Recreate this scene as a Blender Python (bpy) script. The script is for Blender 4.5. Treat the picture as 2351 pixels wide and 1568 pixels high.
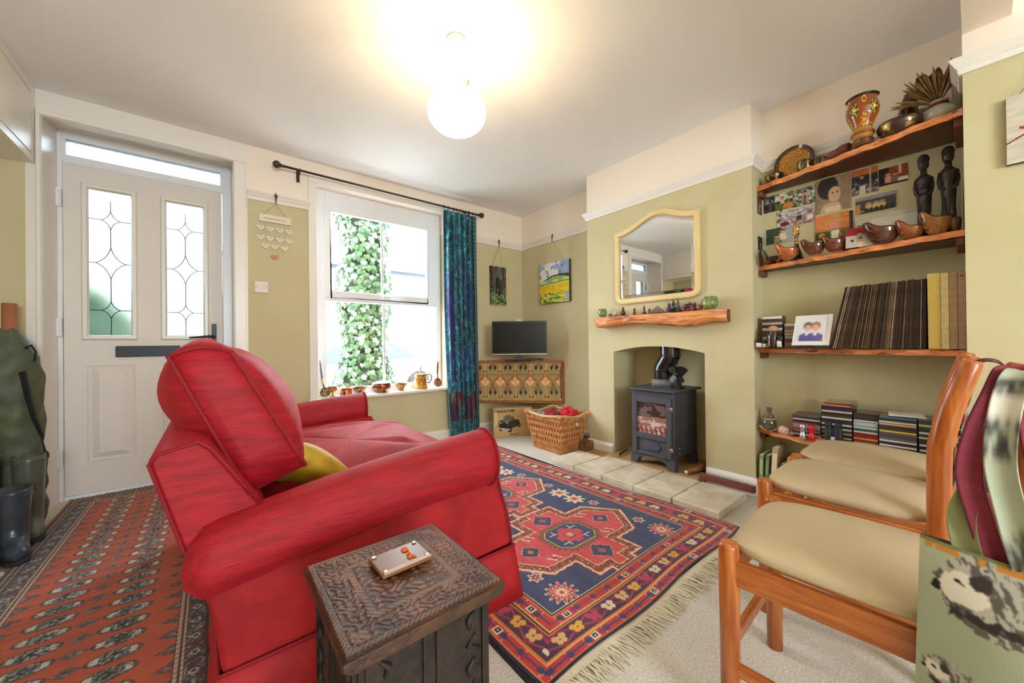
import bpy, bmesh, math, random
import numpy as np
from mathutils import Vector, Matrix, Euler
random.seed(7); rng = np.random.RandomState(11)
PI = math.pi; sin = math.sin; cos = math.cos
for o in list(bpy.data.objects): bpy.data.objects.remove(o)
SC = bpy.context.scene; COL = SC.collection

# ---------------------------------------------------------------- camera
FPX, YAW, PITCH, ROLL, EYE = 852.31, 0.6783, 0.0042, -0.0113, 0.948
_f = Vector((sin(YAW)*cos(PITCH), cos(YAW)*cos(PITCH), sin(PITCH)))
_r0 = Vector((cos(YAW), -sin(YAW), 0)); _u0 = _r0.cross(_f)
_r = cos(ROLL)*_r0 + sin(ROLL)*_u0; _u = -sin(ROLL)*_r0 + cos(ROLL)*_u0
cd = bpy.data.cameras.new('camera'); cam = bpy.data.objects.new('camera', cd); COL.objects.link(cam)
cd.sensor_width = 36; cd.lens = FPX/2351*36; cd.clip_start = 0.02; cd.clip_end = 200
cam.matrix_world = Matrix(((_r.x, _u.x, -_f.x, 0), (_r.y, _u.y, -_f.y, 0), (_r.z, _u.z, -_f.z, EYE), (0, 0, 0, 1)))
SC.camera = cam

# ---------------------------------------------------------------- world, daylight, exposure
W = bpy.data.worlds.new('world'); SC.world = W; W.use_nodes = True
nt = W.node_tree; nt.nodes.clear()
wo = nt.nodes.new('ShaderNodeOutputWorld'); wb = nt.nodes.new('ShaderNodeBackground')
wb.inputs[0].default_value = (0.76, 0.88, 1.0, 1); wb.inputs[1].default_value = 7.0
nt.links.new(wb.outputs[0], wo.inputs[0])
def area(name, loc, rot, sx, sy, power, col=(1, 1, 1)):
    l = bpy.data.lights.new(name, 'AREA'); l.shape = 'RECTANGLE'; l.size = sx; l.size_y = sy
    l.energy = power; l.color = col
    o = bpy.data.objects.new(name, l); COL.objects.link(o); o.location = loc; o.rotation_euler = rot
    return o
def point(name, loc, power, col, rad=.03):
    l = bpy.data.lights.new(name, 'POINT'); l.energy = power; l.color = col; l.shadow_soft_size = rad
    o = bpy.data.objects.new(name, l); COL.objects.link(o); o.location = loc
    return o
# daylight entering by the front window, the door glass and the rear garden window of the knocked-through room
for nm, lo, ro, sx, sy in (('daylight_front_window', (1.23, 3.57, 1.4), (-PI/2, 0, 0), 1.2, 1.8), ('daylight_front_door', (-.33, 3.60, 1.62), (-PI/2, 0, 0), .74, 1.3),
                           ('daylight_garden_window', (0, -3.33, 1.5), (PI/2, 0, 0), 1.7, 1.3)):
    area(nm, lo, ro, sx, sy, 1).data.cycles.is_portal = True
point('pendant_bulb', (.915, 1.535, 2.075), 1.5, (1, .80, .44), .012)
point('added_warm_fill', (.2, -2.1, 2.0), 5, (1, .90, .74), .10)  # added lamp out of view, a warm fill for the interior
SC.view_settings.view_transform = 'Standard'; SC.view_settings.look = 'None'
SC.view_settings.exposure = 1.95; SC.view_settings.gamma = 1; SC.view_settings.use_curve_mapping = False
cy = SC.cycles
cy.max_bounces = 8; cy.diffuse_bounces = 5; cy.glossy_bounces = 4; cy.transmission_bounces = 6; cy.transparent_max_bounces = 12
cy.caustics_reflective = False; cy.caustics_refractive = False; cy.sample_clamp_indirect = 6; cy.use_denoising = True

# ---------------------------------------------------------------- helpers
def at(px, py, **k):                    # a photo pixel on the plane X=, Y= or Z=
    d = _f + _r*((px-1175.5)/FPX) - _u*((py-784)/FPX); o = Vector((0, 0, EYE))
    (a, v), = k.items(); i = 'XYZ'.index(a); return o + d*((v-o[i])/d[i])
def lin(c):
    c = np.asarray(c, float)/255.; return np.where(c <= .04045, c/12.92, ((c+.055)/1.055)**2.4)
def L4(c): v = lin(c); return (float(v[0]), float(v[1]), float(v[2]), 1)
MATS = {}
def M(name, col=(200, 200, 200), rough=.6, metal=0, col2=None, vs=8, stretch=(1, 1, 1), bump=0, bs=80, bstretch=None,
      sheen=0, coat=0, em=0, tr=0, attr=False, spec=.5, wood=False, sss=0, ior=1.45, ramp=(.35, .65), tl=0):
    if name in MATS: return MATS[name]
    m = bpy.data.materials.new(name); m.use_nodes = True; n = m.node_tree; N = n.nodes; K = n.links
    b = N['Principled BSDF']; b.inputs['Roughness'].default_value = rough; b.inputs['Metallic'].default_value = metal
    b.inputs['Specular IOR Level'].default_value = spec; b.inputs['IOR'].default_value = ior
    if sheen: b.inputs['Sheen Weight'].default_value = sheen; b.inputs['Sheen Roughness'].default_value = .4; b.inputs['Sheen Tint'].default_value = L4(tuple(min(255, q*1.25+30) for q in col))
    if coat: b.inputs['Coat Weight'].default_value = coat; b.inputs['Coat Roughness'].default_value = .08
    if tr: b.inputs['Transmission Weight'].default_value = tr
    tc = N.new('ShaderNodeTexCoord'); mp = N.new('ShaderNodeMapping'); mp.inputs['Scale'].default_value = stretch
    K.new(tc.outputs['Object'], mp.inputs['Vector'])
    src = None
    if attr:
        a = N.new('ShaderNodeVertexColor'); a.layer_name = 'Col'; src = a.outputs['Color']
    elif col2 is not None:
        t = N.new('ShaderNodeTexNoise'); t.inputs['Scale'].default_value = vs; t.inputs['Detail'].default_value = 5
        t.inputs['Roughness'].default_value = .6; K.new(mp.outputs[0], t.inputs['Vector'])
        if wood: t.inputs['Distortion'].default_value = .6
        r = N.new('ShaderNodeValToRGB'); r.color_ramp.elements[0].position = ramp[0]; r.color_ramp.elements[1].position = ramp[1]
        r.color_ramp.elements[0].color = L4(col); r.color_ramp.elements[1].color = L4(col2)
        K.new(t.outputs['Fac'], r.inputs['Fac']); src = r.outputs['Color']
    else: b.inputs['Base Color'].default_value = L4(col)
    if src: K.new(src, b.inputs['Base Color'])
    if em:
        b.inputs['Emission Strength'].default_value = em
        if src: K.new(src, b.inputs['Emission Color'])
        else: b.inputs['Emission Color'].default_value = L4(col)
    if bump:
        t2 = N.new('ShaderNodeTexNoise'); t2.inputs['Scale'].default_value = bs; t2.inputs['Detail'].default_value = 4
        mp2 = N.new('ShaderNodeMapping'); mp2.inputs['Scale'].default_value = bstretch or stretch
        K.new(tc.outputs['Object'], mp2.inputs['Vector']); K.new(mp2.outputs[0], t2.inputs['Vector'])
        bp = N.new('ShaderNodeBump'); bp.inputs['Strength'].default_value = bump; bp.inputs['Distance'].default_value = .01
        K.new(t2.outputs['Fac'], bp.inputs['Height']); K.new(bp.outputs[0], b.inputs['Normal'])
    MATS[name] = m; return m

def tag(o, label=None, cat=None, group=None, kind=None):
    for k, v in (('label', label), ('category', cat), ('group', group), ('kind', kind)):
        if v: o[k] = v
    return o
def inv_of(p):                          # world -> local of a chain of empties
    m = Matrix.Identity(4)
    while p is not None:
        m = m @ p.matrix_basis.inverted() if False else (m @ Matrix.Identity(4)); break
    chain = []
    while p is not None: chain.append(p); p = p.parent
    W_ = Matrix.Identity(4)
    for q in reversed(chain):
        W_ = W_ @ (Matrix.Translation(q.location) @ q.rotation_euler.to_matrix().to_4x4() @ Matrix.Diagonal((*q.scale, 1)))
    return W_.inverted()
def thing(name, label, cat, loc=(0, 0, 0), rz=0, group=None, kind=None):
    o = bpy.data.objects.new(name, None); COL.objects.link(o); o.empty_display_size = .05
    o.location = loc; o.rotation_euler = (0, 0, rz); return tag(o, label, cat, group, kind)

class MB:
    """collects shapes; build() links them as ONE mesh object"""
    def __init__(s): s.v = []; s.f = []; s.mi = []; s.sm = []; s.T = Matrix.Identity(4)
    def add(s, V, F, m=0, smooth=False, T=None):
        n = len(s.v); T = s.T if T is None else s.T @ T
        s.v += [T @ Vector(p) for p in V]
        for f in F: s.f.append([i+n for i in f]); s.mi.append(m); s.sm.append(smooth)
        return s
    def box(s, c, d, m=0, T=None, taper=1):
        x, y, z = c; a, b, h = d[0]/2, d[1]/2, d[2]/2; t = taper
        V = [(x-a, y-b, z-h), (x+a, y-b, z-h), (x+a, y+b, z-h), (x-a, y+b, z-h), (x-a*t, y-b*t, z+h), (x+a*t, y-b*t, z+h), (x+a*t, y+b*t, z+h), (x-a*t, y+b*t, z+h)]
        return s.add(V, [(3, 2, 1, 0), (4, 5, 6, 7), (0, 1, 5, 4), (1, 2, 6, 5), (2, 3, 7, 6), (3, 0, 4, 7)], m, False, T)
    def bb(s, lo, hi, m=0, T=None):
        return s.box([(lo[i]+hi[i])/2 for i in range(3)], [abs(hi[i]-lo[i]) for i in range(3)], m, T)
    def tube(s, pts, r, n=10, m=0, caps=True, T=None, flat=None, closed=False):
        P = [Vector(p) for p in pts]; k = len(P); R = r if isinstance(r, (list, tuple)) else [r]*k
        V = []; F = []; up = None
        for i in range(k):
            if closed: d = P[(i+1) % k]-P[i-1]
            else: d = P[min(i+1, k-1)]-P[max(i-1, 0)]
            d.normalize()
            if up is None: up = d.orthogonal().normalized()
            up = (up - d*up.dot(d));
            if up.length < 1e-6: up = d.orthogonal()
            up.normalize(); w = d.cross(up)
            for j in range(n):
                a = 2*PI*j/n; q = up*cos(a)*R[i] + w*sin(a)*R[i]
                if flat: q = up*cos(a)*R[i]*flat + w*sin(a)*R[i]
                V.append(P[i]+q)
        kk = k if closed else k-1
        for i in range(kk):
            i2 = (i+1) % k
            for j in range(n): F.append((i*n+j, i*n+(j+1) % n, i2*n+(j+1) % n, i2*n+j))
        s.add(V, F, m, True, T)
        if caps and not closed:
            s.add(V[:n], [tuple(range(n))[::-1]], m, False, T); s.add(V[-n:], [tuple(range(n))], m, False, T)
        return s
    def lathe(s, prof, n=24, c=(0, 0, 0), m=0, T=None, smooth=True, sy=1, cap=True):
        V = []; F = []
        for (r, z) in prof:
            for j in range(n): a = 2*PI*j/n; V.append((c[0]+r*cos(a), c[1]+r*sin(a)*sy, c[2]+z))
        for i in range(len(prof)-1):
            for j in range(n): F.append((i*n+j, i*n+(j+1) % n, (i+1)*n+(j+1) % n, (i+1)*n+j))
        if cap and prof[0][0] > 1e-5: F.append(tuple(range(n))[::-1])
        if cap and prof[-1][0] > 1e-5 and prof[-1][1] != prof[0][1]: F.append(tuple(range((len(prof)-1)*n, len(prof)*n)))
        return s.add(V, F, m, smooth, T)
    def ball(s, c, r, n=14, m=0, T=None):
        rx, ry, rz = (r, r, r) if not isinstance(r, (tuple, list)) else r; V = []; F = []; k = n//2
        for i in range(k+1):
            for j in range(n):
                a = PI*i/k; b = 2*PI*j/n; V.append((c[0]+rx*sin(a)*cos(b), c[1]+ry*sin(a)*sin(b), c[2]-rz*cos(a)))
        for i in range(k):
            for j in range(n): F.append((i*n+j, i*n+(j+1) % n, (i+1)*n+(j+1) % n, (i+1)*n+j))
        return s.add(V, F, m, True, T)
    def prism(s, poly, axis, a, b, m=0, T=None, smooth=False):
        k = len(poly)
        def mk(p, d): return {'X': (d, p[0], p[1]), 'Y': (p[0], d, p[1]), 'Z': (p[0], p[1], d)}[axis]
        V = [mk(p, a) for p in poly]+[mk(p, b) for p in poly]
        F = [tuple(range(k))[::-1], tuple(range(k, 2*k))]+[(i, (i+1) % k, (i+1) % k+k, i+k) for i in range(k)]
        return s.add(V, F, m, smooth, T)
    def grid(s, P, m=0, smooth=True, T=None, wu=False, wv=False):   # P[i][j]
        a, b = len(P), len(P[0]); V = [p for row in P for p in row]; F = []
        for i in range(a if wu else a-1):
            for j in range(b if wv else b-1):
                i2 = (i+1) % a; j2 = (j+1) % b; F.append((i*b+j, i2*b+j, i2*b+j2, i*b+j2))
        return s.add(V, F, m, smooth, T)
    def build(s, name, mats, parent=None, world=False, loc=None, bev=0, sub=0, seg=2, solid=0, fix=True):
        V = s.v
        if parent is not None and world:
            I = inv_of(parent); V = [I @ v for v in V]
        if loc is not None: L = Vector(loc); V = [v-L for v in V]
        me = bpy.data.meshes.new(name); me.from_pydata([tuple(v) for v in V], [], s.f)
        if not isinstance(mats, (list, tuple)): mats = [mats]
        for q in mats: me.materials.append(q)
        me.polygons.foreach_set('material_index', s.mi); me.polygons.foreach_set('use_smooth', s.sm)
        if fix:
            bm = bmesh.new(); bm.from_mesh(me); bmesh.ops.remove_doubles(bm, verts=bm.verts, dist=1e-5)
            bmesh.ops.recalc_face_normals(bm, faces=bm.faces); bm.to_mesh(me); bm.free()
        me.update(); o = bpy.data.objects.new(name, me); COL.objects.link(o)
        if loc is not None: o.location = loc
        if parent is not None: o.parent = parent
        if solid: q = o.modifiers.new('solid', 'SOLIDIFY'); q.thickness = solid; q.offset = 0
        if bev:
            q = o.modifiers.new('bevel', 'BEVEL'); q.width = bev; q.segments = seg; q.limit_method = 'ANGLE'; q.angle_limit = .6
            me.polygons.foreach_set('use_smooth', [True]*len(me.polygons))
            me.set_sharp_from_angle(angle=.7) if hasattr(me, 'set_sharp_from_angle') else None
        if sub: q = o.modifiers.new('sub', 'SUBSURF'); q.levels = sub; q.render_levels = sub
        return o
def gobj(name, grids, mat, parent=None, world=False, loc=None, smooth=True):
    """painted surface(s): grids = [(P (n,m,3), C (n,m,3) sRGB 0-255, wrapu, wrapv)] -> ONE mesh with colour attribute"""
    Vs = []; Cs = []; Fs = []; n0 = 0
    for g in grids:
        P, C = np.asarray(g[0], float), np.asarray(g[1], float); wu = g[2] if len(g) > 2 else False; wv = g[3] if len(g) > 3 else False
        a, b = P.shape[:2]; C = np.broadcast_to(C, (a, b, 3))
        idx = np.arange(a*b).reshape(a, b)
        if wu: idx = np.concatenate([idx, idx[:1]], 0)
        if wv: idx = np.concatenate([idx, idx[:, :1]], 1)
        q = np.stack([idx[:-1, :-1], idx[1:, :-1], idx[1:, 1:], idx[:-1, 1:]], -1).reshape(-1, 4)+n0
        Vs.append(P.reshape(-1, 3)); Cs.append(C.reshape(-1, 3)); Fs.append(q); n0 += a*b
    V = np.concatenate(Vs); C = lin(np.clip(np.concatenate(Cs), 0, 255)); F = np.concatenate(Fs)
    if parent is not None and world:
        I = np.array(inv_of(parent)); V = V @ I[:3, :3].T + I[:3, 3]
    if loc is not None: V = V-np.array(loc)
    me = bpy.data.meshes.new(name); me.vertices.add(len(V)); me.vertices.foreach_set('co', V.astype(np.float32).ravel())
    me.loops.add(F.size); me.loops.foreach_set('vertex_index', F.astype(np.int32).ravel())
    me.polygons.add(len(F)); me.polygons.foreach_set('loop_start', np.arange(0, F.size, 4, dtype=np.int32))
    me.update(calc_edges=True); me.polygons.foreach_set('use_smooth', np.full(len(F), smooth, dtype=bool))
    ca = me.color_attributes.new('Col', 'FLOAT_COLOR', 'POINT')
    ca.data.foreach_set('color', np.concatenate([C, np.ones((len(C), 1))], 1).astype(np.float32).ravel())
    me.materials.append(mat); me.validate(); o = bpy.data.objects.new(name, me); COL.objects.link(o)
    if loc is not None: o.location = loc
    if parent is not None: o.parent = parent
    return o
def planeg(o, du, dv, nu, nv, fn):      # painted rectangle: origin, edge vectors; fn(u,v in 0..1)->(..,3)
    o, du, dv = np.array(o, float), np.array(du, float), np.array(dv, float)
    u, v = np.meshgrid(np.linspace(0, 1, nu+1), np.linspace(0, 1, nv+1), indexing='ij')
    P = o + u[..., None]*du + v[..., None]*dv
    return (P, fn(u, v))
def boxg(lo, hi, c, T=None):            # plain box as grids
    lo, hi = np.array(lo, float), np.array(hi, float); x0, y0, z0 = lo; x1, y1, z1 = hi; c = np.array(c, float)
    Q = [((x0, y0, z0), (x1, y0, z0), (x1, y1, z0), (x0, y1, z0)), ((x0, y0, z1), (x1, y0, z1), (x1, y1, z1), (x0, y1, z1)),
         ((x0, y0, z0), (x1, y0, z0), (x1, y0, z1), (x0, y0, z1)), ((x0, y1, z0), (x1, y1, z0), (x1, y1, z1), (x0, y1, z1)),
         ((x0, y0, z0), (x0, y1, z0), (x0, y1, z1), (x0, y0, z1)), ((x1, y0, z0), (x1, y1, z0), (x1, y1, z1), (x1, y0, z1))]
    out = []
    for a, b, d, e in Q:
        P = np.array([[a, e], [b, d]], float)
        if T is not None: P = P @ np.array(T)[:3, :3].T + np.array(T)[:3, 3]
        out.append((P, c))
    return out
def latheg(prof, fn, n=40, c=(0, 0, 0), sub=3, T=None):   # painted lathe; fn(th 0..1, s 0..1, r, z)
    pr = []
    for i in range(len(prof)-1):
        for k in range(sub): t = k/sub; pr.append((prof[i][0]*(1-t)+prof[i+1][0]*t, prof[i][1]*(1-t)+prof[i+1][1]*t))
    pr.append(prof[-1]); pr = np.array(pr)
    th, s = np.meshgrid(np.arange(n)/n, np.linspace(0, 1, len(pr)), indexing='ij')
    r = np.broadcast_to(pr[:, 0], th.shape); z = np.broadcast_to(pr[:, 1], th.shape)
    P = np.stack([c[0]+r*np.cos(2*PI*th), c[1]+r*np.sin(2*PI*th), c[2]+z], -1)
    if T is not None: P = P @ np.array(T)[:3, :3].T + np.array(T)[:3, 3]
    return (P, fn(th, s, r, z), True, False)
def hsh(x, y, s=0):
    v = np.sin(x*127.1+y*311.7+s*74.7)*43758.5453; return v-np.floor(v)
def vn(x, y, s=0):                      # value noise
    xi, yi = np.floor(x), np.floor(y); xf, yf = x-xi, y-yi; a = xf*xf*(3-2*xf); b = yf*yf*(3-2*yf)
    return (hsh(xi, yi, s)*(1-a)+hsh(xi+1, yi, s)*a)*(1-b)+(hsh(xi, yi+1, s)*(1-a)+hsh(xi+1, yi+1, s)*a)*b
def fbm(x, y, s=0, o=3):
    r = 0; a = .5
    for k in range(o): r = r+a*vn(x*2**k, y*2**k, s+k*13); a *= .5
    return r/(1-.5**o)
def blur(A, k=2):
    for _ in range(k):
        B = np.pad(A, ((1, 1), (1, 1), (0, 0)), 'edge'); A = (B[:-2, 1:-1]+B[2:, 1:-1]+B[1:-1, :-2]+B[1:-1, 2:]+2*B[1:-1, 1:-1])/6
    return A
class Paint:
    def __init__(s, u, base): s.c = np.zeros(u.shape+(3,))+np.array(base, float)
    def p(s, mask, col, a=1): 
        m = np.clip(np.asarray(mask, float), 0, 1)[..., None]*a; s.c = s.c*(1-m)+np.array(col, float)*m; return s
def dup(root, loc=None, rz=None, label=None, group=None):
    c = root.copy(); COL.objects.link(c)
    if loc is not None: c.location = loc
    if rz is not None: c.rotation_euler = (0, 0, rz)
    if label: c['label'] = label
    if group: c['group'] = group
    for ch in list(root.children):
        d = ch.copy(); COL.objects.link(d); d.parent = c
        for g in list(ch.children): e = g.copy(); COL.objects.link(e); e.parent = d
    return c
def text(name, body, size, mat, M4, parent=None, ext=.0006, world=True, align='LEFT', bold=0):
    cu = bpy.data.curves.new(name, 'FONT'); cu.body = body; cu.size = size; cu.extrude = ext; cu.align_x = align; cu.offset = bold
    t = bpy.data.objects.new(name, cu); COL.objects.link(t); bpy.context.view_layer.update()
    me = bpy.data.meshes.new_from_object(t); bpy.data.objects.remove(t); me.transform((inv_of(parent) if parent and world else Matrix.Identity(4)) @ M4)
    me.materials.clear(); me.materials.append(mat); o = bpy.data.objects.new(name, me); COL.objects.link(o)
    if parent: o.parent = parent
    return o
def frame(o, x, y, z=None):             # matrix from origin and x, y directions
    x = Vector(x).normalized(); y = Vector(y); z = x.cross(y).normalized(); y = z.cross(x)
    return Matrix(((x.x, y.x, z.x, o[0]), (x.y, y.y, z.y, o[1]), (x.z, y.z, z.z, o[2]), (0, 0, 0, 1)))

ORD = 'first second third fourth fifth sixth seventh eighth ninth tenth eleventh twelfth thirteenth fourteenth fifteenth sixteenth seventeenth eighteenth nineteenth'.split()
def cname(c):
    r, g, b = c[:3]; mx, mn = max(c[:3]), min(c[:3])
    if mx-mn < 26: return 'white' if mx > 195 else 'pale grey' if mx > 150 else 'grey' if mx > 100 else 'black'
    if r > g*1.6: return 'red' if r > 140 else 'maroon'
    if b >= r and b >= g: return 'blue' if mx > 120 else 'purple'
    if r > 180 and g > 150: return 'yellow' if b < 100 else 'cream'
    if g > r: return 'green'
    return 'orange' if r > 180 else 'brown'
# ---------------------------------------------------------------- materials
GREEN = M('sage_wall_paint', (209, 199, 160), .85, col2=(203, 191, 149), vs=2.5, bump=.05, bs=160)
CREAM = M('cream_wall_paint', (248, 234, 218), .85, bump=.04, bs=160)
CEIL = M('ceiling_paint', (244, 243, 242), .9, bump=.05, bs=30)
GLOSS = M('white_gloss_paint', (240, 234, 224), .3, spec=.5)
PVC = M('white_pvc', (240, 242, 246), .3)
DOORM = M('door_white_grained', (232, 224, 214), .42, bump=.15, bs=90, bstretch=(6, 6, .5))
BLACK = M('black_iron', (30, 30, 32), .4)
PINE = M('orange_pine', (205, 118, 50), .32, col2=(160, 78, 26), vs=10, stretch=(6, 6, .6), coat=.35, wood=True)
PINEY = M('orange_pine_rail', (208, 122, 52), .32, col2=(164, 82, 28), vs=10, stretch=(6, .6, 6), coat=.35, wood=True)
SHELFW = M('yew_shelf_wood', (206, 118, 60), .45, col2=(130, 62, 30), vs=7, stretch=(5, .9, 7), coat=.15, wood=True, bump=.12, bs=25, ramp=(.3, .72))
PAINTED = M('painted', attr=True, rough=.75)
LACQ = M('painted_lacquer', attr=True, rough=.18, coat=.6)
PAPER = M('paper', (225, 215, 195), .8)
DARKW = M('dark_carved_wood', (58, 44, 36), .55, col2=(34, 26, 22), vs=14, bump=.6, bs=42)
# ================================================================ THE SETTING
YF, XR, XA, XB, XC = 3.268, 2.366, 2.794, 2.741, 2.569      # front wall, right wall, alcove walls, chimney face
YC0, YC1, YB = .837, 2.117, .015                            # chimney breast ends, start of the right-hand alcove
HC, HR = 2.40, 2.042                                        # ceiling, colour change behind the picture rail
XL, YR = -1.15, -3.2
WALLM = [GREEN, CREAM, GLOSS]
def struct(o, label=None): o['kind'] = 'structure'; return tag(o, label)
def wbox(mb, x0, x1, y0, y1, z0, z1, up=1):                 # splits green / cream at the picture rail
    if z0 < HR: mb.bb((x0, y0, z0), (x1, y1, min(z1, HR)), 0)
    if z1 > HR: mb.bb((x0, y0, max(z0, HR)), (x1, y1, z1), up)
CARPET = M('beige_carpet', (236, 229, 216), .95, col2=(200, 190, 172), vs=150, bump=.5, bs=420, sheen=.2)
m = MB(); m.bb((XL-.2, YR-.2, -.1), (3.0, 3.56, 0)); struct(m.build('floor', CARPET))
m = MB(); m.bb((XL-.2, YR-.2, HC), (3.0, 3.56, HC+.1)); struct(m.build('ceiling', CEIL))
# front wall with door and window openings
m = MB(); Y2 = 3.56
wbox(m, XL-.2, -.80, YF, Y2, 0, HC); m.bb((-.80, YF, 0), (-.742, Y2, HC), 2)
m.bb((-.742, YF, 2.255), (.118, YF+.02, HC), 2); m.bb((-.742, YF+.02, 2.30), (.118, Y2, HC), 2); m.bb((-.742, YF+.02, 2.27), (.118, YF+.1, 2.30), 2)
m.bb((.118, YF, 0), (.199, Y2, HC), 2); wbox(m, .199, .60, YF, Y2, 0, HC); m.bb((.60, YF, .50), (.652, Y2, 2.28), 2)
wbox(m, .60, .652, YF, Y2, 0, .50); wbox(m, .60, .652, YF, Y2, 2.28, HC)
wbox(m, .652, 1.80, YF, Y2, 0, .50); wbox(m, .652, 1.80, YF, Y2, 2.24, HC, 2 if False else 1); wbox(m, 1.80, 3.0, YF, Y2, 0, HC)
struct(m.build('wall_front', WALLM, fix=False))
# right side: alcove, chimney breast with arched stove recess, shelved alcove, nib
m = MB(); wbox(m, XA, 3.0, YC1, YF, 0, HC); struct(m.build('wall_alcove', WALLM, fix=False))
arc = [(1.13+.727*t, .865+.047*(1-(2*t-1)**2)) for t in [i/14 for i in range(15)]]
m = MB(); wbox(m, XC, 3.0, 1.857, YC1, 0, HC); wbox(m, XC, 3.0, YC0, 1.13, 0, HC); m.bb((2.89, 1.13, 0), (3.0, 1.857, 1.0), 0)
m.prism(arc+[(1.857, HR), (1.13, HR)], 'X', XC, 3.0, 0); m.bb((XC, 1.13, HR), (3.0, 1.857, HC), 1); struct(m.build('wall_chimney', WALLM, fix=False))
m = MB(); wbox(m, XB, 3.0, YB, YC0, 0, HC); struct(m.build('wall_recess', WALLM, fix=False))
m = MB(); wbox(m, XR, 3.0, YR-.2, YB, 0, HC); struct(m.build('wall_right', WALLM, fix=False))
m = MB(); wbox(m, XL-.2, XL, YR, Y2, 0, HC); struct(m.build('wall_left', WALLM, fix=False))
m = MB(); wbox(m, XL, -.8, YR-.2, YR, 0, HC); wbox(m, .8, XR, YR-.2, YR, 0, HC); wbox(m, -.8, .8, YR-.2, YR, 0, .9); wbox(m, -.8, .8, YR-.2, YR, 2.1, HC)
struct(m.build('wall_back', WALLM, fix=False))
m = MB(); m.bb((XL, -.105, 2.172), (XR, YB, HC)); struct(m.build('trim_1', CREAM), 'downstand beam where the two rooms were knocked through')
m = MB()
for x in (-.8, -.03, .74): m.bb((x, YR-.14, .9), (x+.06, YR-.08, 2.1))
m.bb((-.8, YR-.14, .9), (.8, YR-.08, .96)); m.bb((-.8, YR-.14, 2.04), (.8, YR-.08, 2.1)); struct(m.build('window_2', PVC))
def sweep(path, prof, mb, closed=False):                    # moulding; room on the right of the walking direction
    P = [Vector((p[0], p[1])) for p in path]; rows = []
    for i, p in enumerate(P):
        d0 = (p-P[i-1]).normalized() if i > 0 else None; d1 = (P[i+1]-p).normalized() if i < len(P)-1 else None
        n0 = Vector((d0.y, -d0.x)) if d0 else None; n1 = Vector((d1.y, -d1.x)) if d1 else None
        n = n1 if n0 is None else n0 if n1 is None else (n0+n1)/(1+n0.dot(n1))
        rows.append([(p.x+n.x*d, p.y+n.y*d, z) for d, z in prof])
    mb.grid(rows, wv=True, smooth=False); 
    for r in (rows[0], rows[-1]): mb.add(r, [tuple(range(len(r)))])
RAILP = [(0, 2.011), (.010, 2.011), (.014, 2.024), (.012, 2.03), (.020, 2.040), (.026, 2.052), (.034, 2.066), (.034, 2.073), (0, 2.075)]
BASEP = [(0, .001), (.016, .001), (.016, .07), (.020, .078), (.016, .092), (.008, .104), (0, .108)]
for i, pth in enumerate([[(.20, YF), (.60, YF)], [(1.87, YF), (XA, YF), (XA, YC1), (XC, YC1), (XC, YC0), (XB, YC0), (XB, YB), (XR, YB), (XR, YR)]]):
    m = MB(); sweep(pth, RAILP, m); struct(m.build('trim_%d' % (i+2), GLOSS), 'moulded picture rail')
for nm, pth in (('front', [(.20, YF), (XA, YF)]), ('right', [(XA, YF), (XA, YC1), (XC, YC1), (XC, 1.866)]), ('chimney', [(XC, 1.123), (XC, YC0), (XB, YC0), (XB, YB)]), ('nib', [(XR, YB), (XR, YR)])):
    m = MB(); sweep(pth, BASEP, m); struct(m.build('baseboard_'+nm, GLOSS))
# ---- front door
GLS = bpy.data.materials.new('clear_glass'); GLS.use_nodes = True; n = GLS.node_tree; n.nodes.clear()
o_ = n.nodes.new('ShaderNodeOutputMaterial'); mx = n.nodes.new('ShaderNodeMixShader'); t_ = n.nodes.new('ShaderNodeBsdfTransparent'); g_ = n.nodes.new('ShaderNodeBsdfGlossy')
g_.inputs['Roughness'].default_value = .03; mx.inputs[0].default_value = .05
n.links.new(t_.outputs[0], mx.inputs[1]); n.links.new(g_.outputs[0], mx.inputs[2]); n.links.new(mx.outputs[0], o_.inputs[0])
FRG = bpy.data.materials.new('obscured_door_glass'); FRG.use_nodes = True; n = FRG.node_tree; n.nodes.clear()
o_ = n.nodes.new('ShaderNodeOutputMaterial'); mx = n.nodes.new('ShaderNodeMixShader'); t_ = n.nodes.new('ShaderNodeBsdfTransparent'); g_ = n.nodes.new('ShaderNodeBsdfRefraction')
g_.inputs['Roughness'].default_value = .55; g_.inputs['Color'].default_value = (.40, .42, .42, 1); t_.inputs['Color'].default_value = (.40, .42, .42, 1); g_.inputs['IOR'].default_value = 1.12; mx.inputs[0].default_value = .93
n.links.new(t_.outputs[0], mx.inputs[1]); n.links.new(g_.outputs[0], mx.inputs[2]); n.links.new(mx.outputs[0], o_.inputs[0])
LEAD = M('lead_came', (44, 46, 52), .4, metal=.6)
door = thing('door_1', None, None, (-.72, 3.56, 0), kind='structure')
DG = [(-.623, -.415), (-.257, -.043)]
m = MB(); Z0, Z1 = .025, 2.10; gz0, gz1 = 1.02, 1.975; ya, yb = 3.54, 3.585
m.bb((-.72, ya, Z0), (-.623, yb, Z1)); m.bb((-.415, ya, Z0), (-.257, yb, Z1)); m.bb((-.043, ya, Z0), (.059, yb, Z1))
for a, b in DG: m.bb((a, ya, Z0), (b, yb, gz0)); m.bb((a, ya, gz1), (b, yb, Z1))
m.build('door_leaf', DOORM, door, world=True, fix=False)
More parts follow.
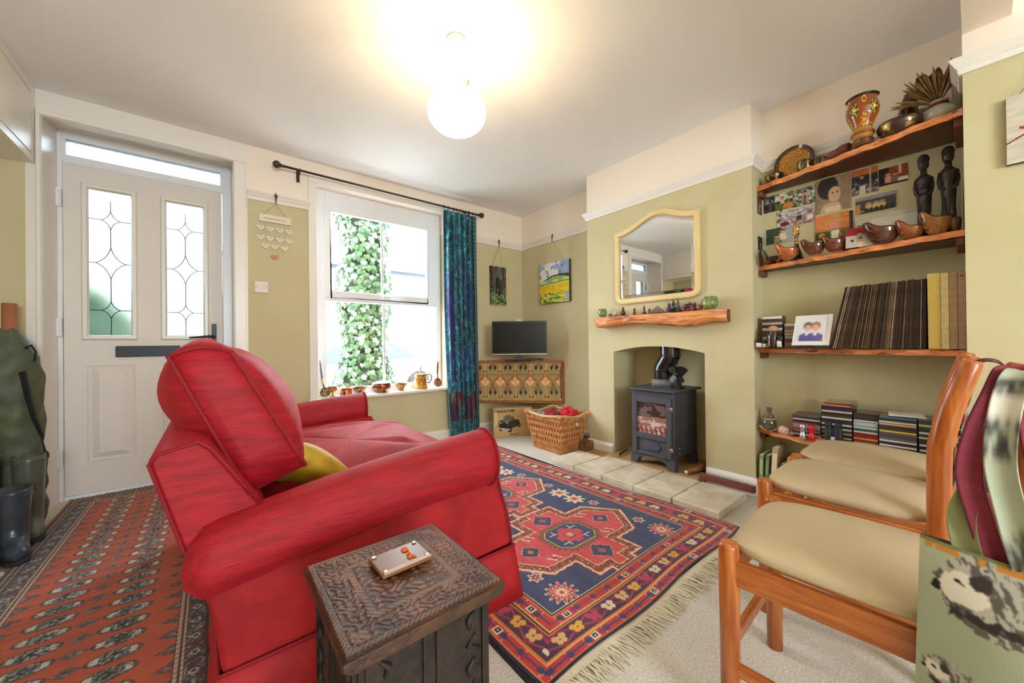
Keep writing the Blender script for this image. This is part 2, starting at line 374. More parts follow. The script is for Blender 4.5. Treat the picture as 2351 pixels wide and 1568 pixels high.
def ringframe(mb, x0, x1, z0, z1, w, y0, y1, m_=0):
    """bevelled picture-frame ring in an XZ plane, from y0 (inner) to y1 (proud)"""
    O = [(x0, z0), (x1, z0), (x1, z1), (x0, z1)]; prof = [(0, y0), (.25, y1), (.75, y1), (1, y0)]
    rows = []
    for t, y in prof: rows.append([(x0+w*t, y, z0+w*t), (x1-w*t, y, z0+w*t), (x1-w*t, y, z1-w*t), (x0+w*t, y, z1-w*t)])
    mb.grid(rows, m_, smooth=False, wv=True)
for (a, b) in DG:
    f = MB(); ringframe(f, a-.024, b+.024, gz0-.024, gz1+.024, .034, 3.54, 3.522); fo = f.build('glazing_bead', GLOSS, door, world=True)
    g = MB(); g.bb((a, 3.556, gz0), (b, 3.562, gz1)); go = g.build('pane', FRG, door, world=True)
    cx = (a+b)/2; k = MB(); y = 3.553
    def L_(*p): k.tube([(q[0], y, q[1]) for q in p], .0023, 6)
    def arc4(zc, hw, hh):
        for sx in (-1, 1):
            for sz in (-1, 1):
                L_(*[(cx+sx*(hw*t-.12*hw*sin(PI*t)), zc+sz*(hh*(1-t)-.12*hh*sin(PI*t))) for t in [i/6 for i in range(7)]])
        L_((a, zc), (cx-hw, zc)); L_((b, zc), (cx+hw, zc))
    for zc, hw, hh in ((1.782, .041, .058), (1.5, .066, .1), (1.195-.003, .041, .054)): arc4(zc, hw, hh)
    L_((cx, 1.91), (cx, 1.84)); L_((cx, 1.724), (cx, 1.6)); L_((cx, 1.4), (cx, 1.246)); L_((cx, 1.138), (cx, gz0))
    k.build('leading', LEAD, go, world=False).matrix_world
    go.children[0].data.transform(inv_of(door))
for a, b in ((-.624, -.405), (-.272, -.053)):
    f = MB(); ringframe(f, a, b, .22, .838, .012, 3.54, 3.534)
    O = [(a+.022, .242), (b-.022, .242), (b-.022, .816), (a+.022, .816)]; I = [(a+.055, .275), (b-.055, .275), (b-.055, .783), (a+.055, .783)]
    f.grid([[(p[0], 3.5385, p[1]) for p in O], [(p[0], 3.524, p[1]) for p in I]], smooth=False, wv=True); f.add([(p[0], 3.524, p[1]) for p in I], [(0, 1, 2, 3)])
    f.build('raised_panel', DOORM, door, world=True)
f = MB(); f.bb((-.497, 3.522, .885), (-.18, 3.54, .957)); lb = f.build('letter_plate', M('letterplate_black', (44, 46, 52), .45), door, world=True, bev=.004)
f = MB(); f.bb((-.006, 3.525, .90), (.022, 3.54, 1.115)); f.tube([(.008, 3.53, 1.02), (.008, 3.49, 1.02), (-.02, 3.485, 1.022), (-.13, 3.487, 1.012)], [.011, .011, .009, .006], 10)
f.build('handle', BLACK, door, world=True, bev=.004)
for z0 in (1.82, 1.02, .21):
    f = MB(); f.bb((-.745, 3.505, z0), (-.722, 3.54, z0+.115)); f.bb((-.731, 3.499, z0+.012), (-.7215, 3.507, z0+.1)); f.build('hinge', PVC, door, world=True, bev=.003)
fr = thing('window_3', None, None, (-.72, 3.56, 2.1), kind='structure')
m = MB(); yA, yB = 3.525, 3.585
m.bb((-.742, yA, 0), (-.722, yB, 2.30)); m.bb((.061, yA, 0), (.118, yB, 2.30)); m.bb((-.722, yA, 2.104), (.061, yB, 2.153)); m.bb((-.722, yA, 2.25), (.061, yB, 2.31)); m.bb((-.722, yA+.01, 0), (.061, yB, .022))
m.build('door_frame', PVC, fr, world=True, bev=.003)
m = MB(); m.bb((-.706, 3.55, 2.153), (.05, 3.556, 2.25)); m.build('pane', FRG, fr, world=True)
m = MB(); m.bb((-.722, yA+.004, 2.153), (-.706, yB, 2.25)); m.bb((.05, yA+.004, 2.153), (.061, yB, 2.25)); m.build('glazing_bead', PVC, fr, world=True)
# casing round the door
m = MB()
for x in (-.80, .118+.063): pass
m.bb((-.762, YF-.014, 0), (-.744, YF, 2.2575)); m.bb((.122, YF-.014, 0), (.19, YF, 2.2575)); m.bb((-.762, YF-.014, 2.258), (.19, YF, 2.285))
struct(m.build('trim_4', GLOSS, bev=.004, fix=False), 'white casing round the front door')
# ---- window
win = thing('window_1', None, None, (1.23, 3.4, .52), kind='structure')
m = MB(); yA, yB = 3.37, 3.44; XO0, XO1 = .655, 1.798
m.bb((XO0, yA, .50), (.735, yB, 2.24)); m.bb((1.745, yA, .50), (XO1, yB, 2.24)); m.bb((.735, yA, 2.10), (1.745, yB, 2.24)); m.bb((.735, yA, 1.318), (1.745, yB, 1.36)); m.bb((.735, yA, .50), (1.745, yB, .578))
m.build('frame', PVC, win, world=True, bev=.005)
m = MB()       # opening sash
m.bb((.722, 3.361, 1.345), (.774, 3.40, 2.12)); m.bb((1.65, 3.361, 1.345), (1.76, 3.40, 2.12)); m.bb((.774, 3.361, 2.065), (1.65, 3.40, 2.12)); m.bb((.774, 3.361, 1.345), (1.65, 3.40, 1.405))
m.build('sash', PVC, win, world=True, bev=.006)
for nm, b in (('pane', ((.77, 3.385, 1.40), (1.655, 3.39, 2.07))), ('pane', ((.73, 3.395, .57), (1.75, 3.40, 1.32)))):
    m = MB(); m.bb(*b); m.build(nm, GLS, win, world=True)
m = MB(); m.bb((1.20, 3.378, 1.40), (1.222, 3.396, 2.07)); m.build('glazing_bar', PVC, win, world=True, bev=.004)
m = MB(); m.bb((1.215, 3.388, .57), (1.237, 3.408, 1.32)); m.build('glazing_bar', PVC, win, world=True, bev=.004)
m = MB(); m.box((1.235, 3.342, 1.372), (.075, .02, .026)); m.tube([(1.245, 3.336, 1.374), (1.25, 3.322, 1.376), (1.30, 3.318, 1.385), (1.385, 3.322, 1.388)], [.008, .009, .008, .006], 8)
h = m.build('handle', PVC, win, world=True, bev=.003)
m = MB(); m.ball((1.247, 3.322, 1.376), .006); m.build('lock_button', BLACK, h); h.children[0].data.transform(inv_of(win))
m = MB(); m.bb((.578, YF-.045, .498), (1.885, 3.372, .522)); struct(m.build('trim_5', GLOSS, bev=.004, fix=False), 'white window board')
m = MB(); m.bb((.588, YF-.014, .522), (.650, YF, 2.2375)); m.bb((1.802, YF-.014, .522), (1.865, YF, 2.2375)); m.bb((.588, YF-.014, 2.238), (1.865, YF, 2.285)); m.bb((.578, YF-.012, .45), (1.885, YF, .498)) if False else None
struct(m.build('trim_6', GLOSS, bev=.004, fix=False), 'white casing round the window')
# ================================================================ OUTSIDE
pav = M('pale_paving', (190, 188, 182), .9, col2=(165, 162, 155), vs=3)
m = MB(); m.bb((-14, 3.6, -.7), (24, 34, -.50)); struct(m.build('trim_7', pav), 'pale street surface outside')
REND = M('pale_rendered_wall', (236, 228, 216), .9, col2=(222, 212, 198), vs=3)
hs = thing('house', 'pale rendered house with slate roof across the street', 'house', (8, 14.5, -.5))
m = MB(); m.bb((-6, 13, -.5), (12.6, 18, 3.55)); m.build('wall', REND, hs, world=True)
m = MB(); m.prism([(12.7, 3.55), (15.5, 4.9), (18.3, 3.55)], 'X', -6.2, 12.8); m.build('roof', M('roof_slate', (205, 205, 210), .8, col2=(180, 180, 190), vs=6), hs, world=True)
m = MB(); m.bb((-6, 12.86, 3.43), (12.7, 12.97, 3.55)); m.build('gutter', M('gutter_grey', (46, 46, 52), .6), hs, world=True)
for wx, wz in ((-3, .6), (.2, .6), (3.4, .6), (5.0, 1.1), (6.1, 1.1), (8.6, .7), (3.2, 2.2), (7.6, 2.2)):
    m = MB(); m.bb((wx, 12.93, wz), (wx+.75, 13.0, wz+.95)); w_ = m.build('window', PVC, hs, world=True)
    m = MB(); m.bb((wx+.06, 12.9, wz+.06), (wx+.69, 12.94, wz+.89)); m.build('pane', M('dark_pane', (84, 92, 104), .2), w_); w_.children[0].data.transform(inv_of(hs))
# car
def make_car():
    t = thing('car', 'silver grey parked car seen behind the ivy through the window', 'car', (3.0, 10.5, -.50)); t.scale = (1.1, 1.1, 1.1)
    sil = [(-1.95, .25), (-1.98, .62), (-1.85, .78), (-1.2, .88), (-.75, 1.3), (-.3, 1.43), (.6, 1.45), (1.15, 1.33), (1.6, 1.0), (1.95, .9), (2.02, .55), (2.0, .25)]
    m = MB(); m.prism([(x, z) for x, z in sil[:4]]+[(1.55, 1.0)]+sil[9:], 'Y', -.82, .82); m.build('body', M('silver_paint', (128, 140, 158), .3, metal=.3, coat=.5), t, bev=.06, seg=3)
    m = MB(); m.prism([(-1.2, .86), (-.75, 1.3), (-.3, 1.43), (.6, 1.45), (1.15, 1.33), (1.6, .98)], 'Y', -.7, .7); m.build('roof', M('silver_paint'), t, bev=.06, seg=3)
    for a in ([(-1.02, .9), (-.68, 1.26), (-.1, 1.34), (-.1, .9)], [(0, .9), (0, 1.34), (.6, 1.35), (1.2, 1.1), (1.25, .95)]):
        m = MB(); m.prism(a, 'Y', -.71, -.69); m.build('side_window', M('car_glass', (36, 46, 58), .2), t)
    for x in (-1.25, 1.3):
        for y in (-.76, .76):
            m = MB(); T = Matrix.Translation((x, y, .32)) @ Matrix.Rotation(PI/2, 4, 'X'); m.lathe([(.0, -.1), (.30, -.1), (.33, -.06), (.33, .06), (.30, .1), (0, .1)], 24, T=T); w_ = m.build('wheel', M('tyre', (8, 8, 10), .8), t)
            m = MB(); m.lathe([(0, -.105), (.2, -.108), (.2, .108), (0, .105)], 20, T=T); m.build('hub_cap', M('alloy', (40, 44, 50), .5), w_)
    m = MB(); m.bb((.15, -.85, .72), (.38, -.82, .76)); m.build('handle', M('silver_paint'), t)
    m = MB(); m.bb((1.7, -.83, .72), (1.98, -.6, .86)); m.build('tail_light', M('red_lens', (190, 40, 40), .3), t, bev=.02)
make_car()
# ivy-clad post: leaves one by one near the glass, the rest as foliage
def leafmesh(name, cm):
    pts = [(0, 0), (.28, -.12), (.52, .05), (.42, .35), (.62, .55), (.3, .62), (0, 1.05), (-.3, .62), (-.62, .55), (-.42, .35), (-.52, .05), (-.28, -.12)]
    V = [(0, .35, .06)]+[(x, y, -.05*abs(x)*2-.06*y*y) for x, y in pts]; F = [(0, i+1, (i+1) % 12+1) for i in range(12)]
    me = bpy.data.meshes.new(name); me.from_pydata(V, [], F); me.materials.append(cm); me.polygons.foreach_set('use_smooth', [True]*12); return me
def leafmat(name, a, b):
    m = M(name, a, .45, col2=b, vs=1.5, spec=.4); bs = m.node_tree.nodes['Principled BSDF']; bs.inputs['Subsurface Weight'].default_value = 0
    n = m.node_tree; tl = n.nodes.new('ShaderNodeBsdfTranslucent'); tl.inputs[0].default_value = L4(b); mx = n.nodes.new('ShaderNodeMixShader'); mx.inputs[0].default_value = .3
    out = n.nodes['Material Output']; n.links.new(bs.outputs[0], mx.inputs[1]); n.links.new(tl.outputs[0], mx.inputs[2]); n.links.new(mx.outputs[0], out.inputs[0]); return m
LM = [leafmesh('leaf', leafmat('ivy_green', (62, 92, 54), (92, 122, 76))), leafmesh('leaf', leafmat('ivy_pale', (120, 146, 116), (150, 170, 140))), leafmesh('leaf', leafmat('ivy_deep', (34, 58, 36), (60, 88, 54)))]
ivy = thing('ivy_column', 'tall post covered in green ivy standing outside the window', 'ivy', (1.42, 4.5, -.5))
def ivr(z): return .30+.16*max(0, 1-z/.9)**1.2+.04*sin(z*5)+(.10*max(0, z-1.9) if z > 1.9 else 0)
m = MB(); m.tube([(1.42, 4.5, -.5), (1.4, 4.5, 1), (1.36, 4.5, 2.9)], .07, 10); m.build('trunk', M('ivy_trunk', (96, 80, 64), .9), ivy, world=True)
m = MB(); zz = [-.3+.14*i for i in range(25)]
m.grid([[(1.40+(ivr(z)-.09+.03*sin(7*a+z*9))*cos(a), 4.5+(ivr(z)-.09)*sin(a), z) for a in [2*PI*k/20 for k in range(20)]] for z in zz], wv=True); m.build('inner_shade_shell', M('ivy_shade', (18, 30, 18), .9, col2=(36, 54, 32), vs=14), ivy, world=True)  # dark shell: shade in the gaps between leaves put into its colour
m = MB()
def leafT(z, a, s):
    r = ivr(z)*(.96+.12*random.random()); c = Vector((1.40+r*cos(a), 4.5+r*sin(a), z)); 
    n_ = Vector((cos(a), sin(a), .45+random.uniform(-.3, .3))).normalized(); dn = Vector((random.uniform(-.5, .5), random.uniform(-.5, .5), -1)); 
    return frame(c, dn.cross(n_), dn, None) @ Matrix.Diagonal((s, s, s, 1))
V0 = LM[0].vertices
for i in range(3900):
    z = random.uniform(-.25, 3.1); a = random.uniform(0, 2*PI); T = leafT(z, a, random.uniform(.038, .062))
    T = Matrix.Translation(Vector((cos(a), sin(a), 0))*-.03) @ T
    mi = random.choice((0, 0, 1, 2)); m.add([tuple(v.co) for v in V0], [tuple(p.vertices) for p in LM[0].polygons], mi, True, T)
fo = m.build('foliage', [LM[0].materials[0], LM[1].materials[0], LM[2].materials[0]], ivy, world=True, fix=False); fo['kind'] = 'stuff'
Iv = inv_of(ivy)
for i in range(290):
    z = .35+1.95*((i*.6180339) % 1); a = -PI/2-.15+random.uniform(-1.35, 1.35); o = bpy.data.objects.new('leaf', LM[i % 3]); COL.objects.link(o); o.parent = ivy
    o.matrix_basis = Iv @ leafT(z, a, random.uniform(.046, .066))
hd = thing('hedge', 'blurred green shrub outside the left door pane', 'hedge', (-1.28, 4.9, -.5))
m = MB()
for i in range(1500):
    a = random.uniform(0, 2*PI); b = random.uniform(-1, 1); r = .5; T = Matrix.Translation((-1.28+1.62*r*cos(a)*(1-b*b)**.5, 4.9+r*sin(a)*(1-b*b)**.5, .62+b*1.0)) @ Euler((random.random()*6, random.random()*6, 0)).to_matrix().to_4x4() @ Matrix.Diagonal((.1, .1, .1, 1))
    m.add([tuple(v.co) for v in V0], [tuple(p.vertices) for p in LM[0].polygons], random.choice((0, 1)), True, T)
m.ball((-1.28, 4.9, .62), (.78, .42, .95), 16, 2)
q = m.build('foliage', [LM[1].materials[0], LM[1].materials[0], M('shrub_grey_green', (110, 134, 122), .9, col2=(134, 154, 140), vs=6)], hd, world=True, fix=False); q['kind'] = 'stuff'
m = MB(); m.tube([(-1.28, 4.9, -.5), (-1.28, 4.9, .3)], .05, 8); m.build('trunk', M('ivy_trunk'), hd, world=True)
BRK = M('pale_brick', (214, 178, 158), .9, col2=(196, 156, 136), vs=8)
pr_ = thing('porch_pier', 'pale brick pier just outside the right edge of the window', 'pier', (1.99, 3.8, -.5))
bmesh0 = None
for k in range(28):
    m = MB(); m.bb((1.93+(.012 if k % 2 else 0), 3.75, -.47+k*.075), (2.15, 3.95, -.47+k*.075+.065)); m.build('brick', BRK, pr_, world=True)
m = MB(); m.bb((1.945, 3.765, -.5), (2.14, 3.94, 1.63)); m.build('mortar_core', M('mortar', (225, 220, 212), .9), pr_, world=True)
# ================================================================ CUPBOARD above the left recess
cup = thing('wall_cupboard', 'white overhead cupboard with flush doors at the left edge', 'cupboard', (-.95, 2.2, 1.975))
m = MB(); m.bb((XL+.001, .2, 1.975), (-.772, YF-.002, HC-.002)); m.bb((-.772, .2, 1.975), (-.765, YF-.002, 2.012)); m.bb((-.772, .2, 2.352), (-.765, YF-.002, HC-.002)); m.bb((-.772, 3.222, 2.012), (-.765, YF-.002, 2.352)); m.build('carcass', GLOSS, cup, world=True)
for y0, y1 in ((2.62, 3.214), (2.01, 2.612), (1.4, 2.002), (.79, 1.392)):
    m = MB(); m.bb((-.775, y0, 2.018), (-.764, y1, 2.344)); d_ = m.build('door', GLOSS, cup, world=True, bev=.002)
    m = MB(); m.lathe([(0, 0), (.008, 0), (.006, .012), (.013, .02), (.013, .026), (0, .03)], 14, T=Matrix.Translation((-.764, (2.87 if y0 > 2.5 else y0+.08), 2.193)) @ Matrix.Rotation(PI/2, 4, 'Y')); m.build('knob', GLOSS, d_); d_.children[0].data.transform(inv_of(cup))
    for z in (2.05, 2.29):
        m = MB(); m.tube([(-.763, y1+.003, z), (-.763, y1+.003, z+.035)], .004, 6); m.build('hinge', M('hinge_grey', (120, 118, 116), .5, metal=.5), d_); d_.children[-1].data.transform(inv_of(cup))
# ================================================================ RUGS
def box_sdf(x, y, a, b): return np.maximum(np.abs(x)-a, np.abs(y)-b)
RUGM = M('rug_wool', attr=True, rough=.95, bump=.5, bs=520, sheen=.25)
def band(d, a, b): return (d >= a) & (d < b)
def rug_big():
    w, l = 1.365, 2.08; cx, y0 = 1.352, .735; nu, nv = 430, 640
    u, v = np.meshgrid(np.linspace(-w/2, w/2, nu+1), np.linspace(0, l, nv+1), indexing='ij')
    ed = np.minimum((w/2-np.abs(u))*1.07, np.minimum(v, l-v)*1.22); RED = (206, 52, 50); NAVY = (58, 66, 106); YEL = (226, 186, 120); ORG = (222, 120, 44); BLK = (30, 26, 36); PUR = (92, 40, 66); CRM = (236, 218, 188); PNK = (222, 76, 84)
    side = (w/2-np.abs(u)) <= np.minimum(v, l-v); t = np.where(side, v, u+w/2)      # running coordinate along the border
    ab = fbm(u*60, v*14, 3)
    P = Paint(u, NAVY); P.c += (ab[..., None]-.5)*26
    # medallions
    for k, vc in enumerate((.508, 1.14, 1.77)):
        x, y = u+.012*(k == 0), v-vc
        hexa = np.maximum(np.abs(y)*1.0-.12, (np.abs(x)-.36+np.abs(y)*.75)*.8)
        d = np.minimum(np.minimum(box_sdf(x, y, .11, .245), box_sdf(x, y, .245, .125)), hexa)
        d = np.minimum(d, np.maximum(np.abs(x)-.03-.0, np.abs(y)-.30))
        d = d+.003*np.sin(x*140)*np.sin(y*140)
        P.p(band(d, .046, .052), (150, 50, 80)).p(band(d, .036, .046), CRM).p(band(d, .030, .037), ORG).p(band(d, .004, .030), (128, 40, 58)).p(band(d, -.004, .004), YEL)
        mk = band(d, .010, .024) & (np.sin((x+y)*210)*np.sin((x-y)*210) > .35); P.p(mk, CRM).p(mk & (hsh(np.floor(x*60), np.floor(y*60)) > .5), (226, 110, 60))
        P.p(d < -.004, PNK); P.c = np.where((d < -.004)[..., None], P.c+((ab-.5)*40)[..., None]*np.array([.6, 1, 1]), P.c)
        o = np.maximum(box_sdf(x, y, .135, .105), (np.abs(x)+np.abs(y)-.19)*.72)
        P.p(band(o, 0, .013) & (np.sin(np.arctan2(y, x)*34) > -.2), (110, 84, 50)).p(band(o, -.012, 0), (120, 96, 60)).p(band(o, -.018, -.012), (226, 170, 90)).p(o < -.018, (58, 72, 118))
        P.p(box_sdf(x, y, .05, .05) < 0, PNK).p((box_sdf(x, y, .075, .022) < 0) | (box_sdf(x, y, .022, .07) < 0), PNK).p(box_sdf(x, y, .016, .016) < 0, YEL).p(band(box_sdf(x, y, .016, .016), .004, .008), (120, 30, 40))
        for sx in (-1, 1):
            for sy in (-1, 1):
                P.p(box_sdf(x-sx*.07, y-sy*.045, .02, .003) < 0, CRM).p(box_sdf(x-sx*.055, y-sy*.055, .003, .016) < 0, CRM)
        def star(cx_, cy_, r, c1, c2):
            a, b = x-cx_, y-cy_; s = np.minimum(np.maximum(np.abs(a), np.abs(b))-r*.55, (np.abs(a)+np.abs(b))-r)
            P.p(s < .008, YEL, .7).p(s < .003, c1).p((np.abs(a)+np.abs(b)) < r*.4, c2)
        star(0, .185, .058, NAVY, (190, 90, 70)); star(0, -.185, .058, NAVY, (190, 90, 90)); star(.25, .01, .045, NAVY, ORG); star(-.25, .01, .045, NAVY, ORG)
        for sx, sy in ((.2, .1), (.17, -.09), (-.2, -.09), (-.18, .1)):
            a, b = x-sx, y-sy; q = (np.abs(a) < .03) & (np.abs(b-.014*np.sin(a*160)) < .008); P.p(q, CRM).p((a*a+b*b) < .00009, (150, 60, 50))
    # flowers in the blue field
    def flower(cx_, cy_, r, n, c1, c2, c3=None):
        a, b = u-cx_, v-cy_; rr = np.hypot(a, b); th = np.arctan2(b, a); q = r*(.78+.22*np.cos(n*th))
        P.p(rr < q+.004, CRM if c1 is not CRM else c1).p(rr < q-.003, c1).p(rr < q*.5, c2).p(rr < q*.22, c3 or YEL)
    for sx in (-1, 1):
        for vc in (.245, 1.86): flower(sx*.36, vc, .062, 12, (210, 70, 64), CRM, RED)
        for vc in (.375, .30+.36, 1.02, 1.28, 1.62): flower(sx*.37, vc, .03, 6, (214, 90, 84), NAVY, YEL)
        for vc in (.77, .89): flower(sx*.33, vc+(0 if sx > 0 else .01), .062, 8, CRM, (222, 120, 70), RED)
        for vc in (1.40, 1.52): flower(sx*.33, vc, .06, 8, CRM, (222, 120, 70), RED)
        pass
    # borders
    P.p(ed < .232, CRM).p(ed < .228, BLK).p(ed < .222, ORG).p(ed < .214, RED)
    def guard(a, b):
        mid = (a+b)/2; h = b-a; mm = band(ed, a, b); P.p(mm, RED)
        P.p(mm & (np.abs((t % .085)-.0425) < .0035), (240, 130, 110)).p(mm & (np.abs(ed-mid) < .003), NAVY)
        P.p(mm & (((t+.02) % .085)/.085 > .72) & (np.abs(ed-mid) < h*.26), NAVY).p(mm & (((t+.055) % .17) < .016) & (np.abs(ed-mid) < h*.3), (150, 40, 90))
        q = mm & (((t+.1) % .34) < .03) & (np.abs(ed-mid) < .015); P.p(q, CRM).p(q & (((t+.1) % .34) < .025) & (((t+.1) % .34) > .005) & (np.abs(ed-mid) < .010), BLK).p(q & (((t+.1) % .34) < .019) & (((t+.1) % .34) > .011) & (np.abs(ed-mid) < .004), CRM)
    guard(.168, .214); P.p(band(ed, .161, .168), YEL).p(band(ed, .156, .161), BLK).p(band(ed, .148, .156), ORG)
    mm = band(ed, .078, .148); P.p(mm, (78, 44, 78)); P.p(mm & (np.abs(np.abs((t % .16)-.08)*.42-np.abs(ed-.113)) < .004), (190, 50, 74))
    for ph, c1 in ((0, YEL), (.08, CRM), (.16, (200, 60, 90)), (.24, (232, 180, 60))):
        a = ((t+ph) % .32)-.16; b = ed-.113; q = (((np.abs(a)-.014)**2+(b-.010)**2) < .00018) | (((np.abs(a)-.009)**2+(b+.012)**2) < .00012); P.p(mm & q, c1).p(mm & (a*a+b*b < .00002), RED)
    P.p(band(ed, .072, .078), BLK).p(band(ed, .064, .072), ORG).p(band(ed, .058, .064), YEL)
    guard(.018, .058); P.p(band(ed, .012, .018), YEL, .6).p(ed < .012, BLK)
    P.c *= (.94+.12*fbm(u*240, v*240, 5, 2))[..., None]
    z = .011+.0016*np.sin(u*3+v*2)*0+.0015*(fbm(u*5, v*5, 8)-.5)
    wob = .010*np.sin(v*7.3)*(np.abs(u)/(w/2))**4*np.sign(u); wb2 = .008*np.sin(u*9)*np.clip(1-v/.25, 0, 1)
    X = np.minimum(cx+u+wob+.022*np.clip((.75-v)/.5, -1.2, 1), 2.058); Y = y0+v+wb2+.012*(u/w)
    t = thing('patterned_rug', 'navy and red medallion rug with cream fringe, in front of the hearth', 'rug', (cx, y0+l/2, 0))
    gobj('pile', [(np.stack([X, Y, z], -1), P.c)], RUGM, t, world=True)
    m = MB(); m.bb((cx-w/2+.003, y0+.012, .001), (cx+w/2-.003, y0+l-.01, .008)); m.build('backing', M('rug_backing', (40, 34, 44), .9), t, world=True)
    m = MB(); FR = M('fringe_cotton', (226, 212, 186), .9)
    m.bb((cx-w/2, y0-.018, .001), (cx+w/2, y0+.008, .007))
    for i in range(300):
        x = cx-w/2+w*i/300+random.uniform(-.002, .002); L = random.uniform(.06, .10); dx = random.uniform(-.022, .03); 
        m.tube([(x, y0-.012+.008*sin((x-cx)*9), .005), (x+dx*.3, y0-L*.5, random.uniform(.005, .012)), (x+dx, y0-L, .003)], [.0028, .0024, .0016], 4)
    q = m.build('fringe', FR, t, world=True, fix=False); q['kind'] = 'stuff'
rug_big()
def rug_runner():
    x0, x1, y0, y1 = -.692, .032, .62, 3.50; nu, nv = 236, 860; w, l = x1-x0, y1-y0
    u, v = np.meshgrid(np.linspace(0, w, nu+1), np.linspace(0, l, nv+1), indexing='ij'); c = w/2; a = np.abs(u-c)
    ORG = (204, 88, 52); DK = (66, 46, 56); CRM = (206, 188, 170); TAN = (196, 140, 92); ab = fbm(u*10, v*90, 2)
    P = Paint(u, ORG); P.c += (fbm(u*3, v*18, 6)[..., None]-.5)*np.array([34, 24, 16])
    hw = .232   # field half width
    py = .0835
    def med(xc, ph, hx, hy, kind):
        y = ((v+ph) % py)-py/2; x = u-c-xc; e = (x/hx)**2+(y/hy)**2; e = np.where(kind == 'g', e, (np.abs(x)/hx+np.abs(y)/hy)**1.3)
        nz = vn(u*190, v*190, 4); nz2 = vn(u*120+5, v*150, 9)
        if kind == 'g':
            P.p(e < 1.12, (52, 38, 40)).p(e < .95, (132, 132, 118)).p((e < .9) & (nz > .55), (54, 54, 50)).p((e < .8) & (nz2 > .72), (196, 194, 190))
            P.p((e < .86) & (np.abs(np.abs(x)-hx*.70) < hx*.14) & (np.abs(y) < hy*.5) & (nz > .3), (224, 218, 210)).p((e < .2) & (nz > .5), (36, 42, 60)).p((np.abs(x) < .0014) & (e < 1.1), (40, 34, 36))
        else: P.p((e < 1) & (nz > .28), (92, 82, 78)).p((e < .75) & (nz2 > .6), (150, 142, 134)).p((e < .16), (70, 50, 52))
    P.p(np.abs(((v+.0) % py)) < .0022, (140, 52, 34))
    for xc in (-.107, .09): med(xc, .01, .060, .029, 'g')
    med(-.008, .01+py/2*0+.0, .034, .025, 's')
    for s in (-1, 1):
        y = ((v+.01) % py)-py/2; x = hw-s*(u-c); e = np.abs(x)/.05+np.abs(y)/.028; P.p((e < 1) & (vn(u*190, v*190, 4) > .3), (88, 80, 76)).p((e < .5) & (vn(u*130, v*130, 7) > .6), (150, 140, 132))
    ed = np.minimum(c-a, np.minimum(v, l-v)); side = (c-a) < np.minimum(v, l-v); t = np.where(side, v, u)
    B = ed < c-hw; P.p(B, (84, 46, 50)); nz = vn(u*170, v*170, 12)
    q = B & band(ed, .058, .104); P.p(q & (nz > .5), (98, 92, 90)).p(q & (nz > .78), (176, 166, 156))
    o = ((t % .085)-.0425); q2 = q & (np.hypot(o, ed-.081) < .012); P.p(q2, (190, 190, 180)).p(q2 & (np.hypot(o, ed-.081) < .007), (60, 60, 66))
    def cord(e0, w_, c1=CRM, c2=TAN):
        k = band(ed, e0, e0+w_); P.p(k, c2).p(k & ((t % .022) < .012), c1)
    for e0 in (.118, .104+.001): cord(e0, .0085) if e0 > .11 else cord(.106, .005)
    cord(.040, .008, (200, 170, 140), (120, 84, 60)); cord(.024, .007, (190, 160, 130), (120, 84, 60)); P.p(band(ed, .032, .038), DK).p(band(ed, .048, .055), DK).p(ed < .012, (170, 84, 56)).p(band(ed, .016, .02), DK)
    P.c *= (.92+.14*fbm(u*240, v*240, 5, 2))[..., None]
    t_ = thing('runner_rug', 'rust red runner rug with rows of grey oval medallions leading to the door', 'rug', ((x0+x1)/2, 2, 0))
    gobj('pile', [(np.stack([x0+u, y0+v, .008+.002*fbm(u*4, v*4, 3)], -1), P.c)], RUGM, t_, world=True)
    m = MB(); m.bb((x0+.002, y0+.002, .001), (x1-.002, y1-.002, .007)); m.build('backing', M('runner_backing', (96, 52, 40), .9), t_, world=True)
    m = MB()
    for i in range(120):
        x = x0+w*i/120; m.tube([(x, y1-.003, .006), (x+random.uniform(-.01, .01), y1+random.uniform(.015, .032), .004)], .003, 4)
    q = m.build('fringe', M('dull_fringe', (150, 110, 84), .9), t_, world=True, fix=False); q['kind'] = 'stuff'
rug_runner()
# ================================================================ SOFA
RED = M('red_chenille', (174, 16, 34), .62, col2=(140, 8, 22), vs=9, stretch=(1.2, 1, 7), bump=.22, bs=120, bstretch=(.35, 1, 3), sheen=.28)
REDX = M('red_chenille_arm', (176, 16, 32), .62, col2=(144, 7, 20), vs=8, stretch=(.9, 5, 7), bump=.35, bs=120, bstretch=(.25, 2.5, 2.5), sheen=.28)
REDS = M('red_skirt_cloth', (180, 30, 32), .7, col2=(150, 14, 22), vs=8, bump=.2, bs=160, sheen=.22)
PIPE = M('red_piping', (140, 14, 26), .7, sheen=.5)
sofa = thing('sofa', 'red chenille two seat sofa with rolled arms and skirt, facing the stove', 'sofa', (.4, 1.78, 0))
SY0, SY1 = 1.085, 2.50
def splineclosed(pts, k=6):
    n = len(pts); out = []
    for i in range(n):
        p0, p1, p2, p3 = [Vector(pts[(i+j-1) % n]) for j in range(4)]
        for s in range(k):
            t = s/k; out.append(.5*((2*p1)+(-p0+p2)*t+(2*p0-5*p1+4*p2-p3)*t*t+(-p0+3*p1-3*p2+p3)*t**3))
    return out
def pipe(pts, r, par=None, closed=False, base=True):
    m = MB(); m.tube(pts, r, 6, closed=closed); o = m.build('piping', PIPE, sofa if par is None else par, world=par is None)
    if par is not None: o.data.transform(inv_of(sofa))
    return o
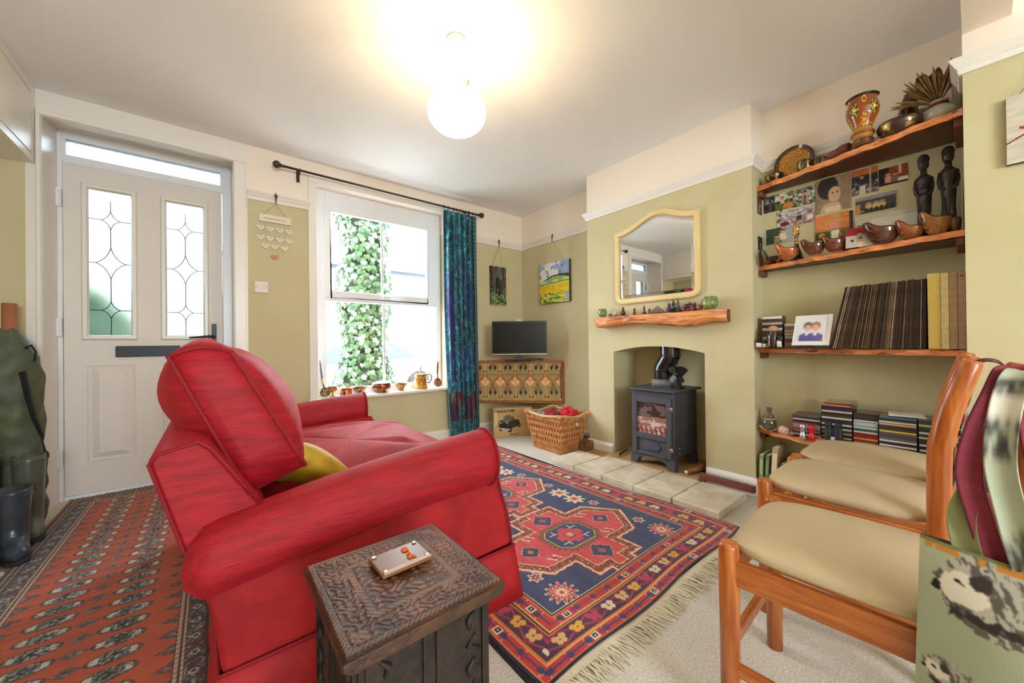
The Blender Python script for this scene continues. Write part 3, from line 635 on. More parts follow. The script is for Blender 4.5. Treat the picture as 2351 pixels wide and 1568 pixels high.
# back frame
bp_ = [(.02, .19), (-.012, .36), (-.058, .50), (-.112, .700), (-.100, .718), (-.03, .735), (-.008, .715), (.035, .645), (.085, .565), (.108, .525), (.12, .40), (.14, .19)]
m = MB(); m.prism(bp_, 'Y', SY0+.02, SY1+.02); m.build('back_frame', RED, sofa, world=True, bev=.022, seg=4)
pipe([(x+.004, SY0+.019, z-.003) for x, z in bp_[0:9]], .0045)
# arms
def arm(yc, side):
    rows = []; N_ = 30; X0, X1 = -.045, .758
    for i in range(N_+1):
        t = i/N_; x = X0+(X1-X0)*t; zc = .455+.088*t+.014*sin(PI*t); r = .083+.014*t
        e = min(1, (t+.02)/.06)**.5; ef = 1 if t < .97 else .985; rows.append([(x+.01*cos(a), yc+r*1.02*e*ef*cos(a), zc+r*e*ef*sin(a)) for a in [2*PI*k/40 for k in range(40)]])
    m = MB(); m.grid(rows, wv=True); m.add(rows[0], [tuple(range(40))]); cf = Vector((X1+.006, yc, .545)); 
    inner = [tuple(Vector(p)*.75+cf*.25+Vector((.012, 0, 0))) for p in rows[-1]]; m.grid([rows[-1], inner], wv=True); m.add(inner, [tuple(range(40))[::-1]])
    a_ = m.build('arm', REDX, sofa, world=True)
    pipe([(X1+.002+.01*cos(a), yc+.0985*cos(a), .543+.0965*sin(a)) for a in [2*PI*k/32 for k in range(32)]], .006, closed=True)
    # panel below the roll
    y0, y1 = (SY0, SY0+.13) if side < 0 else (SY1-.11, SY1+.02)
    fp = [(.012, .19), (.0, .30), (-.02, .42), (-.02, .47), (.78, .50), (.80, .46), (.815, .40), (.838, .33), (.853, .26), (.86, .20)]
    m = MB(); m.prism(fp, 'Y', y0, y1); m.build('arm_panel', REDS, sofa, world=True, bev=.012, seg=3)
    ys = y0-.002 if side < 0 else y1+.002
    pipe([(x, ys, z) for x, z in fp[4:]], .005)
arm(1.108, -1); arm(2.48, 1)
# skirt, box base, seat cushion
m = MB()
pathS = [(.14, SY1+.026), (.012, SY1+.026), (.006, SY0-.006), (.866, SY0-.006), (.866, SY1+.026), (.14, SY1+.026)]
rows = []
pp = []
for i in range(len(pathS)-1):
    a, b = Vector(pathS[i]), Vector(pathS[i+1]); k = max(2, int((b-a).length/.03))
    for j in range(k): pp.append(a+(b-a)*j/k)
cen = Vector((.44, 1.79))
for zt in (0, .33, .66, 1):
    row = []
    for i, p in enumerate(pp):
        d = (p-cen); d = Vector((np.sign(d.x) if abs(d.x) > .36 else 0, np.sign(d.y) if abs(d.y) > .66 else 0)); fl = .022*zt+.004*sin(i*.9)*zt
        row.append((p.x+d.x*fl, p.y+d.y*fl, .20-.188*zt))
    rows.append(row)
m.grid(rows, wv=True); m.build('skirt', REDS, sofa, world=True, solid=.006)
m = MB(); m.tube([(p.x+ (p.x-cen.x)*.004, p.y+(p.y-cen.y)*.004, .200) for p in pp], .0045, 6, closed=True); m.build('piping', PIPE, sofa, world=True)
m = MB(); m.bb((.10, SY0+.10, .12), (.855, SY1-.08, .385)); m.build('seat_base', REDS, sofa, world=True, bev=.02, seg=3)
def cushion(name, mat, x0, x1, y0, y1, z0, z1, crown, parent, n=44, wr=None, e=.35, T=None):
    P = np.zeros((n+1, 2*n, 3)); th = np.linspace(-PI/2, PI/2, n+1)[:, None]; ph = np.linspace(-PI, PI, 2*n, endpoint=False)[None]
    sp = lambda a, q: np.sign(a)*np.abs(a)**q
    X = sp(np.cos(th), e)*sp(np.cos(ph), e); Y = sp(np.cos(th), e)*sp(np.sin(ph), e); Z = sp(np.sin(th), .6)*np.ones_like(ph)
    cr = crown*(1-X**2)*(1-Y**2); P[..., 0] = (x0+x1)/2+X*(x1-x0)/2; P[..., 1] = (y0+y1)/2+Y*(y1-y0)/2; P[..., 2] = (z0+z1)/2+Z*(z1-z0)/2+np.where(Z > 0, cr, -cr*.3)
    if wr is not None: P[..., 2] += wr(P[..., 0], P[..., 1])*(Z > .2)
    if T is not None: P = P @ np.array(T)[:3, :3].T+np.array(T)[:3, 3]
    m = MB(); m.grid([[tuple(q) for q in r] for r in P], wv=True); return m.build(name, mat, parent, world=True)
sc_ = cushion('seat_cushion', REDS, .09, .90, 1.20, 2.395, .37, .475, .05, sofa, 60, wr=lambda x, y: .013*np.sin(y*34+x*9+2*np.sin(x*4))*np.clip(1.2-np.abs(x-.5)*2, 0, 1)+.005*np.sin(y*60-x*14), e=.25)
m = MB(); m.tube([(.893, 1.22+1.155*t, .42+.03*sin(PI*t)) for t in [i/20 for i in range(21)]], .005, 6); m.build('piping', PIPE, sofa, world=True)
def backcushion(y0, y1, sc=1):
    # boxed cushion, leaning; profile in XZ
    a0, a1 = Vector((-.082, .925)), Vector((.075, .555)); b0, b1 = Vector((.035, .935)), Vector((.205, .60)); N1 = 18
    rows = []; NY = 22
    for j in range(NY+1):
        t = j/NY; y = y0+(y1-y0)*t; b = sin(PI*t)**.45 if 0 < t < 1 else 0; ring = []
        for i in range(N1+1):      # back seam up
            s = i/N1; p = a1.lerp(a0, s); nrm = Vector((-.92, -.39)); ring.append(p+nrm*(.094*b*sin(PI*s**1.7)**.8)+Vector((0, .012*b*s)))
        for i in range(1, 6): s = i/6; p = a0.lerp(b0, s); ring.append(p+Vector((0, .010+.026*b*sin(PI*s)+.008*sin(PI*s))))
        for i in range(N1+1):
            s = i/N1; p = b0.lerp(b1, s); nrm = Vector((.92, .39)); ring.append(p+nrm*(.085*b*sin(PI*s)**.6+.004*sin(s*9+y*20)*b)+Vector((0, .012*b*(1-s))))
        for i in range(1, 5): s = i/5; ring.append(b1.lerp(a1, s))
        rows.append([(p.x, y, p.y) for p in ring])
    m = MB(); m.grid(rows, wv=True)
    for R_, o_ in ((rows[0], -.012), (rows[-1], .012)):
        c = Vector((sum(p[0] for p in R_)/len(R_), R_[0][1]+o_, sum(p[2] for p in R_)/len(R_))); I = [tuple(Vector(p).lerp(c, .45)+Vector((0, o_*.6, 0))) for p in R_]
        m.grid([R_, I], wv=True); m.add(I, [tuple(range(len(I)))])
    q = m.build('back_cushion', RED, sofa, world=True)
    for yy in (y0, y1):
        pipe([(a1.lerp(a0, s).x-.002, yy, a1.lerp(a0, s).y) for s in [i/8 for i in range(9)]]+[(a0.lerp(b0, k/6).x, yy, a0.lerp(b0, k/6).y+.014*sin(PI*k/6)+.002) for k in range(1, 6)]+[(b1.lerp(b0, s).x+.002, yy, b1.lerp(b0, s).y) for s in [1-i/8 for i in range(9)]], .006, q)
backcushion(1.215, 1.80); backcushion(1.805, 2.385)
T = Matrix.Translation((.238, 1.44, .515)) @ Euler((-.30, .75, .15)).to_matrix().to_4x4()
yc_ = cushion('scatter_cushion', M('mustard_velvet', (206, 172, 40), .6, col2=(160, 118, 20), vs=7, sheen=.22), -.14, .14, -.16, .16, -.03, .035, .045, None, 30, e=.45, T=T)
yc_.data.transform(Matrix.Translation((-.238, -1.44, -.515))); yc_.location = (.238, 1.44, .515); tag(yc_, 'mustard yellow cushion lying behind the near arm of the red sofa', 'cushion')
# ================================================================ CARVED TABLE
tb = thing('carved_side_table', 'dark carved wooden side table against the arm of the red sofa', 'table', (.286, .71, 0))
TX0, TX1, TY0, TY1, TZ = .140, .429, .560, .855, .50
def carve():
    n = 190; u, v = np.meshgrid(np.linspace(0, 1, n+1), np.linspace(0, 1, n+1), indexing='ij'); e = np.minimum(np.minimum(u, 1-u), np.minimum(v, 1-v))
    h = np.zeros_like(u); sc = lambda s, p: np.sin(u*s+2.2*np.sin(v*s*.7+p))*np.sin(v*s+2.2*np.sin(u*s*.7+p))
    leaf = np.clip(sc(70, 1)*2.2, -1, 1)*.5+.5; f1 = band(e, .06, .20); f2 = e > .25
    h += .0016*leaf*f1+.0016*np.clip(np.sin(u*58+2*np.sin(v*41))*np.sin(v*58+2*np.sin(u*37))*2.4+.3, 0, 1)*f2
    h += .0016*band(e, .205, .245)*(1-.4*(np.sin((u+v)*160) > .5)); h += .0012*band(e, .02, .055)*(1-.35*(np.sin((u-v)*200) > .3)); h -= .004*(e < .02)*(1-e/.02)
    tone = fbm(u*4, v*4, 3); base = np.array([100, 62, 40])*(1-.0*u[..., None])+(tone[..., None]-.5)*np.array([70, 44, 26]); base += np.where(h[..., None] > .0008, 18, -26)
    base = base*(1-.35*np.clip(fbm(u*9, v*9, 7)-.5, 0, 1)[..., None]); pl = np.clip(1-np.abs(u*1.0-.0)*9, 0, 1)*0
    return u, v, h, base
u, v, h, base = carve()
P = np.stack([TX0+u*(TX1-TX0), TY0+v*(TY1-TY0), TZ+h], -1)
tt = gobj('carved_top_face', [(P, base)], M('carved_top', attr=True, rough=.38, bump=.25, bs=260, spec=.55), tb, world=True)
m = MB(); m.prism([(TX0, .484), (TX0+.012, .474), (TX1-.012, .474), (TX1, .484), (TX1, TZ-.004), (TX0, TZ-.004)], 'Y', TY0, TY1); m.build('table_top', M('carved_edge', (92, 60, 40), .5, col2=(60, 40, 28), vs=20, bump=.5, bs=90), tb, world=True, bev=.002)
def panelpoly(w, h):        # folding side panel with ogee cut-out, centred
    hw = w/2; cut = [(.035, 0), (.03, .05), (.055, .09), (.06, .13), (.04, .165), (.052, .20), (.03, .235), (.012, .25), (0, .275)]
    return [(-hw, 0)]+[(-x, z) for x, z in cut[:-1]]+[(0, .275)]+[(x, z) for x, z in cut[:-1][::-1]]+[(hw, 0), (hw, h), (-hw, h)]
def panel(c, ang, w):
    m = MB(); T = Matrix.Translation((c[0], c[1], 0)) @ Matrix.Rotation(ang, 4, 'Z'); pl = panelpoly(w, .472)
    L = pl[:10]+[(0, .472), (-w/2, .472)]; R_ = [(0, .275)]+pl[10:19]+[(w/2, .472), (0, .472)] if False else [(-x, z) for x, z in L][::-1]
    for q in (L, R_): m.prism(q, 'Y', -.008, .008, T=T)
    for s in (-1, 1):
        for x in (s*.012, s*(w/2-.012)): m.box((x, -.010, .25), (.006, .006, .42), T=T)
        for k in range(10): 
            z = .04+k*.043; m.tube([(s*(w/2-.02-.02*(k % 2)), -.009, z), (s*(w/2-.045), -.011, z+.016), (s*(w/2-.028), -.009, z+.032)], [.004, .006, .002], 6, T=T)
    return m.build('side_panel', DARKW, tb, world=True)
cx_, cy_ = (TX0+TX1)/2, (TY0+TY1)/2; hh = .105
panel((cx_, cy_-hh-.012), 0, .235); panel((cx_, cy_+hh+.012), PI, .235); panel((cx_-hh-.012, cy_), -PI/2, .235); panel((cx_+hh+.012, cy_), PI/2, .235)
# plaque lying on the top
Tq = Matrix.Translation((.298, .742, TZ+.0045)) @ Matrix.Rotation(.03, 4, 'Z')
pq = thing('clear_coaster', 'small clear plaque with an orange strip lying on the carved table top', 'coaster', (.298, .742, TZ+.002), .03)
m = MB(); m.box((0, 0, .006), (.105, .078, .008)); m.build('plate', M('acrylic', (140, 96, 66), .3, spec=.3), pq, bev=.002)
m = MB(); m.box((0, 0, .0108), (.100, .073, .0006)); 
m = MB()
for i in range(26): a = random.uniform(-.03, .03); m.ball((.016+random.uniform(-.006, .006), a, .0115), (.003, .003, .0014), 6)
m.build('orange_strip', M('orange_seeds', (226, 104, 24), .5), pq)
m = MB(); m.box((0, -.034, .0108), (.098, .010, .0012)); m.build('pale_edge', M('pale_edge', (196, 178, 160), .5), pq)
m = MB()
for x in (-.044, .044):
    for y in (-.031, .031): m.lathe([(.0026, 0), (.005, 0), (.005, .0012), (.0026, .0012)], 12, c=(x, y, .0112))
m.build('rivets', M('plaque_stud', (220, 200, 170), .3, metal=.6), pq)
# ================================================================ DINING CHAIRS
VIN = M('cream_vinyl', (206, 186, 152), .42, col2=(196, 174, 138), vs=3, bump=.06, bs=60, coat=.12)
def make_chair(label):
    t = thing('dining_chair', label, 'chair', group=None); hw = .19
    yf, yb_ = .412, 0.0    # front towards +Y, local origin at the rear left post foot level, centre in X
    for s in (-1, 1):
        m = MB(); m.tube([(s*hw, yf, 0), (s*hw, yf, .452), (s*hw, yf, .462)], [.0205, .0225, .017], 16); m.build('front_leg', PINE, t)
        m = MB(); pts = [(s*hw, .03, 0), (s*hw, .012, .30), (s*hw, .008, .60), (s*hw, .006, .66), (s*hw, -.013, .76), (s*hw, -.048, .882), (s*hw, -.050, .89)]; m.tube(pts, [.020, .022, .0235, .0235, .0235, .022, .018], 16); m.build('rear_post', PINE, t)
        m = MB(); m.bb((s*hw-.011, .02, .365), (s*hw+.011, yf, .425)); m.build('side_rail', PINEY, t, bev=.005)
        m = MB(); m.bb((s*hw-.009, .02, .150), (s*hw+.009, yf, .180)); m.build('stretcher', PINEY, t, bev=.006)
    m = MB(); m.bb((-hw, yf-.012, .37), (hw, yf+.010, .425)); m.build('front_rail', PINEY, t, bev=.005)
    m = MB(); m.bb((-hw, yf-.008, .195), (hw, yf+.010, .23)); m.build('stretcher', PINEY, t, bev=.006)
    m = MB(); m.bb((-hw, .008, .37), (hw, .028, .425)); m.build('rear_rail', PINEY, t, bev=.005)
    for z, y in ((.645, .010), (.735, -.006), (.825, -.028)):
        m = MB(); m.tube([(-hw, y, z), (-hw/2, y-.012, z), (0, y-.016, z), (hw/2, y-.012, z), (hw, y, z)], .024, 10, flat=.5); m.build('back_slat', PINEY, t)
    n = 30; P = []
    sp = lambda a, q: math.copysign(abs(a)**q, a)
    for i in range(n+1):
        th = -PI/2+PI*i/n; row = []
        for j in range(56):
            ph = 2*PI*j/56; X = sp(cos(th), .5)*sp(cos(ph), .42); Y = sp(cos(th), .5)*sp(sin(ph), .42); Z = sp(sin(th), .7)
            row.append((X*.198, .216+Y*.208, .447+(Z*.022 if Z < 0 else Z*.026)+(.022*(1-X*X)*(1-Y*Y) if Z > 0 else 0)))
        P.append(row)
    m = MB(); m.grid(P, wv=True); m.build('seat', VIN, t)
    return t
ch = make_chair('orange pine dining chair nearest the camera, tote bags hanging on its back'); ch.location = (1.178, -.027, 0); ch.rotation_euler = (0, 0, .047)
c2 = dup(ch, (1.698, .052, 0), 0, label='middle chair of the three cream seated pine chairs in the row'); c3 = dup(ch, (2.128, .062, 0), 0, label='farthest of the three cream seated pine chairs, beside the stacked discs')
for c in (ch, c2, c3): c['group'] = 'pine dining chairs in a row'
# ================================================================ STOVE and hearth
IRON = M('stove_iron', (80, 80, 88), .5, metal=.1, bump=.12, bs=220)
st = thing('wood_stove', 'dark grey cast iron wood stove standing in the chimney recess', 'stove', (2.64, 1.45, .05))
XS0, XS1, YS0, YS1 = 2.46, 2.80, 1.29, 1.625
m = MB(); m.bb((XS0, YS0, .13), (XS1, YS1, .592)); m.build('body', IRON, st, world=True, bev=.012, seg=3)
m = MB(); m.bb((2.425, YS0-.022, .592), (2.83, YS1+.022, .607)); m.build('top_plate', IRON, st, world=True, bev=.004)
for x, sx in ((XS0, 1), (XS1-.05, -1)):
    m = MB(); pl = [(YS0-.006, .05), (YS0+.045, .05), (YS0+.065, .09), (YS0+.12, .112), (YS1-.12, .112), (YS1-.065, .09), (YS1-.045, .05), (YS1+.006, .05), (YS1+.0, .14), (YS0, .14)]
    m.prism(pl, 'X', x-.006, x+.045); m.build('leg_frame', IRON, st, world=True, bev=.004)
m = MB(); y0, y1 = YS0+.012, YS1-.022
for b in (((y0, .13), (y0+.038, .548)), ((y1-.035, .13), (y1, .548)), ((y0+.038, .505), (y1-.035, .548)), ((y0+.038, .245), (y1-.035, .285)), ((y0+.038, .13), (y1-.035, .148))):
    m.bb((XS0-.022, b[0][0], b[0][1]), (XS0, b[1][0], b[1][1]))
m.bb((XS0-.008, y0+.03, .14), (XS0, y1-.03, .26)); dr = m.build('door', IRON, st, world=True, fix=False, bev=.004)
m = MB(); c_ = (y0+y1)/2; hexp = [(c_-.075, .196), (c_-.045, .226), (c_+.045, .226), (c_+.075, .196), (c_+.045, .166), (c_-.045, .166)]; m.prism(hexp, 'X', XS0-.02, XS0-.006); m.build('air_control', IRON, dr, bev=.004); dr.children[-1].data.transform(inv_of(st))
def stoveglassfn(u, v):  # pinkish wavy bands in the lower half, darker mottling above
    P = Paint(u, (70, 54, 54)); n = fbm(u*7, v*9, 3); P.p(v < .55, (158, 110, 98)).p((v < .55) & (np.sin(v*34+4*n) > .2), (196, 160, 146)).p((v < .5) & (n > .62), (214, 190, 176)).p((v > .5) & (n > .5), (112, 100, 94)).p((v < .22) & (np.sin(u*40+v*10) > .4), (120, 66, 54)); return P.c
gl = gobj('glass', [planeg((XS0-.006, y1-.03, .285), (0, -(y1-y0-.066), 0), (0, 0, .222), 70, 60, stoveglassfn)], M('mottled_stove_glass', attr=True, rough=.08, coat=.8), dr); gl.data.transform(inv_of(st))
for z in (.20+.0, .50-.02):
    m = MB(); m.tube([(XS0-.02, y0+.02, z), (XS0-.02, y0-.004, z)], .004, 6); m.lathe([(.006, -.014), (.009, -.01), (.006, -.004), (.009, .006), (.005, .014)], 12, c=(XS0-.02, y0-.004, z)); m.build('hinge_pin', M('chrome', (210, 208, 206), .15, metal=1), dr); dr.children[-1].data.transform(inv_of(st))
m = MB(); m.tube([(XS0-.012, y1+.01, .345), (XS0-.045, y1+.022, .345)], .012, 10); kb = m.build('latch', IRON, dr); kb.data.transform(inv_of(st))
m = MB(); m.tube([(XS0-.05, y1+.024, .365), (XS0-.055, y1+.03, .34), (XS0-.06, y1+.045, .29), (XS0-.06, y1+.047, .272)], [.007, .006, .011, .004], 10); m.build('handle', M('chrome'), dr); dr.children[-1].data.transform(inv_of(st))
m = MB(); 
for z in (.165, .20): m.ball((2.52, YS0-.003, z), .006, 8)
m.build('screw', M('chrome'), st, world=True)
m = MB(); m.lathe([(.088, .607), (.088, .66), (.072, .664)], 28, c=(2.66, 1.474, 0)); m.build('flue_collar', M('grey_collar', (120, 116, 114), .5), st, world=True)
FL = M('gloss_black_flue', (30, 30, 34), .18, coat=.6)
m = MB(); m.tube([(2.66, 1.474, .62), (2.66, 1.474, .735)], .071, 28, caps=False); m.tube([(2.66, 1.474, .73), (2.66, 1.469, .755), (2.66, 1.427, .82), (2.66, 1.421, .84)], .0705, 28, caps=False); m.tube([(2.66, 1.421, .83), (2.66, 1.421, 1.02)], .072, 28, caps=False); m.tube([(2.66, 1.474, .722), (2.66, 1.474, .738)], .0745, 28); m.tube([(2.66, 1.421, .838), (2.66, 1.421, .85)], .0755, 28); m.build('flue_pipe', FL, st, world=True)
# heat fan on top
fn_ = thing('stove_fan', 'black heat powered fan standing on top of the stove', 'fan', (2.56, 1.335, .607)); fn_.location = (2.60, 1.325, .6085)
m = MB(); m.box((0, 0, .006), (.07, .05, .010)); m.prism([(-.014, .01), (.014, .01), (.009, .09), (-.009, .09)], 'X', -.012, .012); m.build('base', BLACK, fn_, bev=.002)
m = MB()
for k in range(9): a = -.75+1.5*k/8; m.box((.01, 0, .045), (.05, .0025, .075), T=Matrix.Translation((0, 0, .075)) @ Matrix.Rotation(a, 4, 'X'))
m.build('heat_fins', BLACK, fn_)
for k in range(4):
    m = MB(); T = Matrix.Translation((-.03, 0, .10)) @ Matrix.Rotation(PI/4+k*PI/2, 4, 'X') @ Matrix.Rotation(.4, 4, 'Z'); m.prism([(-.008, .01), (.008, .01), (.026, .05), (.012, .072), (-.02, .066), (-.024, .035)], 'X', -.0008, .0008, T=T); m.build('blade', BLACK, fn_)
m = MB(); m.lathe([(0, -.012), (.012, -.012), (.012, .01), (0, .014)], 14, T=Matrix.Translation((-.026, 0, .10)) @ Matrix.Rotation(PI/2, 4, 'Y')); m.build('hub', BLACK, fn_)
# hearth of stone pavers
STONE = M('hearth_stone', (232, 220, 200), .85, col2=(204, 186, 160), vs=7, bump=.35, bs=45)
he = thing('stone_hearth', 'raised hearth of pale stone pavers in front of the stove', 'hearth', (2.25, 1.45, 0))
cols = [(2.09, 1.853, 0), (1.847, 1.604, 0), (1.598, 1.362, 1), (1.356, 1.112, 1), (1.106, .848, 1)]
def slab(x0, x1, ya, yb_, k):
    m = MB(); j = lambda: random.uniform(-.002, .002); dz = j(); m.bb((x0, ya, .001), (x1, yb_, .042+dz)); m.build('paver', STONE, he, world=True, bev=.006, seg=2)
for i, (a, b, sp_) in enumerate(cols):
    xf = (2.062, 2.063, 2.066, 2.064, 2.07)[i]
    if sp_: slab(xf, 2.25, b, a, i); slab(2.253, 2.45, b, a, i)
    else: slab(xf, 2.40 if i == 0 else 2.45, b, a, i)
OAK = M('hearth_sand_floor', (196, 158, 108), .85, col2=(170, 130, 84), vs=10)
m = MB(); m.bb((2.452, 1.133, .001), (2.888, 1.854, .048)); m.build('recess_base', OAK, he, world=True)
m = MB(); m.bb((2.402, 1.86, .001), (2.567, 2.045, .030)); m.build('side_base', OAK, he, world=True)
# ================================================================ MIRROR
mi_ = thing('wall_mirror', 'arched mirror in a cream and gold frame above the mantel beam', 'mirror', (2.56, 1.48, 1.25))
OUT = [(1.817, 1.828), (1.79, 1.826), (1.74, 1.829), (1.69, 1.842), (1.645, 1.860), (1.59, 1.884), (1.544, 1.902), (1.50, 1.914), (1.468, 1.918), (1.42, 1.915), (1.377, 1.905), (1.33, 1.886), (1.291, 1.866), (1.234, 1.846), (1.178, 1.837), (1.143, 1.836), (1.143, 1.32), (1.147, 1.29), (1.16, 1.268), (1.185, 1.253), (1.22, 1.248), (1.74, 1.248), (1.775, 1.253), (1.80, 1.268), (1.813, 1.29), (1.817, 1.32)]
ctr = Vector((1.48, 1.55))
def inset(pl, d):
    n = len(pl); out = []
    for i in range(n):
        p0, p, p1 = Vector(pl[i-1]), Vector(pl[i]), Vector(pl[(i+1) % n]); t = ((p-p0).normalized()+(p1-p).normalized()).normalized(); nn = Vector((t.y, -t.x))
        if nn.dot(ctr-p) < 0: nn = -nn
        k = 1/max(.6, abs(nn.dot(Vector(((p-p0).normalized().y, -(p-p0).normalized().x))))); out.append(tuple(p+nn*d*k))
    return out
A0, A1, A2, A3 = OUT, inset(OUT, .012), inset(OUT, .034), inset(OUT, .042)
m = MB(); m.grid([[(2.567, y, z) for y, z in A0], [(2.545, y, z) for y, z in A0], [(2.541, y, z) for y, z in A1], [(2.543, y, z) for y, z in A2], [(2.556, y, z) for y, z in A3]], wv=True, smooth=False)
m.build('frame', M('cream_gold_frame', (236, 214, 160), .42, col2=(226, 198, 134), vs=3, coat=.2), mi_, world=True)
MIR = M('mirror_silver', (236, 240, 240), .01, metal=1)
A4 = inset(OUT, .062)
m = MB(); m.grid([[(2.5575, y, z) for y, z in A3], [(2.5535, y, z) for y, z in A4]], wv=True, smooth=False); m.build('bevel', MIR, mi_, world=True)
m = MB(); m.add([(2.5535, y, z) for y, z in A4], [tuple(range(len(A4)))]); m.build('glass', MIR, mi_, world=True)
m = MB(); m.add([(2.566, y, z) for y, z in A0], [tuple(range(len(A0)))]); m.build('backboard', M('backboard', (120, 90, 60), .8), mi_, world=True)
# ================================================================ MANTEL BEAM
def mantel():
    Yl, Yr = 2.0, .968; n = 90; k = 28
    lo = [(2.0, 1.12), (1.985, 1.085), (1.95, 1.068), (1.90, 1.062), (1.83, 1.070), (1.72, 1.088), (1.60, 1.090), (1.50, 1.082), (1.383, 1.064), (1.28, 1.052), (1.20, 1.046), (1.139, 1.053), (1.08, 1.072), (1.02, 1.072), (.968, 1.068)]
    fx = [(2.0, 2.50), (1.95, 2.46), (1.83, 2.44), (1.7, 2.465), (1.5, 2.45), (1.3, 2.44), (1.17, 2.42), (1.08, 2.445), (1.02, 2.47), (.99, 2.50), (.968, 2.52)]
    lo.sort(); fx.sort(); Y = np.linspace(Yr, Yl, n+1); zl = np.interp(Y, *zip(*lo)); xf = np.interp(Y, *zip(*fx)); zt = 1.146+.003*np.sin(Y*9)
    s = np.linspace(0, 1, k+1); prof = []   # around: back top -> front top -> belly -> back bottom
    P = np.zeros((n+1, k+3, 3)); C = np.zeros((n+1, k+3, 3))
    for i in range(n+1):
        y = Y[i]; H_ = zt[i]-zl[i]; D_ = 2.567-xf[i]; pts = [(2.567, zt[i])]
        for t in s:
            a = t*PI*.56; x = 2.567-D_*(.86+.14*math.cos((t-.4)*2.2)) if t < .55 else 2.567-D_*(math.cos((t-.55)/.45*PI/2)**.5*.97+.0)
            z = zt[i]-H_*min(1, t*1.28+.0)**1.0 if t < .78 else zl[i]
            g = (vn(np.array(y*14+3*z), np.array(t*5.))-.5)*.018*(sin(PI*t)); pts.append((x+g, z+.004*g))
        pts.append((2.567, zl[i])); 
        P[i] = [(p[0], y, p[1]) for p in pts]
    u, v = np.meshgrid(Y, np.linspace(0, 1, k+3), indexing='ij'); q = fbm(u*26+3*np.sin(v*6), v*2+u*4, 4); st_ = np.sin(v*30+u*18+6*q)*.5+.5
    c = np.array([232, 156, 98])+(q[..., None]-.5)*np.array([60, 66, 60])-st_[..., None]*np.array([14, 22, 22]); knots = np.clip(fbm(u*9+7, v*4, 9)-.64, 0, 1)*5; c = c*(1-knots[..., None]*.55)
    t = thing('mantel_beam', 'rough live edge timber mantel beam fixed under the arched mirror', 'mantel', (2.567, 1.48, 1.1))
    e0 = P[:1].copy(); e1 = P[-1:].copy(); c0 = P[0].mean(0); c1 = P[-1].mean(0)
    gobj('beam', [(P, c, False, True), (np.stack([P[0], np.broadcast_to(c0, P[0].shape)]), (112, 60, 36), False, True), (np.stack([P[-1], np.broadcast_to(c1, P[-1].shape)]), (206, 150, 100), False, True)], M('live_edge_timber', attr=True, rough=.5, coat=.12, bump=.2, bs=70), t, world=True)
mantel()
# ================================================================ ALCOVE SHELVES (live edge)
def shelf(z, th, xl, xr, label, cleat=True, curve=None, yl=.836, yr=.017, cl=1):
    n = 260; Y = np.linspace(yr, yl, n+1); t_ = (Y-yr)/(yl-yr); X = xr+(xl-xr)*t_+.006*np.sin(Y*31)+.004*np.sin(Y*77+z*9) if curve is None else np.array([curve(y) for y in Y])
    k = 9; P = []; 
    for j in range(k):      # profile: back top, front top, edge points, front bottom, back bottom
        f = [(1, 0), (.02, 0), (-.01, .12), (.0, .35), (.012, .6), (.022, .85), (.03, 1), (.5, 1), (1, 1)][j]
        xx = X+f[0]*(.05 if 0 < j < 7 else 0) if j < 7 else X
        if j == 0: xx = np.full_like(Y, XB-.002)
        if j == 7: xx = X+.5*(XB-X)
        if j == 8: xx = np.full_like(Y, XB-.002)
        wv = .003*np.sin(Y*45+j) if 1 < j < 6 else 0
        P.append(np.stack([xx+wv, Y, np.full_like(Y, z-f[1]*th)], -1))
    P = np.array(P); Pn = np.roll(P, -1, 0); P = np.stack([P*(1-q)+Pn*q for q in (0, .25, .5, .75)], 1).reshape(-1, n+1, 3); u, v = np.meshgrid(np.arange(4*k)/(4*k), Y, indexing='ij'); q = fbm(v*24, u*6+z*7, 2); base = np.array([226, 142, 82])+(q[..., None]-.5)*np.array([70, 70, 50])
    dark = np.clip(fbm(v*26+z*31, u*11, 6)-.70, 0, 1)*12; edge = (u > .1) & (u < .7); base = np.where((edge & (dark > .5))[..., None], base*.42, base); base = np.where((u > .665)[..., None], base*np.array([.40, .34, .36]), base)  # underside scaled darker, its shade put into the timber colour
    t = thing('live_edge_shelf', label, 'shelf', (XB, (yl+yr)/2, z-th), group='live edge shelves in the alcove')
    ends = []
    for i in (0, -1): R_ = P[:, i]; cc = R_.mean(0); ends.append((np.stack([R_, np.broadcast_to(cc, R_.shape)]), (150, 84, 48), False, True))
    # finer lengthwise subdivision for grain colour
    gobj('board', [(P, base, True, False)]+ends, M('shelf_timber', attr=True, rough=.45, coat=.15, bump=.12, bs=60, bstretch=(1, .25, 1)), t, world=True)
    for yy, w_ in ((yl-.026, .026), (yr+.024, .024))[:2 if cleat else 1]:
        xf_ = float(np.interp(yy, Y, X))+.012; m = MB(); m.bb((xf_, yy-(w_ if yy < .1 else 0), z-th-.034*cl), (XB-.002, yy+(w_ if yy > .1 else 0), z-th-.001)); m.build('cleat', M('dark_cleat', (120, 66, 42), .6), t, world=True, bev=.003)
    return t
shelf(1.905, .030, 2.655, 2.425, 'top shelf of reddish live edge timber, holding the painted vase')
shelf(1.408, .028, 2.655, 2.47, 'second shelf down, live edge timber, holding the carved bowls')
shelf(.898, .028, 2.655, 2.47, 'third shelf down, live edge timber, holding the record sleeves')
shelf(.402, .026, 0, 0, 'lowest live edge shelf, holding the stacks of disc cases', cleat=False, curve=lambda y: 2.49+.15*max(0, min(1, (y-.45)/.38))**1.3+.005*sin(y*40))
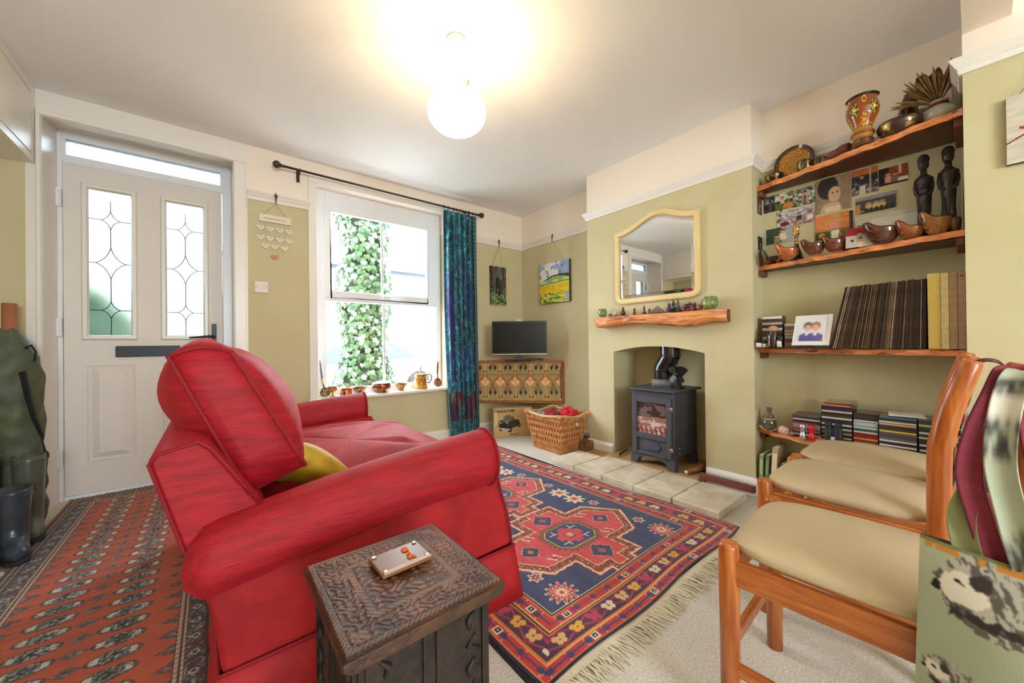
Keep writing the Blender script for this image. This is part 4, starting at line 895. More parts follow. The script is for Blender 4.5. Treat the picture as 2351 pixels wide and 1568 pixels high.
# ================================================================ PENDANT LAMP
lp = thing('pendant_lamp', 'opal glass pendant lamp hanging lit from the ceiling', 'lamp', (.915, 1.535, 2.4))
WHT = M('white_plastic', (238, 230, 216), .4)
m = MB(); m.lathe([(.0, 2.399), (.046, 2.399), (.050, 2.385), (.048, 2.366), (.044, 2.362), (0, 2.362)], 32, c=(.915, 1.535, 0)); m.build('ceiling_rose', WHT, lp, world=True)
m = MB(); m.tube([(.915, 1.535, 2.365), (.915, 1.535, 2.18)], .0032, 8); m.build('flex', WHT, lp, world=True)
m = MB(); m.lathe([(.004, 2.185), (.014, 2.168), (.017, 2.145), (.017, 2.116), (.0, 2.116)], 20, c=(.915, 1.535, 0)); gal = m.build('lamp_holder', M('aged_brass', (176, 140, 90), .35, metal=.6), lp, world=True)
for k in range(3):
    a = k*2*PI/3+.45; pts = []
    for i in range(13):
        t = i/12; r = .016+.092*t; pts.append((.915+r*cos(a)+.006*sin(t*9)*sin(a), 1.535+r*sin(a)-.006*sin(t*9)*cos(a), 2.128-.008*t+.003*sin(t*12)))
    m = MB(); m.tube(pts, .0028, 6); m.tube([(p[0], p[1], p[2]) for p in [(.915+.107*cos(a), 1.535+.107*sin(a), 2.118), (.915+.112*cos(a), 1.535+.115*sin(a), 2.122), (.915+.116*cos(a), 1.535+.118*sin(a), 2.132), (.915+.108*cos(a), 1.535+.112*sin(a), 2.138)]], .0035, 6); m.build('shade_hook', M('aged_brass'), lp, world=True)
OPAL = M('lit_opal_glass', (255, 240, 214), .35, em=2.6)
prof = []
for i in range(25):
    a = -PI/2+(PI/2+.70)*i/24; prof.append((max(.0001, .137*cos(a)), 2.052+.098*sin(a)))
m = MB(); m.lathe(prof, 48, c=(.915, 1.535, 0), cap=False); sh_ = m.build('lamp_shade', OPAL, lp, world=True, solid=.003)
m = MB()
for k in range(14):
    a = 2*PI*k/14; m.ball((.915+.1095*cos(a), 1.535+.1095*sin(a), 2.118), (.009, .009, .005), 8)
m.build('petal_rim', M('clear_petal', (236, 224, 196), .2, spec=.6), lp, world=True)
m = MB(); m.lathe([(0, 2.05), (.02, 2.055), (.026, 2.075), (.014, 2.10), (.012, 2.138), (0, 2.139)], 20, c=(.915, 1.535, 0)) if False else m.lathe([(0, 2.098), (.010, 2.10), (.010, 2.116), (0, 2.117)], 16, c=(.915, 1.535, 0)); m.build('bulb_cap', M('bulb_cap', (200, 200, 200), .3, metal=.7), lp, world=True)
# ================================================================ CURTAIN AND POLE
IRN = M('antique_pole', (74, 62, 58), .4, metal=.5)
pole = thing('curtain_pole', 'dark iron curtain pole with ball finials above the window', 'pole', (1.26, 3.18, 2.27))
m = MB(); m.tube([(.40, 3.18, 2.273), (2.16, 3.18, 2.268)], .0085, 12); m.build('rod', IRN, pole, world=True)
for x, s in ((.372, -1), (2.178, 1)):
    m = MB(); m.ball((x, 3.18, 2.274), .027, 16); m.lathe([(.012, 0), (.014, .008), (.008, .014), (.012, .02), (.009, .028)], 12, T=Matrix.Translation((x-s*.022, 3.18, 2.273)) @ Matrix.Rotation(-s*PI/2, 4, 'Y')); m.build('finial', IRN, pole, world=True)
for x in (.52, 2.02):
    m = MB(); m.tube([(x, 3.18, 2.27), (x, 3.20, 2.245), (x, 3.262, 2.245)], .006, 8); m.tube([(x-.005, 3.18, 2.272), (x+.006, 3.18, 2.272)], .013, 12); m.bb((x-.011, 3.255, 2.21), (x+.011, 3.267, 2.30)); m.build('bracket', IRN, pole, world=True)
RX = [1.74, 1.79, 1.85, 1.885, 1.92, 1.95, 1.985, 2.03, 2.07, 2.10]
m0 = None
for x in RX:
    m = MB(); m.tube([(x, 3.18+.013*cos(a), 2.270+.015*sin(a)) for a in [2*PI*k/16 for k in range(16)]], .002, 6, closed=True); m.build('ring', IRN, pole, world=True)
def curtain():
    nu, nv = 300, 330; u, v = np.meshgrid(np.linspace(0, 1, nu+1), np.linspace(0, 1, nv+1), indexing='ij')   # v: top 0 -> bottom 1
    zt, zb = 2.243, .035; z = zt+(zb-zt)*v
    xl = 1.735+.012*v+.055*v**3; xr = 2.112+.022*v; xl = np.where(v > .75, 1.747+.055*v**3-.02*(v-.75), xl)
    x = xl+(xr-xl)*(u+.018*np.sin(u*40)*1)
    amp = .030*(1-.35*v)+.006; fold = np.sin(u*2*PI*6.2+.6*np.sin(v*3)+.5*v)+.35*np.sin(u*2*PI*13+2*v); hem = np.clip(v-.97, 0, 1)*0
    y = 3.185+amp*fold*.62+.0*v
    y = np.where(v < .03, y*0+3.185+(y-3.185)*(.55+15*v), y)
    # printed cloth: turquoise forest pattern, darker border stripes, plum patches low down
    P = Paint(u, (38, 112, 134)); a = fbm(u*9, v*14, 2, 4); b = fbm(u*22, v*60, 5, 3)
    P.p(np.clip((a-.46)*6, 0, 1), (22, 74, 96)).p((b > .56), (48, 150, 172), .8).p(b > .66, (88, 182, 196), .8)
    tr = 0
    for k, x0 in enumerate((.14, .28, .40, .53, .66, .80)):
        w_ = .010+.008*hsh(np.array(k*1.), np.array(2.)); q = np.abs(u-x0-.035*np.sin(v*7+k*2)-.012*np.sin(v*23+k)) < w_*(1-.5*np.abs(v-.5)); P.p(q & (fbm(u*60, v*60, k) > .3), (16, 44, 62), .9)
        for j in range(9):
            vb = .08+.1*j+.03*math.sin(k*5+j); sgn = 1 if (j+k) % 2 else -1; q = (np.abs((v-vb)*4+(u-x0)*sgn*2.2) < .022) & (np.abs(u-x0) < .11) & ((u-x0)*sgn > 0); P.p(q, (18, 46, 60), .85)
    P.p((fbm(u*40, v*130, 8) > .64) & (v < .62), (54, 106, 70), .75).p((fbm(u*34, v*110, 9) > .67), (20, 40, 50), .8)
    P.p(np.clip((fbm(u*5, v*9, 14)-.52)*9, 0, 1)*np.clip(1-np.abs(v-.48)*3.5, 0, 1), (50, 44, 140), .75).p(np.clip((fbm(u*6+3, v*8, 15)-.58)*9, 0, 1)*np.clip(1-np.abs(v-.5)*3, 0, 1), (70, 30, 120), .8)
    low = (v > .80) & (v < .93); P.p(low & (fbm(u*5+1, v*9, 17) > .42), (96, 30, 52), .9).p(low & (fbm(u*7+2, v*12, 19) > .60), (46, 30, 50), .9).p(low & (fbm(u*6+7, v*10, 23) > .66), (110, 130, 60), .8)
    P.p((v > .93) & (fbm(u*50, v*170, 4) > .5), (26, 66, 70), .9).p((v > .93) & (fbm(u*46, v*150, 6) > .62), (64, 150, 156), .9)
    P.p((u > .87) & (u < .965), (26, 60, 66), .85).p((u > .89) & (u < .93) & (np.sin(v*330) > 0), (64, 140, 150), .8).p(u > .965, (58, 150, 178)).p(u < .02, (64, 160, 186)).p((u > .03) & (u < .085) & (fbm(u*80, v*200, 3) > .5), (22, 60, 72), .9)
    t = thing('curtain', 'turquoise velvet curtain with dark tree print and plum hem, right of the window', 'curtain', (1.93, 3.185, .035))
    o = gobj('panel', [(np.stack([x, y, z], -1), P.c)], M('printed_velvet', attr=True, rough=.55, sheen=.5), t, world=True)
    q = o.modifiers.new('solid', 'SOLIDIFY'); q.thickness = .003
    for x0 in RX[:9]:
        m = MB(); m.tube([(x0, 3.182, 2.256), (x0+.003, 3.182, 2.24)], .002, 5); m.build('hook', M('chrome'), t, world=True)
curtain()
# ================================================================ CORNER UNIT, TV
cu_ = thing('corner_unit', 'timber corner shelf unit with patterned art nouveau fabric front', 'cupboard', (2.6, 3.05, .33))
for z, c in ((.767, 1), (.345, 1)):
    m = MB(); tri = [(2.792, 2.617), (2.792, 3.266), (2.158, 3.266), (2.158, 3.246)]
    m.prism(tri, 'Z', z-.017, z); m.build('board', SHELFW, cu_, world=True, bev=.003)
def libfn(u, v):      # repeating art nouveau damask, v up
    P = Paint(u, (176, 150, 98)); n = 5.35; x = np.abs(((u*n+.08) % 1)-.5)*2; s = ((u*n+.08+.5) % 1)-.5; s2 = ((u*n+.08) % 1)-.5
    def dia(cx_, cy_, a, b, c, xx=None): xx = s if xx is None else xx; P.p((np.abs(xx-cx_)/a+np.abs(v-cy_)/b) < 1, c)
    P.p(np.abs(v-(.70-.30*np.abs(s2)*1.6)) < .022, (150, 118, 60)); P.p(np.abs(np.abs(s2)-(.05+.42*np.clip(1-np.abs(v-.28)/.3, 0, 1))) < .028, (214, 176, 110))
    P.p(np.abs(np.abs(s2)-(.02+.34*np.clip(1-np.abs(v-.90)/.22, 0, 1))) < .022, (206, 168, 102)); P.p(np.abs(v-.675) < .018, (160, 120, 66))
    for cy_ in (.86, .22):
        for sg in (-1, 1): dia(sg*.16, cy_, .105, .085, (40, 56, 40))
    for cy_ in (.76, .10):
        for sg in (-1, 1): dia(sg*.09, cy_, .05, .04, (70, 54, 40), s2)
    dia(0, .50, .40, .155, (206, 96, 66), s2); dia(0, .49, .33, .13, (238, 202, 150), s2); P.p((np.abs(s2) < .26) & (v > .52) & (v < .56) & (np.sin(s2*60) > .1), (196, 84, 60)); P.p((np.abs(s2) < .012) & (v > .38) & (v < .52), (150, 100, 60))
    dia(0, .33, .26, .10, (196, 96, 74)); P.p((np.abs(s) < .2) & (v > .25) & (v < .38) & (np.sin((s)*60) > .2), (120, 130, 96)); dia(.0, .42, .14, .05, (104, 126, 92)); dia(0, .93, .1, .05, (178, 84, 76))
    P.p(v > .965, (150, 132, 88)).p(fbm(u*90, v*60, 2) > .66, (146, 124, 78), .35); return P.c
nu, nv = 230, 110; u, v = np.meshgrid(np.linspace(0, 1, nu+1), np.linspace(0, 1, nv+1), indexing='ij'); cv = .026*(1-(2*v-1)**2); L0 = np.array([2.168, 3.252]); R0 = np.array([2.782, 2.640]); d_ = R0-L0; ln_ = np.hypot(*d_); tt_ = u*(1-cv/ln_*1.0-.0)
X = L0[0]+d_[0]*tt_+.7*(.008*np.sin(u*60)*v*.3); Y = L0[1]+d_[1]*tt_; off = .006+.010*(1-(2*v-1)**2)
gobj('fabric_front', [(np.stack([X+off*.5, Y+off*.5, .348+v*.400], -1), libfn(u, v))], PAINTED, cu_, world=True)
m = MB(); m.bb((2.15, 3.25, .33), (2.17, 3.266, .75)); m.bb((2.776, 2.62, .33), (2.792, 2.64, .75)); m.build('bracket', SHELFW, cu_, world=True)
nd = Vector((.62, .78, 0)); xd = Vector((.78, -.62, 0)); Tt = frame((2.375, 2.83, .767), xd, nd)
tv = thing('television', 'small flat black television on the corner unit beside the curtain', 'television', (2.375, 2.83, .767), math.atan2(-.62, .78))
SCR = M('tv_screen', (14, 14, 17), .22, spec=.25); TVB = M('tv_bezel', (26, 26, 30), .35)
m = MB(); m.box((0, .012, .2315), (.545, .03, .335)); m.build('casing', TVB, tv, bev=.006)
m = MB(); m.box((0, -.0035, .235), (.520, .002, .302)); m.build('screen', SCR, tv)
m = MB(); m.box((0, -.005, .070), (.545, .004, .005)); m.build('silver_strip', M('chrome'), tv)
m = MB(); m.lathe([(0, .001), (.155, .001), (.155, .006), (.12, .010), (0, .012)], 36, sy=.55); m.prism([(-.035, .006), (.035, .006), (.022, .075), (-.022, .075)], 'Y', .0, .02); m.build('stand', TVB, tv)
m = MB(); m.ball((-.185, -.006, .072), .003, 6); m.build('standby_light', M('red_led', (255, 30, 30), .4, em=3), tv)
bx = thing('set_top_box', 'thin black media player at the right of the television stand', 'box', (2.60, 2.82, .767), math.atan2(-.62, .78)); bx.location = (2.622, 2.872, .767)
m = MB(); m.box((0, .0, .010), (.17, .10, .018)); m.build('casing', TVB, bx, bev=.003)
m = MB(); m.box((.05, -.051, .011), (.03, .002, .006)); m.build('display_window', SCR, bx)
cdl = thing('jar_candle', 'pale glass jar candle behind the television', 'candle', (2.60, 3.10, .767))
m = MB(); m.lathe([(0, .001), (.05, .001), (.05, .405), (0, .405)], 8) if False else m.lathe([(.018, .001), (.018, .33), (.045, .345), (.048, .36), (.048, .435), (.044, .435), (.044, .40), (0, .40)], 24); m.build('holder', M('pale_glass', (232, 226, 214), .2), cdl)
m = MB(); m.lathe([(0, .402), (.042, .402), (.042, .412), (0, .414)], 20); m.build('wax', M('wax', (244, 236, 220), .6), cdl)
# ================================================================ HANGING PICTURES, BUNTING, SWITCH
CORD = M('picture_cord', (150, 138, 110), .8); HOOK = M('copper_hook', (110, 70, 50), .4, metal=.6)
def railhook(parent, p, nrm, side):
    m = MB(); x, y, z = p; a = Vector(nrm); b = Vector(side)
    def pt(o, d, h): return tuple(Vector((x, y, z))+a*o+b*d+Vector((0, 0, h)))
    V = [pt(.036, -.012, .068), pt(.036, .012, .068), pt(.040, .004, .03), pt(.040, .004, 0), pt(.040, -.004, 0), pt(.040, -.004, .03)]; V2 = [tuple(Vector(q)+a*.003) for q in V]
    m.add(V+V2, [(0, 1, 2, 5), (5, 2, 3, 4), (6, 11, 8, 7), (11, 10, 9, 8), (0, 6, 7, 1), (1, 7, 8, 2), (2, 8, 9, 3), (3, 9, 10, 4), (4, 10, 11, 5), (5, 11, 6, 0)]); m.tube([pt(.002, 0, .078), pt(.03, 0, .080), pt(.040, 0, .066)], .004, 6); return m.build('rail_hook', HOOK, parent, world=True)
def forestfn(u, v):
    P = Paint(u, (52, 40, 40)); P.c += (fbm(u*20, v*30, 2)[..., None]-.5)*60; P.p((np.hypot((u-.55)*1.2, v-.80) < .22), (104, 120, 84), .8).p((u > .3) & (u < .62) & (v > .36) & (v < .72), (36, 32, 32), .9)
    for x0, w_, sl in ((.12, .07, .05), (.27, .035, -.06), (.70, .03, .08), (.86, .06, .05)): P.p(np.abs(u-x0-sl*(1-v)) < w_, (74, 58, 54), .9).p(np.abs(u-x0-sl*(1-v)-w_) < .012, (176, 168, 156), .8)
    g = v < .30+.05*np.sin(u*9); P.p(g, (62, 92, 52)).p(g & (fbm(u*16, v*26, 6) > .55), (130, 150, 90)).p(g & (fbm(u*22, v*30, 9) > .66), (196, 206, 150)).p((fbm(u*20, v*24, 12) > .68) & (v < .75), (120, 140, 80)); P.p((np.abs((v-.2)+(u-.3)*.22) < .02) & (u > .3), (60, 48, 40)); return P.c
def meadowfn(u, v):
    P = Paint(u, (150, 172, 200)); n = fbm(u*5, v*7, 3, 4); P.p(np.clip((n-.42)*6, 0, 1), (232, 230, 226)).p(np.clip((fbm(u*7, v*9, 8)-.58)*7, 0, 1), (128, 140, 168))
    hill = .60+.05*u+.06*np.sin(u*5-1.2); P.p((v < hill+.06*np.clip(u-.62, 0, 1)*4*.6) & (v > .4), (54, 74, 56)).p(v < hill-.035, (150, 176, 90)).p((v < hill-.03) & (fbm(u*9, v*16, 2) > .55), (196, 206, 110)).p((v < .565) & (v > .5) & (np.sin(u*14) > .2), (222, 216, 110)).p((v < .50+.03*u), (106, 160, 150)).p(v < .455+.045*u, (232, 200, 44))
    P.p((v < .46) & (fbm(u*12, v*40, 5) > .56), (214, 176, 30)).p((v < .25) & (fbm(u*9, v*18, 6) > .48), (142, 172, 60)).p((v < .14) & (fbm(u*12, v*16, 9) > .5), (92, 134, 50)).p((v < .26) & (u > .82) & (fbm(u*20, v*20, 3) > .4), (146, 176, 190)).p((v < .2) & (fbm(u*20, v*30, 12) > .62), (240, 220, 90))
    P.p(np.hypot(u-.335, (v-.235)*1.1) < .03, (120, 40, 36)).p(np.hypot((u-.30)*.9, (v-.18)) < .045, (236, 226, 222)).p(np.hypot((u-.34), (v-.135)*1.2) < .032, (130, 160, 190)).p(np.hypot(u-.25, v-.18) < .02, (110, 60, 50)); return P.c
def canvas(name, label, o, du, dv, thick, fn, nu, nv, hook, hn, hs, group=None, pts=None):
    o, du, dv = Vector(o), Vector(du), Vector(dv); nrm = dv.cross(du).normalized() if False else Vector(hn)
    t = thing(name, label, 'picture', tuple(o))
    gobj('painted_face', [planeg(o+nrm*thick, du, dv, nu, nv, fn)], PAINTED, t, world=True)
    m = MB(); m.add([o, o+du, o+du+dv, o+dv, o+nrm*(thick-.001), o+du+nrm*(thick-.001), o+du+dv+nrm*(thick-.001), o+dv+nrm*(thick-.001)], [(0, 1, 2, 3), (4, 7, 6, 5), (0, 4, 5, 1), (1, 5, 6, 2), (2, 6, 7, 3), (3, 7, 4, 0)]); m.build('stretcher_frame', M('canvas_edge', (70, 66, 56), .8), t, world=True)
    if hook is not None:
        h = Vector(hook)+nrm*.034
        for q in (.12, .80): 
            m = MB(); m.tube([h, o+du*q+dv+nrm*.01], .0013, 5); m.build('cord', CORD, t, world=True)
        railhook(t, hook, hn, hs)
    return t
canvas('hanging_picture', 'narrow dark woodland picture hanging from the rail beside the curtain', (2.334, YF-.002, 1.366), (.212, 0, 0), (-.006, 0, .418), .018, forestfn, 50, 100, (2.438, YF, 1.998), (0, -1, 0), (1, 0, 0))
canvas('hanging_picture', 'small canvas of a yellow meadow under clouds, hanging left of the chimney breast', (XA-.002, 2.94, 1.362), (0, -.425, 0), (0, 0, .423), .026, meadowfn, 100, 100, (XA, 2.735, 1.998), (-1, 0, 0), (0, 1, 0))
def bloomfn(u, v):
    P = Paint(u, (206, 196, 176)); P.c += (fbm(u*4, v*30, 2)[..., None]-.5)*34; P.p(np.hypot(u-.38, v-.88) < .07, (170, 24, 30)).p(np.abs(u-.32-.06*np.sin(v*5)) < .010*(v > .3), (90, 84, 70)).p((np.abs((v-.36)-(u-.1)*.55) < .013) & (u < .5), (120, 50, 50)).p((np.abs((v-.45)+(u-.3)*.3) < .02) & (u > .12) & (u < .4), (170, 40, 40)).p(np.hypot(u-.7, v-.55) < .08, (180, 40, 40)); return P.c
canvas('flower_canvas', 'cream canvas with a red flower hanging on the right hand wall', (XR-.002, -.088, 1.60), (0, -.25, 0), (0, 0, .255), .02, bloomfn, 90, 90, (XR, -.21, 1.998), (-1, 0, 0), (0, 1, 0))
def darkpic(u, v):
    P = Paint(u, (120, 124, 120)); P.p(np.minimum(np.minimum(u, 1-u), np.minimum(v, 1-v)) < .06, (24, 24, 26)).p((np.abs(u-.55-.06*np.sin(v*7)) < .09) & (v > .2) & (v < .85), (206, 214, 214)).p(fbm(u*5, v*5, 3) > .66, (150, 150, 146)); return P.c
canvas('framed_print', 'dark framed grey print on the left wall, seen in the mirror', (XL+.002, 2.05, 1.32), (0, .42, 0), (0, 0, .52), .02, darkpic, 50, 50, None, (1, 0, 0), (0, 1, 0))
# heart bunting
bu = thing('heart_plaque', 'cream wooden family plaque with rows of small hanging hearts, above the light switch', 'ornament', (.37, YF-.01, 1.6))
PLQ = M('cream_plaque', (232, 220, 196), .6)
m = MB(); m.bb((.267, YF-.016, 1.862), (.472, YF-.006, 1.918)); m.build('board', PLQ, bu, world=True, bev=.002)
railhook(bu, (.371, YF, 1.998), (0, -1, 0), (1, 0, 0)); RIB = M('ribbon', (206, 194, 170), .8)
for x in (.292, .447): m = MB(); m.tube([(.371, YF-.042, 2.0), (x, YF-.013, 1.912)], .0022, 5); m.build('ribbon', RIB, bu, world=True)
INK = M('grey_ink', (120, 104, 92), .7)
def script(parent, x, y, z, w_, name, rows=1, c=None):       # tiny hand-lettering reads only as a wavy line at this size
    m = MB(); m.tube([(x+w_*i/40, y, z+.0045*sin(i*1.3)+.002*sin(i*2.9)) for i in range(41)], .0006, 4); return m.build(name, c or INK, parent, world=True)
text("lettering", "Granny's Family Tree", .0155, INK, frame((.300, YF-.0165, 1.884), (1, 0, 0), (0, 0, 1)), bu, ext=.0003)
HE = []
for i in range(28):
    t = 2*PI*i/28; HE.append((.0255*(sin(t)**3), .022*(.8125*cos(t)-.3125*cos(2*t)-.125*cos(3*t)-.0625*cos(4*t))))
hearts = [(.277, 1.815), (.336, 1.813), (.397, 1.811), (.456, 1.811), (.277, 1.744), (.336, 1.742), (.396, 1.739), (.458, 1.74), (.307, 1.684), (.365, 1.684), (.426, 1.681), (.364, 1.61)]
hm = None
for i, (x, z) in enumerate(hearts):
    top = 1.862 if i < 4 or i in (8, 9, 10) else hearts[i-4][1] if i < 8 else 1.684-.02
    if i < 11 : m = MB(); m.tube([(x, YF-.010, z+.018), (x, YF-.010, top)], .0009, 4); m.build('thread', RIB, bu, world=True)
    m = MB(); m.prism([(x+a, z+b) for a, b in HE], 'Y', YF-.014, YF-.007); h = m.build('heart', PLQ if i < 11 else M('pale_pine_heart', (206, 144, 86), .6), bu, world=True, bev=.001)
    if i == 11: h['label'] = 'natural pine heart at the bottom'
    m = MB(); m.tube([(x-.012+.024*k/16, YF-.0145, z+.002+.002*sin(k*1.9+i)) for k in range(17)], .0006, 4); q = m.build('name_lettering', INK, h); q.data.transform(inv_of(bu))
sw = thing('light_switch', 'cream two gang light switch plate on the green wall by the door', 'switch', (.279, YF, 1.338))
m = MB(); m.bb((.238, YF-.010, 1.337), (.321, YF-.001, 1.420)); m.build('plate', M('switch_plate', (234, 218, 206), .4), sw, world=True, bev=.003)
for x in (.262, .297): m = MB(); m.bb((x-.007, YF-.016, 1.368), (x+.007, YF-.010, 1.390)); m.build('rocker', M('switch_plate'), sw, world=True, bev=.002)
for x in (.247, .312): m = MB(); m.lathe([(0, 0), (.003, 0), (.003, .001), (0, .001)], 10, T=Matrix.Translation((x, YF-.010, 1.379)) @ Matrix.Rotation(PI/2, 4, 'X')); m.build('screw', INK, sw, world=True)
# ================================================================ PAINTED LACQUER WARE on the window board
def lacfn(base, gold, red=None, seed=1, kx=14, kz=9, band_=None):
    def f(th, s, r, z):
        P = Paint(th, base); n = fbm(th*kx, s*kz, seed, 3); n2 = fbm(th*kx*1.6+5, s*kz*1.5, seed+3, 3); tt = np.minimum(th, 1-th)
        n = fbm(np.minimum(th, 1-th)*kx*2, s*kz, seed, 3)
        P.p(n > .56, gold, .9).p(n2 > .66, red if red is not None else gold, .9).p((n > .5) & (n < .52), (30, 22, 18), .8)
        if band_:
            for a, b in band_: P.p((s > a) & (s < b), gold)
        return P.c
    return f
def pot(name, label, cat, loc, parts, group=None):
    t = thing(name, label, cat, loc, 0, group)
    for nm, prof, fn in parts: gobj(nm, [latheg(prof, fn)], LACQ, t)
    return t
KG = (198, 148, 52); KR = (176, 44, 26); KB = (44, 26, 18)
WS = .5225
pot('lidded_goblet', 'small painted lacquer goblet with domed lid, leftmost pot on the window board', 'goblet', (.766, 3.315, WS), [
    ('bowl', [(.0, .001), (.024, .001), (.022, .005), (.006, .012), (.005, .030), (.014, .038), (.032, .052), (.036, .068), (.036, .082), (0, .082)], lacfn((122, 62, 26), KG, KR, 2)),
    ('lid', [(.040, .083), (.038, .089), (.020, .098), (.005, .102), (.004, .108), (.007, .113), (.0, .118)], lacfn((170, 150, 130), (210, 190, 160), None, 3))])
pot('lidded_pot', 'small squat red lacquer pot with black knob, second along the window board', 'pot', (.872, 3.315, WS), [
    ('body', [(.0, .001), (.048, .001), (.047, .012), (.043, .05), (.040, .056), (0, .056)], lacfn((176, 50, 26), KG, (60, 24, 20), 4, band_=[(.30, .36)])),
    ('lid', [(.043, .057), (.043, .063), (.030, .070), (.004, .074), (.004, .078), (.005, .083), (0, .085)], lacfn((190, 60, 40), (210, 80, 50), None, 5))])
def footbowl(name, label, x, y, r, h, base, seed):
    return pot(name, label, 'bowl', (x, y, WS), [('bowl', [(0, .001), (.40*r, .001), (.42*r, .008), (.34*r, .016), (.55*r, .024), (.86*r, .52*h+.012), (r, h-.004), (1.02*r, h), (.95*r, h), (.80*r, .55*h+.012), (.4*r, .03), (0, .028)], lacfn(base, KG, KR, seed, band_=[(.44, .47)]))])
footbowl('painted_bowl', 'dark painted lacquer bowl between the red pot and the lidded tureen', .984, 3.315, .060, .066, (92, 40, 24), 6)
pot('lidded_tureen', 'largest painted lacquer bowl with lid and red knob, middle of the window board', 'bowl', (1.170, 3.315, WS), [
    ('bowl', [(0, .001), (.045, .001), (.046, .012), (.040, .018), (.055, .022), (.076, .036), (.080, .064), (.078, .078), (0, .078)], lacfn((120, 34, 20), KG, KR, 7, band_=[(.32, .35)])),
    ('lid', [(.083, .079), (.082, .084), (.055, .094), (.015, .103), (.006, .106), (.006, .110), (.011, .115), (.010, .122), (0, .126)], lambda th, s, r, z: Paint(th, (196, 176, 160)).p(s > .72, (150, 50, 36)).p((s < .1), (90, 40, 26)).c)])
footbowl('painted_bowl', 'painted lacquer footed bowl between the lidded tureen and the mug', 1.352, 3.315, .054, .070, (120, 84, 44), 8)
mug = thing('painted_mug', 'tall golden painted tankard with black handle on the window board', 'mug', (1.545, 3.315, WS), 0)
gobj('body', [latheg([(0, .001), (.066, .001), (.066, .012), (.062, .018), (.064, .030), (.060, .036), (.056, .10), (.060, .110), (.056, .116), (.056, .140), (.052, .142), (.050, .13), (.052, .03), (0, .028)], lacfn((176, 120, 34), (210, 160, 50), (196, 84, 26), 9, 26, 14, [(.28, .31), (.48, .51)]), n=60)], LACQ, mug)
m = MB(); m.tube([(.054, -.01, .125), (.080, -.02, .138), (.100, -.03, .118), (.096, -.03, .080), (.080, -.022, .055), (.060, -.015, .058)], .006, 8); m.build('handle', M('black_lacquer', (28, 24, 26), .2, coat=.6), mug)
def spoon(name, label, loc, tilt, az, s, wood, bowlc, inn):
    t = thing(name, label, 'spoon', loc); T = Matrix.Rotation(az, 4, 'Z') @ Matrix.Rotation(tilt, 4, 'Y')
    P, C, a_, b_ = latheg([(0, -.001), (.02*s, .003*s), (.034*s, .014*s), (.038*s, .030*s), (.034*s, .030*s), (.030*s, .017*s), (.016*s, .008*s), (0, .006*s)], lacfn(bowlc, KG, KR, 12), n=28)
    A = np.array(T); P = P @ A[:3, :3].T*1.0+np.array([0, 0, .040*s]); 
    gobj('bowl', [(P, C, a_, b_)], LACQ, t); d = T.to_3x3() @ Vector((0, 0, 1))
    return t, d
# ladle at right, spoon at left, both standing against the reveals
ld = thing('painted_ladle', 'painted wooden ladle leaning at the right end of the window board', 'ladle', (1.715, 3.30, WS))
Tl = Matrix.Translation((0, 0, .047)) @ Euler((PI/2-.25, 0, .25)).to_matrix().to_4x4()
gobj('bowl', [latheg([(0, -.022), (.022, -.020), (.040, -.008), (.045, .008), (.041, .009), (.034, -.004), (.018, -.014), (0, -.016)], lacfn((150, 76, 36), KG, KR, 12), n=30, T=Tl)], LACQ, ld)
hp = [(0, .0, .088), (.004, .008, .12), (.008, .02, .16), (.016, .03, .205), (.02, .036, .235), (.028, .036, .246), (.034, .036, .236)]; P, C, a_, b_ = (None,)*4
m = MB(); m.tube(hp, [.005, .006, .011, .013, .009, .007, .004], 10); m.build('handle', M('ladle_handle', (168, 92, 44), .25, col2=(90, 44, 24), vs=40, coat=.5), ld)
sp_ = thing('painted_spoon', 'black and gold painted spoon leaning in the left corner of the window board', 'spoon', (.705, 3.31, WS))
gobj('bowl', [latheg([(0, -.018), (.020, -.016), (.036, -.006), (.040, .006), (.036, .007), (.030, -.003), (.016, -.012), (0, -.013)], lacfn((46, 44, 24), (216, 190, 80), KR, 13), n=28, T=Matrix.Translation((.006, 0, .042)) @ Euler((PI/2-.2, .3, -.4)).to_matrix().to_4x4())], LACQ, sp_)
m = MB(); m.tube([(.0, .004, .07), (-.012, .01, .12), (-.018, .018, .20), (-.026, .028, .30)], [.004, .007, .006, .003], 8); m.build('handle', M('black_lacquer'), sp_)
m = MB(); m.tube([(-.008, .008, .105), (-.014, .013, .15)], [.0078, .0076], 8); m.build('gold_band', M('gold_paint', (210, 180, 80), .3), sp_)
st2 = thing('stirring_stick', 'small curved red tipped stick standing in the painted tankard', 'stick', (1.545, 3.33, WS+.03))
m = MB(); m.tube([(0, 0, 0), (.002, 0, .11), (.004, 0, .14)], .007, 8); m.build('stem', M('pale_yellow', (226, 206, 130), .5), st2)
m = MB(); m.tube([(.004, 0, .138), (.008, 0, .165), (.018, 0, .186), (.026, 0, .178)], [.007, .005, .005, .003], 8); m.build('tip', M('red_tip', (176, 40, 50), .3), st2)
